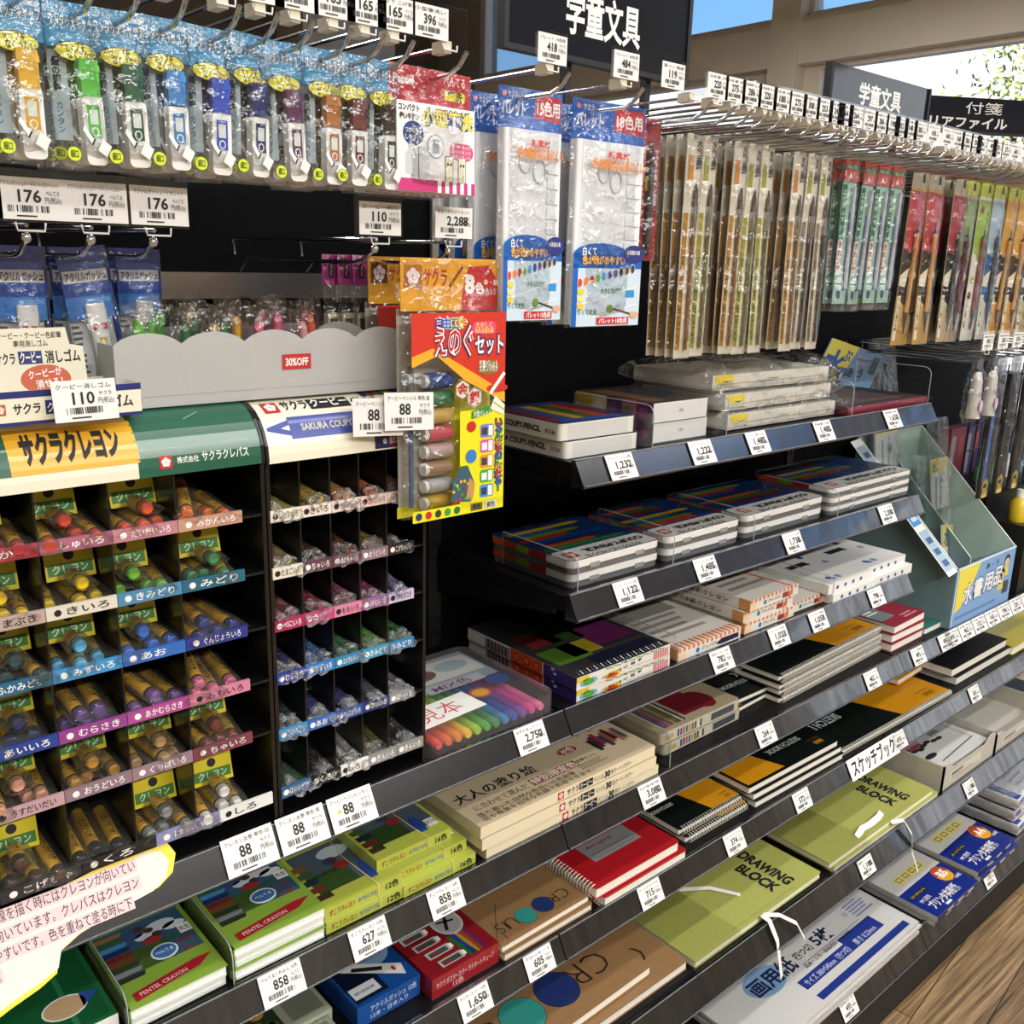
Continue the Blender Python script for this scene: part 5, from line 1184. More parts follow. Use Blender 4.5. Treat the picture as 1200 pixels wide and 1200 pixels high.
b.build('bin_body', t)
for k in range(1, N):
    b = MB(); b.T = o_; b.box(bx0+(bx1-bx0)*k/N-.0006, bx0+(bx1-bx0)*k/N+.0006, by0+.0016, by1-.0016, .0016, h-.012, FROST); b.build('partition', t)
b = MB(); b.T = o_; p = at(331, 433, 1, by0); x = p.x; z = p.z-ZTOP; b.box(x, x+.031, by0-.0012, by0-.0007, z, z+.0145, M('cc2a2e', .5)); f = F(b, (x, by0-.0012, z), (1, 0, 0), (0, 0, 1)); f.text('30%OFF', .003, .0035, .0075, WHITE, 1, w=.025, bold=3); b.build('sale_sticker', t)
def stick_proto(col, seed):
    rs = random.Random(seed); t = thing('wrapped_crayon', 'x', 'crayon')
    b = MB(); b.tube([(0, 0, .0), (0, 0, .058)], .0048, M(col, .4, coat=.3), 9); b.tube([(0, 0, .058), (0, 0, .063)], .0048, M(col, .4), 9, .003); b.build('crayon', t)
    b = MB()
    def fn(u, v):
        x = (u-.5)*.03; prof = max(0, 1-abs(2*u-1)**2); return (x, .0062*prof*s_+rs.uniform(-.0008, .0008), .0005+.078*v+rs.uniform(-.002, .002))
    for s_ in (1, -1): b.grid(fn, 7, 6, FILM)
    b.build('clear_bag', t); return t
bc = [('6cc83a', 'bright green'), ('6cc83a', 'bright green'), ('2f6a3a', 'dark green'), ('e8c46a', 'pale yellow'), ('f0b61c', 'yellow'), ('7a4a4a', 'dull brown'), ('d85a78', 'rose'), ('f088b0', 'pink'), ('e8a0a8', 'pale pink'), ('e8643a', 'orange-red')]
slots = [(.315, 0), (.332, 1), (.347, 0), (.366, 2), (.380, 2), (.396, 3), (.41, 3), (.424, 4), (.44, 5), (.455, 6), (.468, 6), (.482, 7), (.496, 8), (.512, 9), (.530, 9), (.40, 2), (.345, 1), (.45, 7)]
for k, (x, ci) in enumerate(slots):
    o = stick_proto(bc[ci][0], 40+k); row = k % 3
    o.location = (x, by0+.022+.020*row, ZTOP+.010+.004*row); o.rotation_euler = (math.radians(rs.uniform(-7, 3)), math.radians(rs.uniform(-14, 14)), rs.uniform(-.25, .25))
    o['label'] = '%s wrapped crayon standing in the frosted bin, %s from its left end' % (bc[ci][1], ORD[min(k, 14)] if k < 15 else '')
    if k >= 15: o['label'] = ['second dark green wrapped crayon in the middle row of the frosted bin', 'third bright green wrapped crayon in the frosted bin', 'second pink wrapped crayon in the rear row of the frosted bin'][k-15]

    o['group'] = 'wrapped crayons in the frosted bin'

# ------------------------------------------------------------ eraser counter box
t = thing('eraser_box', 'cream and navy counter box for erasers with a tall back card', 'counter box'); K = M('e8e2cc', .5); NV = M('1f2a6b', .45)
b = MB(); ew, ed, eh = .122, .060, .027
for q in ((-ew/2, ew/2, -ed/2, -ed/2+.001), (-ew/2, ew/2, ed/2-.001, ed/2)): b.box(*q, 0, eh, K)
for q in ((-ew/2, -ew/2+.001), (ew/2-.001, ew/2)): b.box(*q, -ed/2+.001, ed/2-.001, 0, eh, K)
b.box(-ew/2, ew/2, -ed/2, ed/2, 0, .001, K)
for (o0, u, wd) in (((-ew/2, -ed/2, 0), (1, 0, 0), ew), ((ew/2, -ed/2, 0), (0, 1, 0), ed), ((-ew/2, ed/2, 0), (0, -1, 0), ed)):
    f = F(b, o0, u, (0, 0, 1)); f.rect(0, eh*.8, wd, eh*.2, NV, 1); f.rect(0, 0, wd, eh*.1, NV, 1)
    f.flower(wd*.07, eh*.48, eh*.13, M('f3dede'), 2, M('b5682c')); f.text('サクラ', wd*.15, eh*.34, eh*.26, INK, 1, w=wd*.17, bold=2); f.rect(wd*.35, eh*.26, wd*.22, eh*.42, NV, 1); f.text('クーピー', wd*.36, eh*.34, eh*.24, WHITE, 2, w=wd*.2, bold=2); f.text('消しゴム', wd*.62, eh*.32, eh*.3, INK, 1, w=wd*.32, bold=2)
b.build('tray', t)
b = MB(); b.T = Matrix.Translation((0, -ed/2+.030, .001)) @ Matrix.Rotation(math.radians(-8), 4, 'X'); cw = .084
b.T = b.T @ Matrix(((1, 0, 0, -cw/2-.012), (0, 0, -1, 0), (0, 1, 0, 0), (0, 0, 0, 1))); b.prism([(0, 0), (cw, 0), (cw, .056), (cw*.87, .058), (cw*.85, .072), (cw*.15, .072), (cw*.13, .058), (0, .056)], -.0006, .0006, K)
f = F(b, (0, 0, .0006), (1, 0, 0), (0, 1, 0)); f.text('クーピー・クーピー色鉛筆', cw*.2, .064, .0042, INK, 1, w=cw*.6, bold=1); f.text('専用消しゴム', cw*.34, .0575, .0042, INK, 1, w=cw*.32, bold=1)
f.flower(cw*.08, .048, .0042, M('f3dede'), 2, M('b5682c')); f.text('サクラ', cw*.16, .044, .0075, INK, 1, w=cw*.18, bold=2); f.rect(cw*.37, .043, cw*.22, .0105, NV, 1); f.text('クーピー', cw*.385, .0445, .0075, WHITE, 2, w=cw*.19, bold=2); f.text('消しゴム', cw*.62, .044, .008, INK, 1, w=cw*.34, bold=2)
f.ell(cw*.6, .030, cw*.24, .012, M('c9603f', .5), 1, 24); f.text('クーピーが', cw*.44, .031, .0055, WHITE, 2, w=cw*.32, bold=2, rot=.1); f.text('消せる！', cw*.5, .023, .0055, WHITE, 2, w=cw*.26, bold=2, rot=.1); b.build('back_card', t)
p = at(0, 478, 1, .822)
t.location = (.240, .820+ed/2, ZTOP); t.rotation_euler.z = math.radians(4)
b = MB(); u = Vector((1, 0, .02)).normalized(); v = Vector((0, .12, 1)).normalized(); n = u.cross(v); o = at(65, 492, 1, .806)
card('110', 'クーピー消しゴム', 'サクラ', 'price card reading 110 leaning on the cream eraser box', Matrix(((u.x, v.x, n.x, o.x), (u.y, v.y, n.y, o.y), (u.z, v.z, n.z, ZTOP+.001), (0, 0, 0, 1))), .05, .033)

# ============================================================ cardboard brush display in the right bay
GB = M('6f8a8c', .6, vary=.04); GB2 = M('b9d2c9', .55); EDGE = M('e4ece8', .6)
dx0, dx1, dy0, dy1 = 2.0, 2.30, .818, 1.08; zb = ZT['S4']-.0035
t = thing('brush_display', 'grey-green cardboard display stand with a blue and yellow front', 'display stand', ((dx0+dx1)/2, (dy0+dy1)/2, zb)); o_ = Matrix.Translation((-(dx0+dx1)/2, -(dy0+dy1)/2, -zb))
fh = .137
prof = [(dy0, zb), (dy1, zb), (dy1, 1.132), (dy1-.004, 1.132), (dy0, zb+fh)]
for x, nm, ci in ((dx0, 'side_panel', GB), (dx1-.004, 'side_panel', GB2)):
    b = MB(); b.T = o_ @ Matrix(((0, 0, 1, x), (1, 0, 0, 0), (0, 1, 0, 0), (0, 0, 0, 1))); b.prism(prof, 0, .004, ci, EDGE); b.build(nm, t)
b = MB(); b.T = o_; b.box(dx0+.004, dx1-.004, dy1-.004, dy1, zb, 1.16, GB2); b.build('back_panel', t)
b = MB(); b.T = o_; b.box(dx0, dx1, dy0-.003, dy0, zb, zb+fh, M('7fa6d2', .45)); f = F(b, (dx0, dy0-.003, zb), (1, 0, 0), (0, 0, 1)); W = dx1-dx0
f.poly([(W*.03, fh*.25), (W*.12, fh*.3), (W*.25, fh*.55), (W*.38, fh*.97), (W*.03, fh*.97)], M('e6d84f', .5), 1); f.rect(0, fh*.97, W, fh*.03, EDGE, 2); f.rect(0, 0, W*.012, fh, EDGE, 2)
for i, c_ in enumerate('水書用品'):
    f.text(c_, W*(.14+.17*i), fh*(.36+.03*i), fh*.27, M('4a6ea8'), 2, bold=5, w=W*.16); f.text(c_, W*(.145+.17*i), fh*(.365+.03*i), fh*.26, WHITE, 3, bold=2, w=W*.15)
f.text('あ・う', W*.48, fh*.80, fh*.08, INK, 2, w=W*.22); f.rect(W*.05, fh*.12, W*.7, fh*.05, M('5f86b8'), 1)
for cx, cy in ((.86, .80), (.80, .58)):
    f.ell(W*cx, fh*cy, W*.05, fh*.10, M('3a2f2a'), 2); f.ell(W*cx, fh*(cy-.03), W*.04, fh*.07, M('e2bf98'), 3); f.poly([(W*(cx-.06), fh*(cy-.28)), (W*(cx+.06), fh*(cy-.28)), (W*(cx+.03), fh*(cy-.10)), (W*(cx-.03), fh*(cy-.10))], M('d9cf62'), 2)
f.rect(W*.85, fh*.2, W*.1, fh*.22, M('3a4a5a'), 2); b.build('front_panel', t)
b = MB(); b.T = o_; b.box(dx0+.004, dx1-.004, dy0, dy1-.004, zb+.01, zb+.014, M('a08a62', .7)); b.T = o_; b.build('floor_panel', t)
b = MB(); b.T = o_ @ Matrix.Translation((dx0+.11, 0, 0)) @ Matrix(((0, 0, 1, 0), (1, 0, 0, 0), (0, 1, 0, 0), (0, 0, 0, 1))); b.prism([(dy0+.01, zb+.014), (dy1-.004, zb+.014), (dy1-.004, 1.11), (dy1-.008, 1.11), (dy0+.02, zb+fh+.0)], 0, .003, GB, EDGE); b.build('partition', t)
# slanted blue strip along the left edge
b = MB(); b.T = o_; e0 = Vector((dx0-.001, dy0-.002, zb+fh-.005)); e1 = Vector((dx0-.001, dy1-.006, 1.130)); vv = (e1-e0); LL = vv.length; vv.normalize(); uu = Vector((-1, 0, 0))
nn = uu.cross(vv)
def sp3(x, y, l): return e0 + vv*y + Vector((-1, 0, -.12)).normalized()*(x*.8) + Vector((-.1, -.66, .74)).normalized()*(l+.001)
f = F(b, (0, 0, 0), (1, 0, 0), (0, 1, 0), sp3)
for (a, c, col, l) in ((0, LL, EDGE, 0),):
    b.add([sp3(0, a, 0), sp3(.05, a, 0), sp3(.05, c, 0), sp3(0, c, 0)], [(3, 2, 1, 0)], col)
BLs = M('4f92d2', .45)
for k in range(3):
    a = LL*(.03+.32*k); b.add([sp3(.004, a, .0004), sp3(.046, a, .0004), sp3(.046, a+LL*.28, .0004), sp3(.004, a+LL*.28, .0004)], [(3, 2, 1, 0)], M('9fb6c4' if k != 1 else '4f92d2', .45))
    for q in range(3): b.add([sp3(.01, a+LL*(.03+.08*q), .0007), sp3(.036, a+LL*(.03+.08*q), .0007), sp3(.036, a+LL*(.07+.08*q), .0007), sp3(.01, a+LL*(.07+.08*q), .0007)], [(3, 2, 1, 0)], M('3b5f86' if k != 1 else 'c4dcee', .5))
b.build('edge_strip', t)
# top card of the display, leaning above the top shelf
c4 = [at(948, 452, 1, 1.03), at(1012, 470, 1, 1.03), at(1036, 400, 1, 1.045), at(976, 396, 1, 1.045)]
t2 = thing('display_header_card', 'yellow and blue header card standing behind the top shelf, with brush lettering', 'sign', c4[0])
u = (c4[1]-c4[0]); W = u.length; u.normalize(); v = (c4[3]-c4[0]); v = v-u*v.dot(u)*0; H = v.length; sh = v.normalized()
n = u.cross(sh).normalized()
def mp(x, y, l): return u*x + sh*y + n*l
b = MB(); f = F(b, (0, 0, 0), (1, 0, 0), (0, 1, 0), mp)
b.add([mp(0, -.06, -.003), mp(W, -.06, -.003), mp(W, H, -.003), mp(0, H, -.003), mp(0, -.06, 0), mp(W, -.06, 0), mp(W, H, 0), mp(0, H, 0)], [(3, 2, 1, 0), (4, 5, 6, 7), (0, 1, 5, 4), (1, 2, 6, 5), (2, 3, 7, 6), (3, 0, 4, 7)], M('6f9cc8', .45))
b.add([mp(0, -.06, .0004), mp(W*.34, -.06, .0004), mp(W*.5, H, .0004), mp(0, H, .0004)], [(0, 1, 2, 3)], M('e3d75a', .45))
f.text('水', W*.02, H*.32, H*.42, M('2f5fae'), 4, bold=3); f.text('で', W*.27, H*.22, H*.3, M('2f5fae'), 4, bold=3); f.text('ぷ', W*.28, H*.66, H*.2, M('2f5fae'), 4, bold=2)
f.text('あ', W*.48, H*.38, H*.17, INK, 4); f.text('う', W*.66, H*.42, H*.17, INK, 4); f.rect(W*.55, H*.66, W*.22, H*.08, M('a09fb8'), 4); f.rect(W*.52, H*.8, W*.24, H*.06, M('a09fb8'), 4); f.text('oam', W*.50, H*.04, H*.14, M('3a5a86'), 4)
f.rect(W*.83, H*.56, W*.12, H*.36, M('3a4a56'), 4); b.build('card', t2)
# clear brush packets in the display and bottles beyond
def packet(lb, loc, w, h, cols, rot):
    t = thing('brush_packet', lb, 'brush packet', loc, rot=rot)
    b = MB(); b.box(-w/2, w/2, -.002, .002, 0, h*.55, M(cols[0], .5)); f = F(b, (-w/2, -.002, 0), (1, 0, 0), (0, 0, 1)); f.rect(0, h*.40, w, h*.15, M('e3d75a'), 1); f.text('水', w*.1, h*.42, h*.09, M('2f5fae'), 2, bold=2)
    f.line(w*.5, h*.05, w*.6, h*.38, w*.08, M(cols[1]), 2); f.ell(w*.6, h*.3, w*.1, h*.03, M(cols[2]), 3); f.line(w*.25, h*.02, w*.3, h*.36, w*.06, M(cols[2]), 2); b.build('insert_card', t)
    b = MB(); rs = random.Random(len(lb))
    for s_ in (-1, 1): b.grid(lambda uu, vv: ((uu-.5)*w*1.15, s_*(.003+.004*max(0, 1-abs(2*uu-1)**2))+rs.uniform(-.001, .001), -.003+vv*h), 5, 9, FILM)
    b.build('clear_packet', t); return t
for k in range(3):
    packet('clear brush packet in the display, %s from the front' % ORD[2-k], (dx0+.085-.022*k+.01, dy0+.045+.05*k, zb+.016), .07, .34, ('e4e6e2', '7ab36a', 'd8788a'), (math.radians(-12), math.radians(9), math.radians(6)))
packet('pale clear packet behind the top shelf end, beside the header card', (dx0+.055, dy0+.20, 1.0), .10, .36, ('cfd6d2', '9fb6c4', '6f8fb0'), (math.radians(-10), 0, 0))
packet('pale clear packet deeper in the display below the top shelf', (dx0+.24, dy0+.16, zb+.20), .09, .22, ('cfd6d2', '9fb6c4', '6f8fb0'), (math.radians(-10), 0, 0))
b = None
def bottle(lb, loc, body, cap, s=1.0):
    t = thing('paint_bottle', lb, 'bottle', loc)
    b = MB(); prof_ = [(0, .019), (.006, .021), (.05, .021), (.058, .012), (.062, .010)]
    pts = [(0, 0, z*s) for z, r in prof_]; n = 12; rings = [[(r*s*math.cos(2*math.pi*q/n), r*s*math.sin(2*math.pi*q/n), z*s) for q in range(n)] for z, r in prof_]
    v = [p for g in rings for p in g]; b.add(v, [(i*n+j, i*n+(j+1) % n, (i+1)*n+(j+1) % n, (i+1)*n+j) for i in range(4) for j in range(n)], M(body, .35, coat=.3), True); b.add(rings[0], [tuple(reversed(range(n)))], M(body, .35)); b.build('bottle_body', t)
    b = MB(); b.tube([(0, 0, .060*s), (0, 0, .078*s)], .0115*s, M(cap, .4), 10, .0095*s); b.build('cap', t); return t
t = thing('black_box_stand', 'black printed box stand at the far right edge, holding paint bottles', 'display stand', (2.50, .90, zb))
b = MB(); b.box(-.14, .14, -.08, .12, 0, .17, M('17130f', .4)); b.box(-.14, .14, .02, .12, .17, .23, M('17130f', .4)); f = F(b, (-.14, -.08, 0), (1, 0, 0), (0, 0, 1)); f.ell(.05, .09, .025, .05, M('c96a2f'), 1); f.ell(.05, .14, .02, .02, M('d9a07a'), 2); f.ell(.10, .06, .03, .03, M('c9781f'), 1)
for k in range(9): f.text('S', .01+.028*k, .152, .010, M('c9c9c4'), 1)
b.build('box_body', t)
for k, (x, y, z, bc_, cc_, nm) in enumerate(((2.40, .86, .17, 'e0c22a', 'e8e8e0', 'yellow paint bottle with white cap'), (2.46, .86, .17, 'c9a03a', 'e8b53a', 'ochre paint bottle'), (2.40, .955, .23, '2f8f4a', '2f8f4a', 'dark green paint bottle left of the ochre one'), (2.46, .955, .23, '3aa05a', '2f8f4a', 'lighter green paint bottle'), (2.52, .955, .23, 'e6e6e0', 'e6e6e0', 'white paint bottle'), (2.52, .86, .17, '3f9ac2', 'e8e8e0', 'blue paint bottle with white cap'), (2.58, .955, .23, '4aa0c9', 'e8e8e0', 'light blue paint bottle at the far right'), (2.58, .86, .17, 'e8e4da', '3f9a4a', 'white paint bottle with green cap'))):
    bottle(nm + ' on the black box stand', (x, y, zb+z), bc_, cc_)

# ============================================================ hooks, their price holders and the hanging goods
HOLD = film('tag_holder', base=.03, edge=.35, rough=.05, bump=0)
ZH = 1.660
def hook_proto():
    t = thing('display_hook', 'x', 'hook')
    y0 = YB-.006
    b = MB(); b.tube([(0, y0, ZH), (0, .748, ZH), (0, .733, ZH+.006), (0, .722, ZH+.016)], .0022, CHROME, 7); b.build('peg_arm', t)
    b = MB(); b.tube([(.0, y0, ZH+.024), (.0, .80, ZH+.024), (.0, .766, ZH+.024)], .0017, CHROME, 6); b.build('label_arm', t)
    b = MB(); b.box(-.004, .004, y0-.001, y0+.004, ZH-.004, ZH+.028, STEEL); b.build('bracket', t)
    b = MB(); b.box(-.0045, .0045, .750, .768, ZH+.019, ZH+.029, M('d9cfb8', .5)); b.build('clip', t)
    b = MB(); b.box(-.021, .022, .7495, .7505, ZH+.026, ZH+.058, HOLD); b.tube([(-.007, .749, ZH+.026), (-.006, .748, ZH+.021), (.009, .748, ZH+.021), (.010, .749, ZH+.026)], .0009, M('d9d9d8', .3), 5); b.build('label_holder', t)
    return t
HK = hook_proto()
used_hk = [False]
def hook(x, lb):
    o = HK if not used_hk[0] else dup(HK)
    used_hk[0] = True; o.location = (x, 0, 0); o['label'] = lb; return o
def hook_card(x, price, name, maker, lb):
    u, v, n = Vector((1, 0, 0)), Vector((0, 0, 1)), Vector((0, -1, 0)); o = Vector((x-.0185, .7485, ZH+.028))
    return card(price, name, maker, lb, Matrix(((u.x, v.x, n.x, o.x), (u.y, v.y, n.y, o.y), (u.z, v.z, n.z, o.z), (0, 0, 0, 1))), .039, .0265)
def wavy(b, w, h, th, mat, seed, nu=6, nv=10, top=.86):
    rs = random.Random(seed)
    for s_ in (-1, 1):
        def fn(u, v):
            e = max(0, 1-abs(2*u-1)**2.5)*(1 if .06 < v < top else .12)
            return ((u-.5)*w*(1+.015*math.sin(11*v+seed)), s_*(.0012+th*e)+rs.uniform(-.0012, .0012)*(v < top), -h+h*v)
        b.grid(fn, nu, nv, mat)
# each product hangs from local (0, 0, 0): the hole is 9 mm under the top edge
def marker_pack(col, seed):
    t = thing('brush_pen_pack', 'x', 'brush pen'); w, h = .041, .112
    b = MB(); b.box(-w/2, w/2, -.0006, .0006, -.030, 0, M('2f93c4', .35, coat=.4)); f = F(b, (-w/2, -.0006, -h), (1, 0, 0), (0, 0, 1))
    f.text('エフ水彩', w*.06, h*.945, .0045, M('d8ecf5'), 1, w=w*.32, bold=1); f.text('Pentel', w*.62, h*.935, .0045, WHITE, 1, w=w*.3, bold=2); f.text('ワンタッチキャップ', w*.06, h*.855, .0072, M('173a5e'), 2, w=w*.9, bold=4); f.text('ワンタッチキャップ', w*.07, h*.857, .0070, WHITE, 3, w=w*.87, bold=1)
    f.ell(w*.5, h*.715, w*.38, h*.062, INK, 4, 20); f.ell(w*.5, h*.715, w*.365, h*.056, M('e8e02a', .5), 5, 20); f.text('キャップを', w*.2, h*.722, .0050, INK, 6, w=w*.46, bold=1.5); f.text('なくさない', w*.34, h*.674, .0050, INK, 6, w=w*.48, bold=1.5)
    b.build('header_card', t)
    b = MB(); b.box(-w/2+.001, -w/2+.0145, .0035, .0040, -h+.02, -.028, M('b4c6cc', .5)); f = F(b, (-w/2, .0035, -h), (1, 0, 0), (0, 0, 1))
    
    f.vtext('量の調整', w*.16, h*.68, .0046, INK, 1, 1.25, 2); f.vtext('カンタン', w*.16, h*.42, .0042, M('1f6a9a'), 1, 1.3, 1)
    b.build('insert_card', t)
    b = MB(); C = M(col, .3, coat=.3); y = -.0045; x = w*.12
    b.box(x-.0068, x+.0068, y-.004, y+.004, -h*.56, -h*.33, C); b.box(x-.0075, x+.0075, y-.0045, y+.0045, -h*.40, -h*.36, C); b.build('pen_cap', t)
    b = MB(); b.T = Matrix(((1, 0, 0, x), (0, 0, 1, y-.004), (0, -1, 0, 0), (0, 0, 0, 1)))
    b.prism([(px, py) for px, py in rrect(-.0078, .0078, h*.55, h*.97, .004)], 0, .009, M('e6e5e0', .4)); b.T = None
    f = F(b, (x-.0078, y-.004, -h), (1, 0, 0), (0, 0, 1)); f.rect(.0032, h*.20, .0092, h*.20, C, 1); f.ell(.0078, h*.235, .0028, .0034, WHITE, 2); f.ell(.0078, h*.235, .0018, .0024, C, 3); f.rect(.0048, h*.28, .006, h*.09, M('dfe8e2'), 2)
    b.build('pen_body', t)
    b = MB(); wavy(b, w*1.04, h, .0095, FILM, seed); f = F(b, (-w/2, -.0118, -h), (1, 0, 0), (0, 0, 1))
    f.ell(w*.16, h*.09, w*.13, h*.048, M('3f5a1a'), 1); f.ell(w*.16, h*.09, w*.12, h*.044, M('cfe02a'), 2); f.text('細口', w*.09, h*.072, .0042, INK, 3, w=w*.14)
    f.poly([(w*.36, h*.24), (w*.52, h*.15), (w*.55, h*.18), (w*.39, h*.27)], M('f0f0ee'), 1); f.line(w*.5, h*.15, w*.56, h*.19, .0012, INK, 2); f.poly([(w*.6, h*.12), (w*.76, h*.08), (w*.86, h*.15), (w*.70, h*.19)], M('e8e8e6'), 1)
    b.build('clear_packet', t); return t
def gouache_pack(col, seed):
    t = thing('paint_tube_pack', 'x', 'paint tube'); w, h = .042, .135
    b = MB(); b.box(-w/2, w/2, -.0005, .0005, -.062, 0, M('1b4fae', .35, coat=.3)); f = F(b, (-w/2, -.0005, -.062), (1, 0, 0), (0, 0, 1))
    f.rect(0, .0, w, .02, M('3f86d8', .35), 1); f.rect(0, .049, w, .013, M('1d2f8a', .35), 1); f.text('Pentel', w*.06, .053, .006, WHITE, 2, w=w*.4, bold=2); f.rect(w*.04, .032, w*.92, .0105, WHITE, 1); f.text('アクリルガッシュ', w*.08, .034, .0062, M('1d2f8a'), 2, w=w*.84, bold=2); f.text('gouache', w*.4, .014, .006, M('8fc0f0'), 2, w=w*.5); f.rect(w*.94, -.06, w*.06, .11, M('1d2f8a'), 1); b.build('header_card', t)
    b = MB(); b.box(-w/2, w/2, .004, .0045, -h, -.058, M('d6d8da', .5)); f = F(b, (-w/2, .004, -h), (1, 0, 0), (0, 0, 1)); f.scribble(w*.03, .01, w*.2, .06, M('55585c'), 1, 12); f.rect(w*.9, 0, w*.1, h*.55, M('1d2f8a'), 1); b.build('insert_card', t)
    b = MB(); rs_ = [(-h*.36, .0085, .0012), (-h*.42, .009, .003), (-h*.7, .008, .0055), (-h*.82, .0075, .0065)]
    n = 12; v = []
    for z, rx, ry in rs_: v += [(.002+rx*math.cos(2*math.pi*q/n), -.003+ry*math.sin(2*math.pi*q/n), z) for q in range(n)]
    b.add(v, [(i*n+j, i*n+(j+1) % n, (i+1)*n+(j+1) % n, (i+1)*n+j) for i in range(3) for j in range(n)], M('ecebe7', .35, coat=.3), True); b.add(v[-n:], [tuple(range(n))], M('ecebe7')); b.add(v[:n], [tuple(reversed(range(n)))], M('ecebe7'))
    b.box(.002-.003, .002+.003, -.0075, -.0065, -h*.78, -h*.58, M(col)); b.box(-.004, .008, -.0066, -.006, -h*.53, -h*.49, M('b5282c')); b.build('paint_tube', t)
    b = MB(); b.tube([(.002, -.003, -h*.82), (.002, -.003, -h*.93)], .0068, M(col, .35), 12, .006); b.build('tube_cap', t)
    b = MB(); wavy(b, w*1.03, h, .0085, FILM, seed); b.build('clear_packet', t); return t
def wash_pack():
    t = thing('brush_washer_pack', 'x', 'brush washer'); w, h = .098, .112
    b = MB(); b.box(-w/2, w/2, -.0006, .0006, -.030, 0, M('b8202a', .35, coat=.4)); f = F(b, (-w/2, -.0006, -h), (1, 0, 0), (0, 0, 1)); f.text('Pentel', w*.05, h*.86, .0075, WHITE, 1, w=w*.24, bold=3); f.text('べんてる', w*.66, h*.90, .0075, WHITE, 1, w=w*.27, bold=1); f.poly(rrect(w*.66, w*.93, h*.78, h*.86, .004), M('ecd92a', .5), 1); f.text('筆洗', w*.70, h*.79, .007, INK, 2, w=w*.19, bold=2); b.build('header_card', t)
    b = MB(); b.box(-w/2+.002, w/2-.002, -.009, .009, -h+.003, -.032, M('e9e8e8', .5)); f = F(b, (-w/2+.002, -.009, -h+.003), (1, 0, 0), (0, 0, 1)); W = w-.004; H = h-.035
    f.rect(0, 0, W, H*.14, M('c82f78', .5), 1)
    for k in range(5): f.rect(W*(.5+.1*k), 0, W*.05, H*.14, WHITE, 2)
    f.text('小型筆洗', W*.3, H*.78, H*.15, M('2a2f7a'), 1, w=W*.68, bold=6); f.text('小型筆洗', W*.3, H*.78, H*.15, M('e8d92a'), 2, w=W*.68, bold=2); f.text('コンパクト', W*.02, H*.9, H*.06, INK, 1, w=W*.26, bold=3); f.text('使いやすい', W*.03, H*.80, H*.06, INK, 1, w=W*.24, bold=3)
    f.ell(W*.2, H*.65, W*.13, H*.14, M('1f3a7a'), 1); f.text('つかいます', W*.1, H*.66, H*.05, WHITE, 2, w=W*.2); f.text('しやすい!', W*.1, H*.58, H*.05, WHITE, 2, w=W*.2)
    f.ell(W*.48, H*.53, W*.11, H*.14, M('9aa0a6'), 1, 20); f.ell(W*.48, H*.53, W*.1, H*.125, M('eef0f2'), 2, 20); f.rect(W*.44, H*.45, W*.08, H*.16, M('a0a4a8'), 3)
    f.poly(rrect(W*.66, W*.98, H*.40, H*.60, .008), M('d8487f'), 1)
    for k in range(3): f.text('筆洗の水入れ', W*.69, H*(.54-.06*k), H*.04, WHITE, 2, w=W*.26, bold=0)
    f.poly([(W*.1, H*.2), (W*.34, H*.12), (W*.40, H*.22), (W*.40, H*.5), (W*.16, H*.52), (W*.1, H*.4)], M('c6c9cc'), 1); f.line(W*.26, H*.15, W*.26, H*.5, .001, M('6a6d70'), 2)
    for k in (0, 1):
        x = W*(.60+.17*k); f.rect(x, H*.14, W*.11, H*.3, M('7a7a70'), 1); f.rect(x+.001, H*.14, W*.11-.002, H*.3-.001, M('efe9d2'), 2); f.ell(x+W*.035, H*.34, .0012, .0016, INK, 3, 6); f.ell(x+W*.075, H*.34, .0012, .0016, INK, 3, 6)
    b.build('printed_pouch', t); b = MB(); wavy(b, w*1.01, h, .0125, FILM, 5, 8, 8, .72); b.build('clear_packet', t); return t
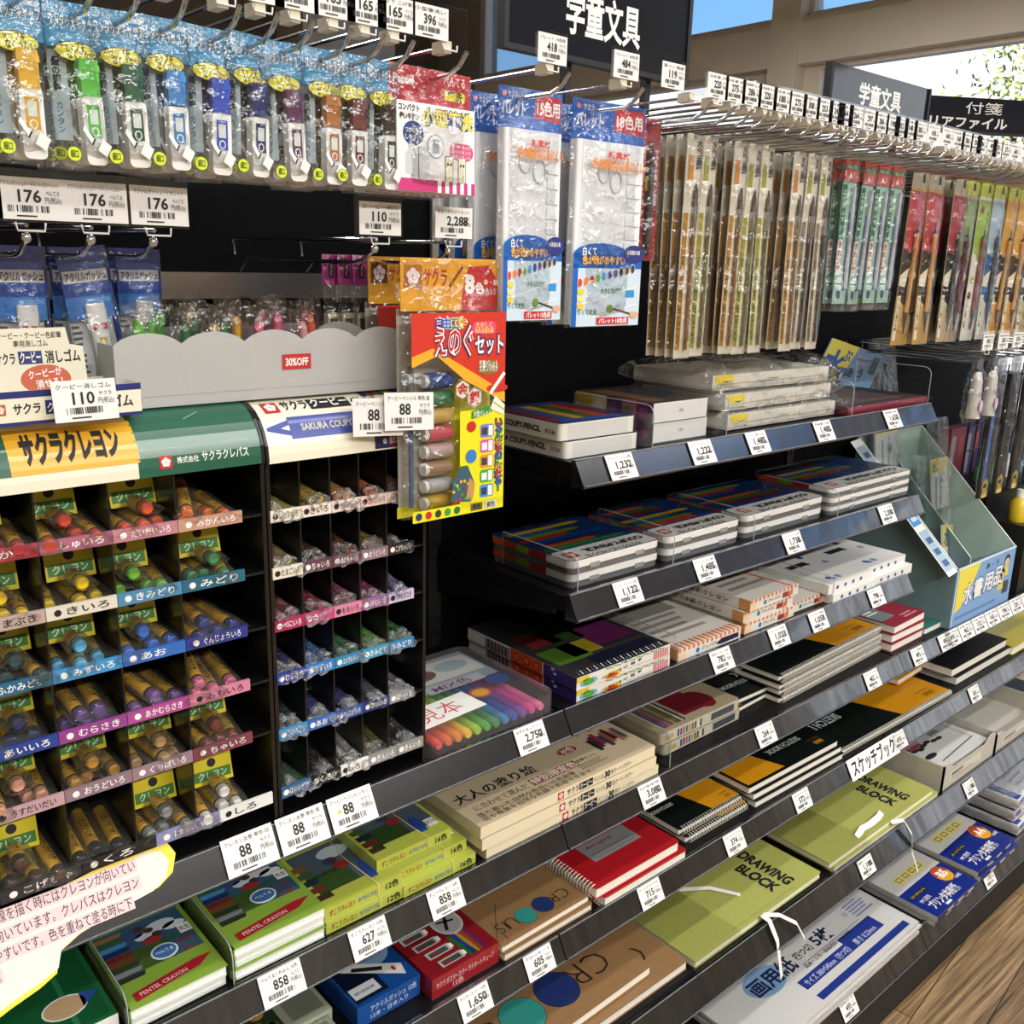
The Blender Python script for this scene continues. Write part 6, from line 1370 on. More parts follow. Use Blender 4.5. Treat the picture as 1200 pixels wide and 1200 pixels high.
def palette_pack(num, w, h):
    t = thing('palette_pack', 'x', 'paint palette')
    b = MB(); b.box(-w/2, w/2, -.0006, .0006, -h*.165, 0, M('1b62b8', .35, coat=.4)); f = F(b, (-w/2, -.0006, -h*.165), (1, 0, 0), (0, 0, 1)); f.flower(w*.08, h*.135, .0035, M('e88a8a'), 1); f.text('サクラ', w*.14, h*.123, .0058, WHITE, 1, w=w*.14, bold=1); f.text('パレット', w*.05, h*.055, .012, WHITE, 1, w=w*.36, bold=2)
    f.poly([(w*.55, h*.05), (w*.98, h*.04), (w*.98, h*.145), (w*.58, h*.15)], M('c2242c', .4), 1); f.text(num, w*.59, h*.07, .0115, WHITE, 2, w=w*.37, bold=2); b.build('header_card', t)
    PW = M('e9ebee', .35, coat=.3); b = MB(); b.rbox(-w/2+.004, w/2-.004, -.007, .007, -h+.004, -h*.17, .003, PW); f = F(b, (-w/2+.004, -.007, -h+.004), (1, 0, 0), (0, 0, 1)); W = w-.008; H = h*.83-.004
    SH = M('cfd3d8', .4); f.rect(W*.07, 0, W*.012, H, SH, 1)
    for k in range(9): b.box(w/2-.004-W*.26, w/2-.008, -.0085, -.007, -h*.28-k*.0155, -h*.28-k*.0155+.012, PW)
    b.tube([(W*.05-.01, -.008, -h*.25), (W*.06, -.008, -h*.25)], .002, SH, 6)
    for cx, cz in ((-.012, -h*.30), (.008, -h*.34)):
        b.tube([(cx+.009*math.cos(a), -.0075, cz+.012*math.sin(a)) for a in [k*math.pi/6 for k in range(13)]], .0012, SH, 5)
    b.build('palette', t)
    b = MB(); b.box(-w/2+.002, w/2-.002, -.0098, -.0092, -h+.002, -h*.66, M('c9dbe8', .45)); f = F(b, (-w/2+.002, -.0098, -h+.002), (1, 0, 0), (0, 0, 1)); W = w-.004; H = h*.34-.002
    f.rect(0, H*.8, W, H*.2, M('1b62b8', .4), 1); f.ell(W*.4, H*.98, W*.4, H*.16, M('1b62b8', .4), 1, 24); f.rect(0, 0, W*.07, H*.85, M('1b62b8', .4), 1)
    f.text('白くて', W*.12, H*.98, H*.09, WHITE, 3, w=W*.2, bold=2); f.text('色が確かめやすい', W*.12, H*.86, H*.095, M('f0b23a'), 3, w=W*.62, bold=3); f.ell(W*.87, H*1.0, W*.16, H*.13, M('27307a'), 3); f.text('水彩絵の具', W*.76, H*1.0, H*.05, WHITE, 4, w=W*.2)
    for k, c in enumerate(('d8452a', 'e07a2a', 'b52a2a', '6cae2a', '3fa0d8', '2a4aa0', '5a3a7a', '2c2c30', '6a4a2a', '3a3a3c')): f.ell(W*(.1+.085*k), H*(.60+.022*k), W*.035, H*.07, M('eef2f5'), 2); f.ell(W*(.1+.085*k), H*(.60+.022*k), W*.03, H*.06, M(c), 3)
    for k, c in enumerate(('e8d23a', 'f0e08a', 'e6c83a')): f.ell(W*.12, H*(.48-.1*k), W*.05, H*.04, M(c), 3)
    f.line(W*.1, H*.3, W*.95, H*.55, .0012, WHITE, 2); f.line(W*.3, H*.12, W*.95, H*.30, .0012, WHITE, 2); f.line(W*.45, H*.1, W*.5, H*.45, .0012, WHITE, 2)
    f.rect(W*.78, H*.40, W*.13, H*.1, M('2f8fd0'), 2); f.ell(W*.55, H*.24, W*.05, H*.06, M('7a9a3a'), 3); f.line(W*.6, H*.24, W*.95, H*.14, .002, M('5a3a2a'), 3); f.ell(W*.92, H*.15, W*.07, H*.05, M('d8a88a'), 4)
    f.text('大きな仕切り', W*.4, H*.46, H*.06, M('3f7a2a'), 3, w=W*.3, bold=1); f.text('軽くて丈夫', W*.08, H*.17, H*.06, M('3f7a2a'), 3, w=W*.28, bold=1)
    f.rect(W*.36, H*.02, W*.48, H*.1, M('c2242c'), 3); f.text('パレット'+num, W*.39, H*.04, H*.06, WHITE, 4, w=W*.42, bold=2); b.build('printed_band', t)
    b = MB(); wavy(b, w*1.0, h, .0125, FILM, 17, 8, 12, .84)
    f = F(b, (-w/2, -.0145, -h), (1, 0, 0), (0, 0, 1)); f.text('新素材', w*.38, h*.76, .006, M('d8452a'), 1, w=w*.3, bold=2); f.text('絵の具をはじきにくい', w*.18, h*.71, .0095, M('e8882a'), 1, w=w*.72, bold=3); b.build('clear_packet', t); return t
def redpen_pack():
    t = thing('pen_pack', 'x', 'pen'); w, h = .036, .165
    b = MB(); b.box(-w/2, w/2, -.0006, .0006, -h, 0, M('a3242f', .4, coat=.4)); f = F(b, (-w/2, -.0006, -h), (1, 0, 0), (0, 0, 1)); f.vtext('筆ペン水性インク仕上げ', w*.2, h*.8, .0058, WHITE, 1, 1.25, 1); f.vtext('サクラの筆ペン極細', w*.84, h*.8, .0058, WHITE, 1, 1.25, 1); f.rect(w*.33, h*.04, w*.36, h*.8, M('3a1a1c', .4), 1); f.rect(w*.35, h*.5, w*.3, h*.1, M('d8b82a'), 2); f.rect(w*.4, h*.06, w*.2, h*.06, M('8fb0c8'), 2); b.build('backing_card', t)
    b = MB(); b.tube([(0, -.005, -h*.92), (0, -.005, -h*.25)], .0035, M('4a4a4e', .3), 8); b.build('pen', t); b = MB(); wavy(b, w*1.02, h, .0095, FILM, 3); b.build('clear_packet', t); return t
def brush_pack(kind, seed):
    t = thing('paintbrush_pack', 'x', 'paintbrush'); w, h = .031, .285
    band = {'gold': 'b9862a', 'olive': 'a3a02a', 'brown': '5a4a3c'}[kind]
    b = MB(); b.box(-w/2, w/2, -.0005, .0005, -h, 0, M('ded7c4', .55)); f = F(b, (-w/2, -.0005, -h), (1, 0, 0), (0, 0, 1)); f.rect(w*.04, h*.04, w*.3, h*.62, M(band if kind != 'brown' else '8a7c68', .5), 1); f.vtext('水彩画筆', w*.80, h*.985, .0085, INK, 1, 1.3, 2); f.vtext('4号平', w*.80, h*.78, .007, INK, 1, 1.3, 1); f.rect(w*.15, h*.80, w*.34, h*.11, M('c98a3a' if kind == 'gold' else '9aa03a', .5), 1)
    f.text('ARTETJE ORIGINAL', w*.28, h*.06, w*.2, M('5a3f14') if kind != 'olive' else M('4f5214'), 2, w=h*.42, rot=math.pi/2, bold=1); f.text('BRUSH GOLD', w*.92, h*.08, w*.16, M('8a6a2a'), 2, w=h*.3, rot=math.pi/2, bold=1); b.build('backing_card', t)
    b = MB(); b.tube([(.003, -.004, -h*.96), (.003, -.004, -h*.45), (.003, -.004, -h*.40)], .0024, M('8a5c22' if kind == 'gold' else ('6d6a22' if kind == 'olive' else '3c2f26'), .35, coat=.4), 7, .0036); b.build('handle', t)
    b = MB(); b.tube([(.003, -.004, -h*.40), (.003, -.004, -h*.31)], .0036, M('b8b6b0', .2, 1.0), 8, .004); b.build('ferrule', t)
    b = MB(); b.tube([(.003, -.004, -h*.31), (.003, -.004, -h*.25), (.003, -.004, -h*.21)], .0042, M('5a4632', .8), 8, .0012); b.build('bristles', t)
    b = MB(); b.box(-.004, .004, -.0009, .0009, -.002, .012, M('16352c', .5)); b.build('hang_loop', t)
    b = MB(); wavy(b, w*1.04, h, .0075, FILM, seed, 5, 12, .97); b.build('clear_packet', t); return t
def green_pack(seed):
    t = thing('chopstick_brush_pack', 'x', 'brush set'); w, h = .038, .235
    b = MB(); b.box(-w/2, w/2, -.0006, .0006, -h*.17, 0, M('c2381f', .4, coat=.4)); f = F(b, (-w/2, -.0006, -h*.17), (1, 0, 0), (0, 0, 1)); f.rect(0, h*.075, w, h*.03, M('1f7a4a'), 1); f.text('ぺんてる', w*.1, h*.08, .0045, WHITE, 2, w=w*.7); f.poly([(w*.3, h*.02), (w*.55, h*.02), (w*.42, h*.055)], WHITE, 1); f.ell(w*.7, h*.04, w*.14, h*.02, M('e07a5a'), 1); b.build('header_card', t)
    b = MB(); b.box(-w/2+.001, w/2-.001, .0012, .0018, -h+.012, -h*.16, M('9fc3b4', .5)); f = F(b, (-w/2, .0012, -h), (1, 0, 0), (0, 0, 1)); f.rect(w*.05, h*.45, w*.3, h*.36, M('1f6a45'), 1); f.rect(w*.62, h*.14, w*.34, h*.5, M('5a64a8', .5), 1)
    f.vtext('工作用ふで', w*.2, h*.79, .0062, M('d8efe0'), 2, 1.6, 1); f.poly(rrect(w*.05, w*.36, h*.24, h*.47, .004), M('e9ecec'), 2); f.vtext('きれいだ', w*.2, h*.465, .0082, M('d2552a'), 3, 1.45, 3); f.ell(w*.4, h*.18, w*.32, h*.045, M('d8efe4'), 2); f.ell(w*.4, h*.11, w*.14, h*.03, M('3a4a7a'), 3); f.rect(w*.1, h*.175, w*.5, h*.012, M('2f7a4a'), 3)
    b.build('insert_card', t)
    b = MB(); b.tube([(.006, -.004, -h*.85), (.006, -.004, -h*.2)], .003, M('c9ced6', .3), 7); b.build('brush', t)
    b = MB(); wavy(b, w*1.04, h, .0085, FILM, seed, 6, 14, .86); b.build('clear_packet', t); return t
def calli_pack(kind, seed):
    t = thing('calligraphy_brush_pack', 'x', 'calligraphy brush'); w, h = (.056, .285)
    top, mid, bot, hd = {'red': ('b01f2e', '2a2422', 'c9a04a', 'd8a04a'), 'dark': ('a01f30', '1f1d1f', 'c9b489', '2a2420'), 'white': ('9ab83a', 'e6e2d6', 'e6e2d6', '8a2a3a'), 'blue': ('9fb6c4', '2f62a0', 'cfd0c8', '2a2a2c'), 'amber': ('d0a03a', '2a2624', 'dfa02f', 'd8a04a'), 'maroon': ('7d8f4a', '7a2030', 'b0a99a', '5a1f28')}[kind]
    b = MB(); b.box(-w/2, w/2, -.0006, .0006, -h, -.02, M(bot, .45, coat=.2)); f = F(b, (-w/2, -.0006, -h), (1, 0, 0), (0, 0, 1))
    f.poly([(0, h*.58), (w, h*.52), (w, h*.91), (0, h*.91)], M(top, .4, coat=.3), 1); f.poly([(0, h*.30), (w, h*.18), (w, h*.52), (0, h*.58)], M(mid, .45), 1)
    if kind != 'white': f.poly([(0, h*.42), (w*.55, h*.47), (w*.4, h*.35), (0, h*.36)], M('e8e0cc'), 2); f.poly([(w*.7, h*.36), (w, h*.42), (w*.85, h*.46)], M('e8e0cc'), 2)
    else:
        for k, (x_, y_, c) in enumerate(((.3, .85, '8a3a4a'), (.2, .62, '9ab83a'), (.25, .4, '9ab83a'), (.2, .3, '8a3a4a'), (.5, .55, '9ab83a'), (.7, .1, '8a3a4a'))): f.ell(w*x_, h*y_, w*.14, h*.025, M(c), 2)
        f.vtext('すいすい書道筆', w*.8, h*.85, .008, INK, 2, 1.3, 1)
    f.rect(w*.04, h*.03, w*.2, h*.27, M('ece7d8'), 2); f.vtext('すらすら書ける筆', w*.14, h*.29, .0055, INK, 3, 1.3, 1); f.text('あかしや', w*.35, h*.875, .004, M('e8c9c9'), 3, w=w*.3)
    b.box(-w/2, w/2, -.0004, .0004, -.02, .006, M('b9ae98' if kind in ('red', 'dark') else 'c2c84a', .4)); b.box(w*.12, w*.26, -.0008, .0008, -.012, .001, INK); b.build('backing_card', t)
    b = MB(); b.tube([(.004, -.005, -h*.93), (.004, -.005, -h*.80)], .001, M('3a2c22', .8), 8, .0042); b.build('bristles', t)
    b = MB(); b.tube([(.004, -.005, -h*.80), (.004, -.005, -h*.33)], .0042, M(hd, .35, coat=.3), 8); b.tube([(.004, -.005, -h*.33), (.004, -.005, -h*.31)], .0042, INK, 8, .002); b.build('handle', t)
    b = MB(); b.tube([(.004, -.005, -h*.31), (.001, -.005, -h*.285), (.004, -.005, -h*.265), (.007, -.005, -h*.285), (.004, -.005, -h*.31)], .0006, INK, 4); b.build('hanging_cord', t)
    b = MB(); wavy(b, w*1.02, h, .009, FILM, seed, 6, 12, .90); b.build('clear_packet', t); return t

def hang(proto, x, ys, labels, z=ZH+.009, group=None, jit=.0, first=None, sway=3):
    """copies along one hook, front one first"""
    rs = random.Random(int(x*1000))
    for i, (y, lb) in enumerate(zip(ys, labels)):
        o = proto if i == 0 else dup(proto)
        o.location = (x+rs.uniform(-.002, .002), y, z-rs.uniform(0, .002)); o.rotation_euler = (math.radians(rs.uniform(-1.5, 1.5)), math.radians(rs.uniform(-1, 1)*jit), math.radians(rs.uniform(-1, 1)*sway))
        o['label'] = lb
        if group: o['group'] = group
def front_to_back(txt, n):
    w = {1: ['only'], 2: ['front', 'rear'], 3: ['front', 'middle', 'rear'], 4: ['front', 'second', 'third', 'rear'], 5: ['front', 'second', 'third', 'fourth', 'rear']}[n]
    return ['%s %s' % (k, txt) for k in w]
def hx(px, py, y=.735): return at(px, py, 1, y).x
# row one, left bay: brush pens
pens = [(.168, 'e0b020', 'yellow', '165', 2), (.2145, 'e0b020', 'golden yellow', '165', 2), (.2555, '5fbf4a', 'light green', '165', 3), (.2855, '1f5a40', 'dark green', '165', 2), (.3185, '3a86c8', 'sky blue', '165', 3),
        (.359, '2f4fc0', 'cobalt blue', '165', 3), (.390, '24306a', 'navy', '165', 3), (.4205, '5a2450', 'purple', '165', 3), (.4555, 'b5763a', 'tan', '165', 4), (.4865, '6a2f24', 'red-brown', '165', 2), (.5165, '3f2f28', 'dark brown', '165', 3)]
for k, (x, c, cn, pr, n) in enumerate(pens):
    p = marker_pack(c, 60+k)
    hang(p, x, [.772+.020*i for i in range(n)], front_to_back('brush pen pack with %s cap under blue header card' % cn, n), group='%s brush pens on one hook' % cn, sway=7, jit=2)
    hook(x, 'chrome hook holding the %s brush pens' % cn)
    hook_card(x, pr, ['えふで きいろ', 'えふで きいろ', 'えふで みどり', 'えふで ふかみどり', 'えふで みずいろ', 'えふで あお', 'えふで こん', 'えふで むらさき', 'えふで おうど', 'えふで ちゃいろ', 'えふで こげ茶'][k], 'ぺんてる', 'price card reading 165 above the %s brush pens' % cn)
x = .574; p = wash_pack(); hang(p, x, [.775, .80, .825], front_to_back('red and white collapsible brush washer packet', 3)); hook(x, 'chrome hook holding the red-topped brush washer packets'); hook_card(.553, '396', '小型筆洗い', 'ぺんてる', 'price card reading 396 above the brush washer packets')
x = .722; p = palette_pack('15色用', .088, .238); hang(p, x, [.80, .845, .88, .915], front_to_back('fifteen-colour white palette in a blue-headed bag', 4), z=ZH+.012); hook(x-.02, 'chrome hook holding the fifteen-colour palettes'); hook_card(x-.02, '418', 'パレット 15色用', 'サクラ', 'price card reading 418 above the fifteen-colour palettes')
x = .845; p = palette_pack('18色用', .116, .248); hang(p, x, [.80, .845, .885], front_to_back('eighteen-colour white palette in a blue-headed bag', 3), z=ZH+.014); hook(x-.035, 'chrome hook holding the eighteen-colour palettes'); hook_card(x-.035, '484', 'パレット 18色用', 'サクラ', 'price card reading 484 above the eighteen-colour palettes')
x = .930; p = redpen_pack(); hang(p, x, [.815, .835, .855], front_to_back('narrow red pen pack beside the eighteen-colour palettes', 3)); hook(x-.005, 'chrome hook holding the narrow red pen packs'); hook_card(x-.043, '119', '筆ペン 極細', 'サクラ', 'price card reading 119 above the narrow red pen packs')
bl = [(1.035, 'gold', 4, 'first'), (1.068, 'olive', 3, 'second'), (1.135, 'gold', 3, 'third'), (1.166, 'olive', 3, 'fourth'), (1.198, 'olive', 2, 'fifth'), (1.278, 'gold', 3, 'sixth'), (1.315, 'brown', 3, 'seventh'), (1.347, 'brown', 2, 'eighth')]
for k, (x, kd, n, od) in enumerate(bl):
    p = brush_pack(kd, 200+k); hang(p, x, [.83+.017*i for i in range(n)], front_to_back('long paintbrush packet with %s lettering on the %s brush hook' % (kd, od), n), group='paintbrushes on the %s brush hook' % od, z=ZH+.003); hook(x, 'chrome hook of the %s column of paintbrush packets' % od)
    hook_card(x, ('286', '220', '275', '308', '253', '264', '297', '286')[k], '水彩画筆 丸 %d号' % (4+2*k), 'サクラ', 'price card in the front row above the %s column of paintbrush packets' % od)
for k, x in enumerate((1.405, 1.462, 1.505, 1.552)):
    p = green_pack(300+k); hang(p, x, [.82+.018*i for i in range(3 if k != 1 else 2)], front_to_back('orange-headed green brush set packet, %s column of four' % ORD[k], 3 if k != 1 else 2), group='green brush sets in column %s' % ORD[k]); hook(x, 'chrome hook of the %s column of orange-headed packets' % ORD[k])
    hook_card(x, ('352', '385', '418', '440')[k], '工作ふで', 'ぺんてる', 'price card above the %s column of orange-headed green packets' % ORD[k])
cl = [(1.645, 'red', 1), (1.704, 'red', 2), (1.80, 'dark', 2), (1.842, 'maroon', 1), (1.908, 'white', 2), (1.965, 'blue', 2), (2.03, 'amber', 2), (2.09, 'amber', 2), (2.16, 'dark', 2), (2.225, 'red', 2), (2.29, 'white', 1), (2.36, 'blue', 1), (2.43, 'amber', 1)]
for k, (x, kd, n) in enumerate(cl):
    p = calli_pack(kd, 400+k); hang(p, x, [.83+.024*i for i in range(n)], front_to_back('calligraphy brush packet with %s card in the %s column from left' % (kd, ORD[k]), n), group='calligraphy brushes on the %s hook' % ORD[k], z=ZH-.003); hook(x+.008, 'chrome hook of the %s column of calligraphy brush packets' % ORD[k])
    hook_card(x+.008, ('550', '495', '660', '715', '440', '605', '330', '385', '550', '495', '440', '605', '330')[k], '書道筆 %d号' % (k+3), 'あかしや', 'price card above the %s column of calligraphy brush packets' % ORD[k])
# extra hooks that fill the dense row between the columns, each with its card
fill = [.968, 1.002, 1.10, 1.228, 1.25, 1.38, 1.433, 1.59, 1.62, 1.675, 1.735, 1.77, 1.872, 1.935, 2.0, 2.06, 2.125, 2.19, 2.255, 2.32, 2.395, 2.46, 2.5, 2.54, 2.58, 2.62, 2.66]
for k, x in enumerate(fill):
    hook(x, 'empty chrome hook between the packet columns, %s from the left' % (ORD[k] if k < 16 else ['seventeenth', 'eighteenth', 'nineteenth', 'twentieth', 'twenty-first', 'twenty-second', 'twenty-third', 'twenty-fourth', 'twenty-fifth', 'twenty-sixth', 'twenty-seventh'][k-16]))
    hook_card(x, ('220', '275', '188', '242', '264', '198', '148', '168', '286', '484')[k % 10], '水彩筆 %d号' % (k % 12+2), 'サクラ', 'price card on the %s empty hook from the left' % (ORD[k] if k < 16 else ['seventeenth', 'eighteenth', 'nineteenth', 'twentieth', 'twenty-first', 'twenty-second', 'twenty-third', 'twenty-fourth', 'twenty-fifth', 'twenty-sixth', 'twenty-seventh'][k-16]))

# row two, left bay: knob-ended hooks on the slat bar
def low_hook(x, yt, zc, knob, lb):
    t = thing('display_hook', lb, 'hook', (x, 0, 0)); y0 = YB-.008
    b = MB(); b.tube([(-.006, y0, zc-.018), (-.006, y0, zc), (-.006, yt+.02, zc), (0, yt, zc)], .0019, CHROME, 6); b.build('label_arm', t)
    b = MB(); yk = yt+.01; b.tube([(0, y0, zc-.036), (0, y0-.02, zc-.022), (0, yk+.03, zc-.022), (0, yk+.015, zc-.020), (0, yk-.005, zc-.010)], .0022, CHROME, 7)
    if knob: b.ball((0, yk-.006, zc-.009), .0042, CHROME)
    b.build('peg_arm', t)
    b = MB(); b.box(-.026, .029, yt-.002, yt-.001, zc+.002, zc+.040, HOLD); b.tube([(-.008, yt-.002, zc+.002), (-.007, yt-.003, zc-.004), (.012, yt-.003, zc-.004), (.013, yt-.002, zc+.002)], .0009, M('d9d9d8', .3), 5); b.build('label_holder', t)
def low_card(x, yt, zc, price, name, maker, lb):
    card(price, name, maker, lb, Matrix(((1, 0, 0, x-.021), (0, 0, -1, yt-.003), (0, 1, 0, zc+.004), (0, 0, 0, 1))), .047, .030)
for k, (x, nm, lbn) in enumerate(((.218, 'アクリルガッシュパーマネントスカーレット', 'left'), (.265, 'アクリルガッシュパーマネントイエロー', 'middle'), (.3145, 'アクリルガッシュバイオレット', 'right'))):
    low_hook(x, .80, 1.515, True, 'knob-ended hook holding the %s gouache tube packet' % lbn); low_card(x+.002, .80, 1.515, '176', nm, 'ぺんてる', '%s of three price cards reading 176 in the second row' % lbn)
    p = gouache_pack(('b5282c', 'd8b81f', '4a2a6a')[k], 700+k); hang(p, x+(.018, .021, .042)[k], [(.90, .90, .955)[k], (.922, .922, .977)[k]], ['%s gouache paint tube packet with blue header, front one on its hook' % lbn, '%s gouache paint tube packet with blue header, rear one on its hook' % lbn], z=1.501, sway=4)
    if k == 1: p.rotation_euler.y = math.radians(-7)
low_hook(.176, .80, 1.515, True, 'knob-ended hook at the left frame edge'); low_card(.176, .80, 1.515, '176', 'アクリルガッシュ', 'ぺんてる', 'cut-off price card at the left frame edge in the second row')
low_hook(.529, .80, 1.515, True, 'knob-ended hook holding the narrow pink pencil packets'); low_card(.529, .80, 1.515, '110', 'クーピー削り', 'サクラ', 'price card reading 110 above the narrow pink packets')
low_hook(.6175, .80, 1.515, True, 'knob-ended hook holding the paint set'); low_card(.6175, .80, 1.515, '2,288', '自由工作えのぐセット', 'サクラ', 'price card reading 2,288 above the paint set')
def pink_pack(seed):
    t = thing('eraser_pack', 'x', 'eraser'); w, h = .024, .105
    b = MB(); b.box(-w/2, w/2, -.0005, .0005, -.034, 0, M('c2389a', .4, coat=.3)); f = F(b, (-w/2, -.0005, -.034), (1, 0, 0), (0, 0, 1)); f.flower(w*.3, .026, .0035, M('f3dede'), 1, M('b5282c')); f.rect(w*.35, .008, w*.3, .014, INK, 1); f.vtext('クーピー', w*.5, .022, .0028, WHITE, 2, 1.1); b.build('header_card', t)
    b = MB(); b.box(-.008, .008, -.004, .004, -h+.006, -h+.04, M('d9d3b0', .5)); f = F(b, (-.008, -.004, -h+.006), (1, 0, 0), (0, 0, 1)); f.rect(.003, .01, .010, .018, M('4a4a48'), 1); b.build('eraser', t)
    b = MB(); wavy(b, w*1.02, h, .007, FILM, seed, 5, 9, .68); f = F(b, (-w/2, -.009, -h), (1, 0, 0), (0, 0, 1)); f.bars(w*.3, h*.5, w*.5, .02, M('8a8a88'), 1, 9); b.build('clear_packet', t); return t
for k, x in enumerate((.583, .601, .619)):
    p = pink_pack(800+k); p.location = (x, .968+.004*(2-k), 1.500); p.rotation_euler.z = math.radians(4-4*k); p['label'] = '%s of the three narrow pink-headed eraser packets' % ('leftmost', 'middle', 'rightmost')[k]
def paint_set():
    t = thing('paint_set_pack', 'x', 'paint set'); w, h = .126, .267
    b = MB(); b.box(-w/2, w/2, -.0006, .0006, -.052, 0, M('e8a92a', .4, coat=.4)); f = F(b, (-w/2, -.0006, -.052), (1, 0, 0), (0, 0, 1)); f.flower(w*.12, .034, .009, M('f3dede'), 1, M('b5282c')); f.text('サクラ', w*.22, .026, .014, M('b5282c'), 1, w=w*.24, bold=2)
    f.poly([(w*.60, 0), (w, 0), (w, .030), (w*.9, .046), (w*.68, .044), (w*.62, .02)], M('c22a24'), 1); f.text('8', w*.64, .018, .018, WHITE, 2, bold=4); f.text('色', w*.75, .018, .009, WHITE, 2, bold=2); f.text('金・銀', w*.84, .026, .005, WHITE, 2); f.text('2色入り', w*.84, .016, .006, WHITE, 2, w=w*.14, bold=1); f.line(w*.48, .024, w*.62, .044, .003, M('8a4a1a'), 2); b.build('header_card', t)
    b = MB(); b.box(-w/2+.002, w/2-.002, .010, .0106, -h, -.05, M('b9b4a8', .5)); f = F(b, (-w/2, .010, -h), (1, 0, 0), (0, 0, 1)); f.rect(w*.5, 0, w*.5, h*.5, M('e3dc1f', .45), 1); f.rect(0, 0, w, h*.045, M('e3dc1f', .45), 1); b.build('back_card', t)
    for k, c in enumerate(('2a4a9a', '2f7a4a', 'c9a85a', 'c24a5a', 'b9a3a0', '9a7a5a', 'a8a8a6', 'c9a92a')):
        b = MB(); z = -h*.46-k*.0185; b.tube([(-w*.26, -.001, z), (-w*.02, -.001, z)], .0085, M(c, .3, coat=.4), 10); b.tube([(-w*.30, -.001, z), (-w*.26, -.001, z)], .007, M('e9e8e4', .4), 8); b.build('paint_bottle', t)
    b = MB(); b.tube([(-w*.42, -.002, -h*.95), (-w*.42, -.002, -h*.52)], .0028, M('4a6a8a', .3), 7); b.tube([(-w*.42, -.002, -h*.52), (-w*.42, -.002, -h*.40)], .005, M('5a5a5c', .6), 7, .003); b.build('brush', t)
    b = MB(); wavy(b, w, h, .0135, FILM, 77, 8, 14, .80); b.build('clear_packet', t)
    b = MB(); f = F(b, (-w/2, -.0165, -h), (1, 0, 0), (0, 0, 1)); y0 = -.0165
    b.box(-w/2+.001, w/2-.001, y0, y0+.0006, -h*.36-.0, -.053, M('cc3322', .4, coat=.3)) if False else None
    f.poly([(w*.01, h*.62), (w*.22, h*.66), (w*.5, h*.58), (w*.99, h*.47), (w*.99, h*.80), (w*.01, h*.80)], M('cc3322', .4, coat=.3), 0); f.poly([(w*.01, h*.60), (w*.26, h*.64), (w*.55, h*.54), (w*.99, h*.44), (w*.99, h*.48), (w*.55, h*.59), (w*.22, h*.67), (w*.01, h*.64)], M('e8a92a', .4), 1)
    f.poly([(w*.5, h*.42), (w*.99, h*.42), (w*.99, h*.02), (w*.5, h*.02)], M('e3dc1f', .45), 0); f.rect(w*.01, h*.0, w*.98, h*.045, M('e3dc1f', .45), 0)
    for q, c in enumerate(('5a2a8a', '2f6ac0', '2f9a4a', 'd8a92a')): f.text('自由工作'[q], w*(.24+.075*q), h*.745, .009, WHITE, 2, bold=6); f.text('自由工作'[q], w*(.24+.075*q), h*.745, .009, M(c), 3, bold=2)
    f.poly(rrect(w*.62, w*.88, h*.715, h*.765, .006), M('e04a78'), 2); f.text('たのしく', w*.66, h*.742, .005, M('f3e04a'), 3, w=w*.17); f.text('ぬれる絵の具', w*.65, h*.722, .0045, M('f3e04a'), 3, w=w*.2)
    f.text('えのぐ', w*.22, h*.65, .023, M('27306a'), 3, w=w*.42, bold=8); f.text('えのぐ', w*.22, h*.65, .023, WHITE, 4, w=w*.42, bold=4.5); f.text('えのぐ', w*.22, h*.65, .023, M('c22a24'), 5, w=w*.42, bold=1); f.text('セット', w*.65, h*.645, .016, M('27306a'), 3, w=w*.32, bold=8); f.text('セット', w*.65, h*.645, .016, WHITE, 5, w=w*.31, bold=2)
    f.ell(w*.80, h*.585, w*.12, h*.03, M('8a6a2a'), 2); f.text('軽量パレット', w*.70, h*.59, .0055, WHITE, 3, w=w*.2); f.text('スポンジ付き', w*.70, h*.57, .0055, WHITE, 3, w=w*.2)
    for cx, cy, ch in ((.52, .505, '金'), (.65, .47, '銀')):
        f.poly([(w*cx+.0115*math.cos(a), h*cy+.0115*math.sin(a)) for a in [math.pi/6+k*math.pi/3 for k in range(6)]], M('8a6a2a' if ch == '金' else '9a9a9c'), 3); f.poly([(w*cx+.0095*math.cos(a), h*cy+.0095*math.sin(a)) for a in [math.pi/6+k*math.pi/3 for k in range(6)]], M('d8cfc0'), 4); f.text(ch, w*cx, h*cy-.005, .010, M('b5282c'), 5, bold=3, al='c')
    f.ell(w*.9, h*.50, w*.12, h*.018, M('c22a24'), 2); f.line(w*.82, h*.48, w*.98, h*.56, .004, WHITE, 3)
    f.poly([(w*.62, h*.385), (w*.84, h*.405), (w*.84, h*.435), (w*.62, h*.415)], M('3f8a2f'), 3); f.text('大型パレット', w*.64, h*.395, .005, WHITE, 4, w=w*.19); f.poly([(w*.82, h*.42), (w*.97, h*.39), (w*.99, h*.43), (w*.88, h*.47)], M('dfe6d0'), 3); f.line(w*.86, h*.445, w*.98, h*.41, .001, M('8aa05a'), 4)
    for q, c in enumerate(('7a7ac0', 'd05a9a', 'd8922a', '4aa03a', '3a92c9')): f.poly(rrect(w*.72, w*.87, h*(.305-.062*q), h*(.358-.062*q), .003), M(c), 2); f.rect(w*.84-.004, h*(.31-.062*q), .006, h*.042, M('ecebe6'), 3); f.rect(w*.735, h*(.315-.062*q), w*.06, h*.03, M('e8e6f0') if q % 2 else M('3a3a5a'), 3)
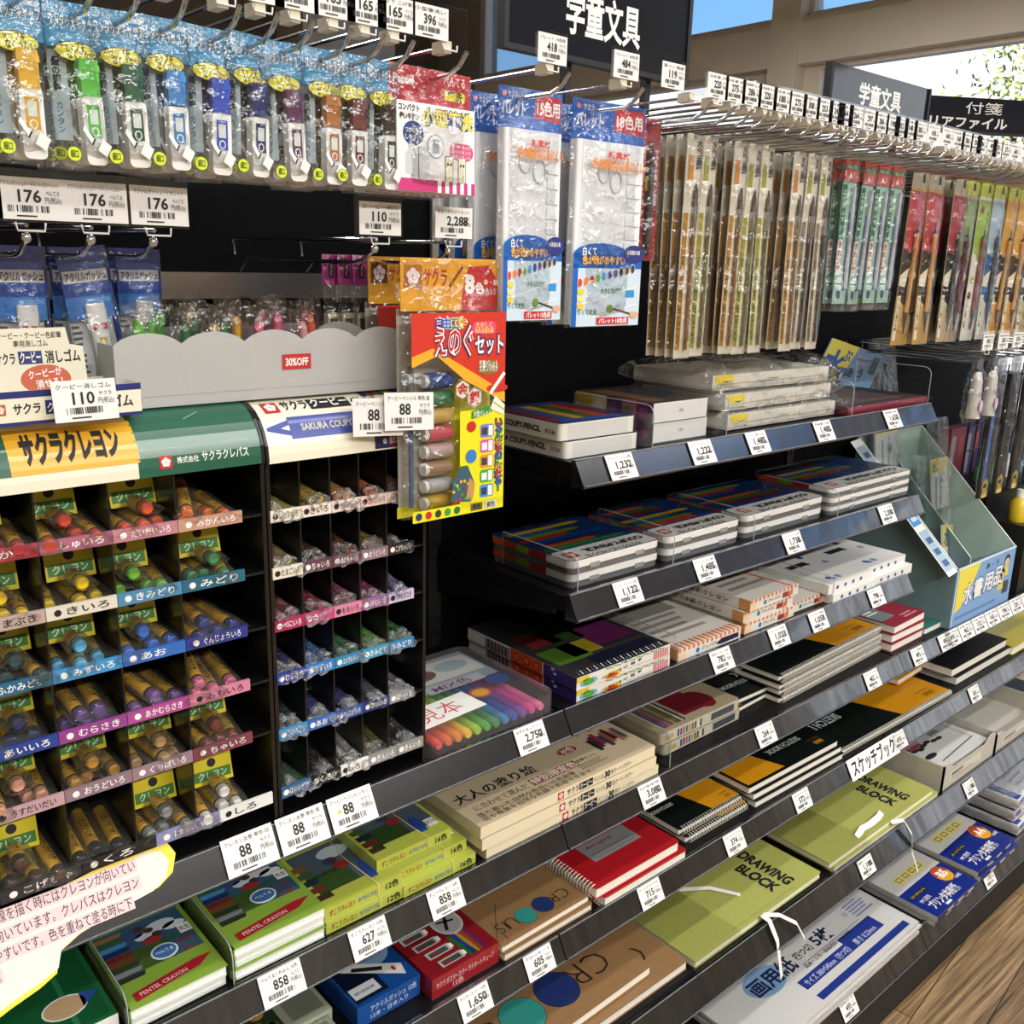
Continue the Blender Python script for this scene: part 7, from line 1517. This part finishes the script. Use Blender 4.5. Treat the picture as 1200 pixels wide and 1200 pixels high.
    for q, ch in enumerate('いろんなものにぬれる！'): f.text(ch, w*.925, h*(.345-.027*q), .0085, M('27306a'), 3, bold=6, al='c'); f.text(ch, w*.925, h*(.345-.027*q), .0085, M(('c22a24', '2f6ac0', '2f9a4a', 'e8a92a')[q % 4]), 4, bold=1, al='c')
    f.ell(w*.62, h*.355, w*.05, h*.022, M('c22a24'), 3); f.ell(w*.62, h*.235, w*.06, h*.028, M('3a7ac0'), 3)
    f.poly([(w*.40, h*.06), (w*.62, h*.05), (w*.66, h*.12), (w*.58, h*.2), (w*.5, h*.2), (w*.42, h*.14)], M('3a5a6a'), 4); f.poly([(w*.56, h*.06), (w*.64, h*.06), (w*.66, h*.12), (w*.60, h*.15)], M('b9925a'), 5)
    for q in range(14): f.ell(w*(.43+.013*q), h*(.10+.04*math.sin(q*2.3)), .002, .002, M(('e8a92a', '4aa03a', 'c22a24')[q % 3]), 5, 6)
    for q, c in enumerate(('27306a', 'c22a24', '3a3a3c', '2f9a4a', '2f6a3a')): f.ell(w*(.07+.10*q), h*.023, .0042, .0042, M(c), 2, 10)
    f.rect(w*.62, h*.008, w*.13, h*.03, M('6a5a2a'), 2); f.text('金色', w*.64, h*.014, .005, INK, 3, w=w*.09); f.rect(w*.78, h*.008, w*.13, h*.03, M('c9c9c8'), 2); f.text('銀色', w*.80, h*.014, .005, INK, 3, w=w*.09)
    b.build('front_print', t); return t
p = paint_set(); hang(p, .617, [.799, .935], ['front children paint set packet with red and yellow print', 'rear children paint set packet mostly hidden behind the front one'], z=1.500, sway=1)
for o in COL.objects:
    if o.get('label', '').startswith('rear children'): o.location.x = .668
# row of lower hooks in the right bay with slim packets
low = [(1.93, '495'), (2.0, '528'), (2.07, '550'), (2.145, '616'), (2.225, '660'), (2.31, '550'), (2.40, '495'), (2.5, '616')]
for k, (x, pr) in enumerate(low):
    low_hook(x, .80, 1.350, False, 'chrome hook in the lower row of the right bay, %s from the left' % ORD[k]); low_card(x, .80, 1.350, pr, '書道用品', '呉竹', 'price card in the lower row of the right bay, %s from the left' % ORD[k])
def pen_bag(seed):
    t = thing('correction_pen_pack', 'x', 'pen'); w, h = .05, .125; rs = random.Random(seed)
    b = MB(); b.box(-w/2, w/2, -.0005, .0005, -.018, 0, INK); b.ell = None; b.build('header_card', t)
    b = MB(); b.tube([(0, -.004, -.115), (0, -.004, -.04), (0, -.004, -.025)], .014, M('d6d3cc', .4), 9, .006); b.build('pen_body', t)
    b = MB(); f = F(b, (-.012, -.0185, -.11), (1, 0, 0), (0, 0, 1)); f.ell(.012, .02, .008, .012, M('c9a3c0'), 1); f.text('呉竹', .002, .04, .009, M('5a2f5a'), 1, w=.02); b.build('label_print', t)
    b = MB(); wavy(b, w, h, .017, FILM, seed, 6, 9, .86); b.build('clear_packet', t); return t
def dark_case(col, seed):
    t = thing('brush_case_pack', 'x', 'brush case'); w, h = .05, .30
    b = MB(); b.box(-w/2+.003, w/2-.003, -.004, .004, -h, -.04, M('19191c', .35)); f = F(b, (-w/2+.003, -.004, -h), (1, 0, 0), (0, 0, 1)); f.rect(w*.05, h*.12, w*.3, h*.7, M(col, .4), 1); f.ell(w*.45, h*.09, w*.3, h*.045, M('c9b45a'), 1); f.rect(w*.2, h*.0, w*.5, h*.05, M('c9b45a'), 2); f.rect(w*.25, h*.07, w*.3, h*.03, INK, 2)
    f.rect(w*.7, h*.62, w*.2, .0015, M('8a8a8c'), 1); f.rect(w*.79, h*.58, .0015, h*.08, M('8a8a8c'), 1); b.build('case', t)
    b = MB(); b.box(-w/2, w/2, -.0004, .0004, -.04, 0, FILM); wavy(b, w*1.04, h, .009, FILM, seed, 5, 10, .9); b.build('clear_packet', t); return t
for k, x in enumerate((1.93, 2.0)):
    p = pen_bag(900+k); p.location = (x, .81, 1.335); p['label'] = '%s of the two white bottle-shaped pens hanging in film at the right' % ('left', 'right')[k]
for k, (x, c) in enumerate(((2.07, '4a78b8'), (2.145, '3a3a40'), (2.225, '222226'), (2.31, '3a3a40'), (2.40, '222226'), (2.5, '4a2f5a'))):
    p = dark_case(c, 920+k); p.location = (x, .82, 1.335); p['label'] = '%s dark slim brush case hanging in film in the right bay' % ORD[k]
# purple boxes and wire grid behind the lower row
t = thing('wire_grid', 'black wire grid panel behind the slim cases in the right bay', 'wire grid', (2.52, .98, 1.02))
b = MB()
for k in range(9): b.tube([(-.18+.045*k, 0, -.02), (-.18+.045*k, 0, .26)], .002, BLACK, 5)
for k in range(5): b.tube([(-.19, -.003, -.0+.06*k), (.19, -.003, .0+.06*k)], .002, BLACK, 5)
b.build('wires', t)
for k, (x, c) in enumerate(((2.36, '8a3a4a'), (2.445, '4a3a6a'), (2.53, '3f3358'), (2.615, '4a3a6a'))):
    b = MB(); b.box(-.04, .04, -.01, .02, 0, .13, M(c, .45)); f = F(b, (-.04, -.01, 0), (1, 0, 0), (0, 0, 1)); f.rect(.008, .01, .02, .1, M('a89fb0'), 1); f.rect(.05, .06, .02, .05, M('b04a4a'), 1)
    tag(b.build('ink_box', loc=(x, 1.02, 1.0)), '%s flat ink carton behind the wire grid from the left' % ORD[k], 'box')
b = MB(); b.box(2.31, 2.70, .90, YB-.002, .985, 1.0, SHELFBLK); tag(b.build('back_ledge'), 'narrow black ledge behind the cardboard display', 'shelf')

# ------------------------------------------------------------ hanging department signs on posts
SIGN = M('20242c', .06, spec=.6, coat=.4)
def dept_sign(lb, x0, x1, z0, z1, y, txt, post, border=True, rz=0, sub=None):
    t = thing('department_sign', lb, 'sign', ((x0+x1)/2, y, z0), rz=rz); w = x1-x0; h = z1-z0
    b = MB(); b.box(-w/2, w/2, -.004, .004, 0, h, SIGN); f = F(b, (-w/2, -.004, 0), (1, 0, 0), (0, 0, 1))
    if sub: f.text(txt, w*.5, h*.55, h*.28, WHITE, 2, bold=0, al='c', w=w*.26); f.text(sub, w*.02, h*.12, h*.27, WHITE, 2, bold=2, w=w*.66)
    else: f.text(txt, w*post[1], h*post[2], h*post[3], WHITE, 2, bold=2, w=w*post[4])
    b.build('sign_plate', t)
    b = MB(); K = BLACK; q = .008
    b.box(-w/2-q, -w/2, -.008, .008, -q, h, K); b.box(w/2, w/2+q, -.008, .008, -q, h, K); b.box(-w/2, w/2, -.008, .008, -q, 0, K); b.build('frame', t)
    for px in post[0]:
        b = MB(); b.box(px-.006, px+.006, .008, .02, 1.66-z0, .06, K); b.build('post', t)
    return t
dept_sign('large black hanging sign with white kanji, beside the palettes', .946, 1.332, 1.792, 1.925, 1.105, '学童文具', ((-.06, .12), .29, .27, .34, .42))
dept_sign('second black sign with the same kanji, farther along the rack', 1.776, 2.165, 1.775, 1.884, 1.105, '学童文具', ((-.1, .1), .27, .46, .29, .44))
s = dept_sign('small black sign with two lines of white text at the far right', 3.18, 3.70, 1.955, 2.06, 1.55, '付箋', ((), .2, .1, .1, .1), False, math.radians(-32), 'クリアファイル')
b = MB(); b.box(.262, .27, -.006, .006, -.5, .11, M('d9d9d6', .4)); b.build('post', s)
b = MB(); b.box(-.27, -.262, -.006, .006, -.5, .11, M('d9d9d6', .4)); b.build('post', s)
# a plain rack of the next aisle under that sign
t = thing('far_rack', 'plain grey rack top of the next aisle, seen past the hooks', 'shop rack', (3.4, 2.9, 0))
b = MB(); b.box(-1.2, 1.6, -.3, .3, 0, 1.5, M('8d8a84', .6)); b.box(-1.25, 1.65, -.34, .34, 1.5, 1.54, M('b8b5ad', .5)); b.build('rack_body', t)
# labels that run long
for o in list(bpy.data.objects):
    if len(o.get('label', '').split()) > 16: print('LONG', o['label'])
for o in list(bpy.data.objects):
    if o.get('label') == 'x': print('unlabelled', o.name)
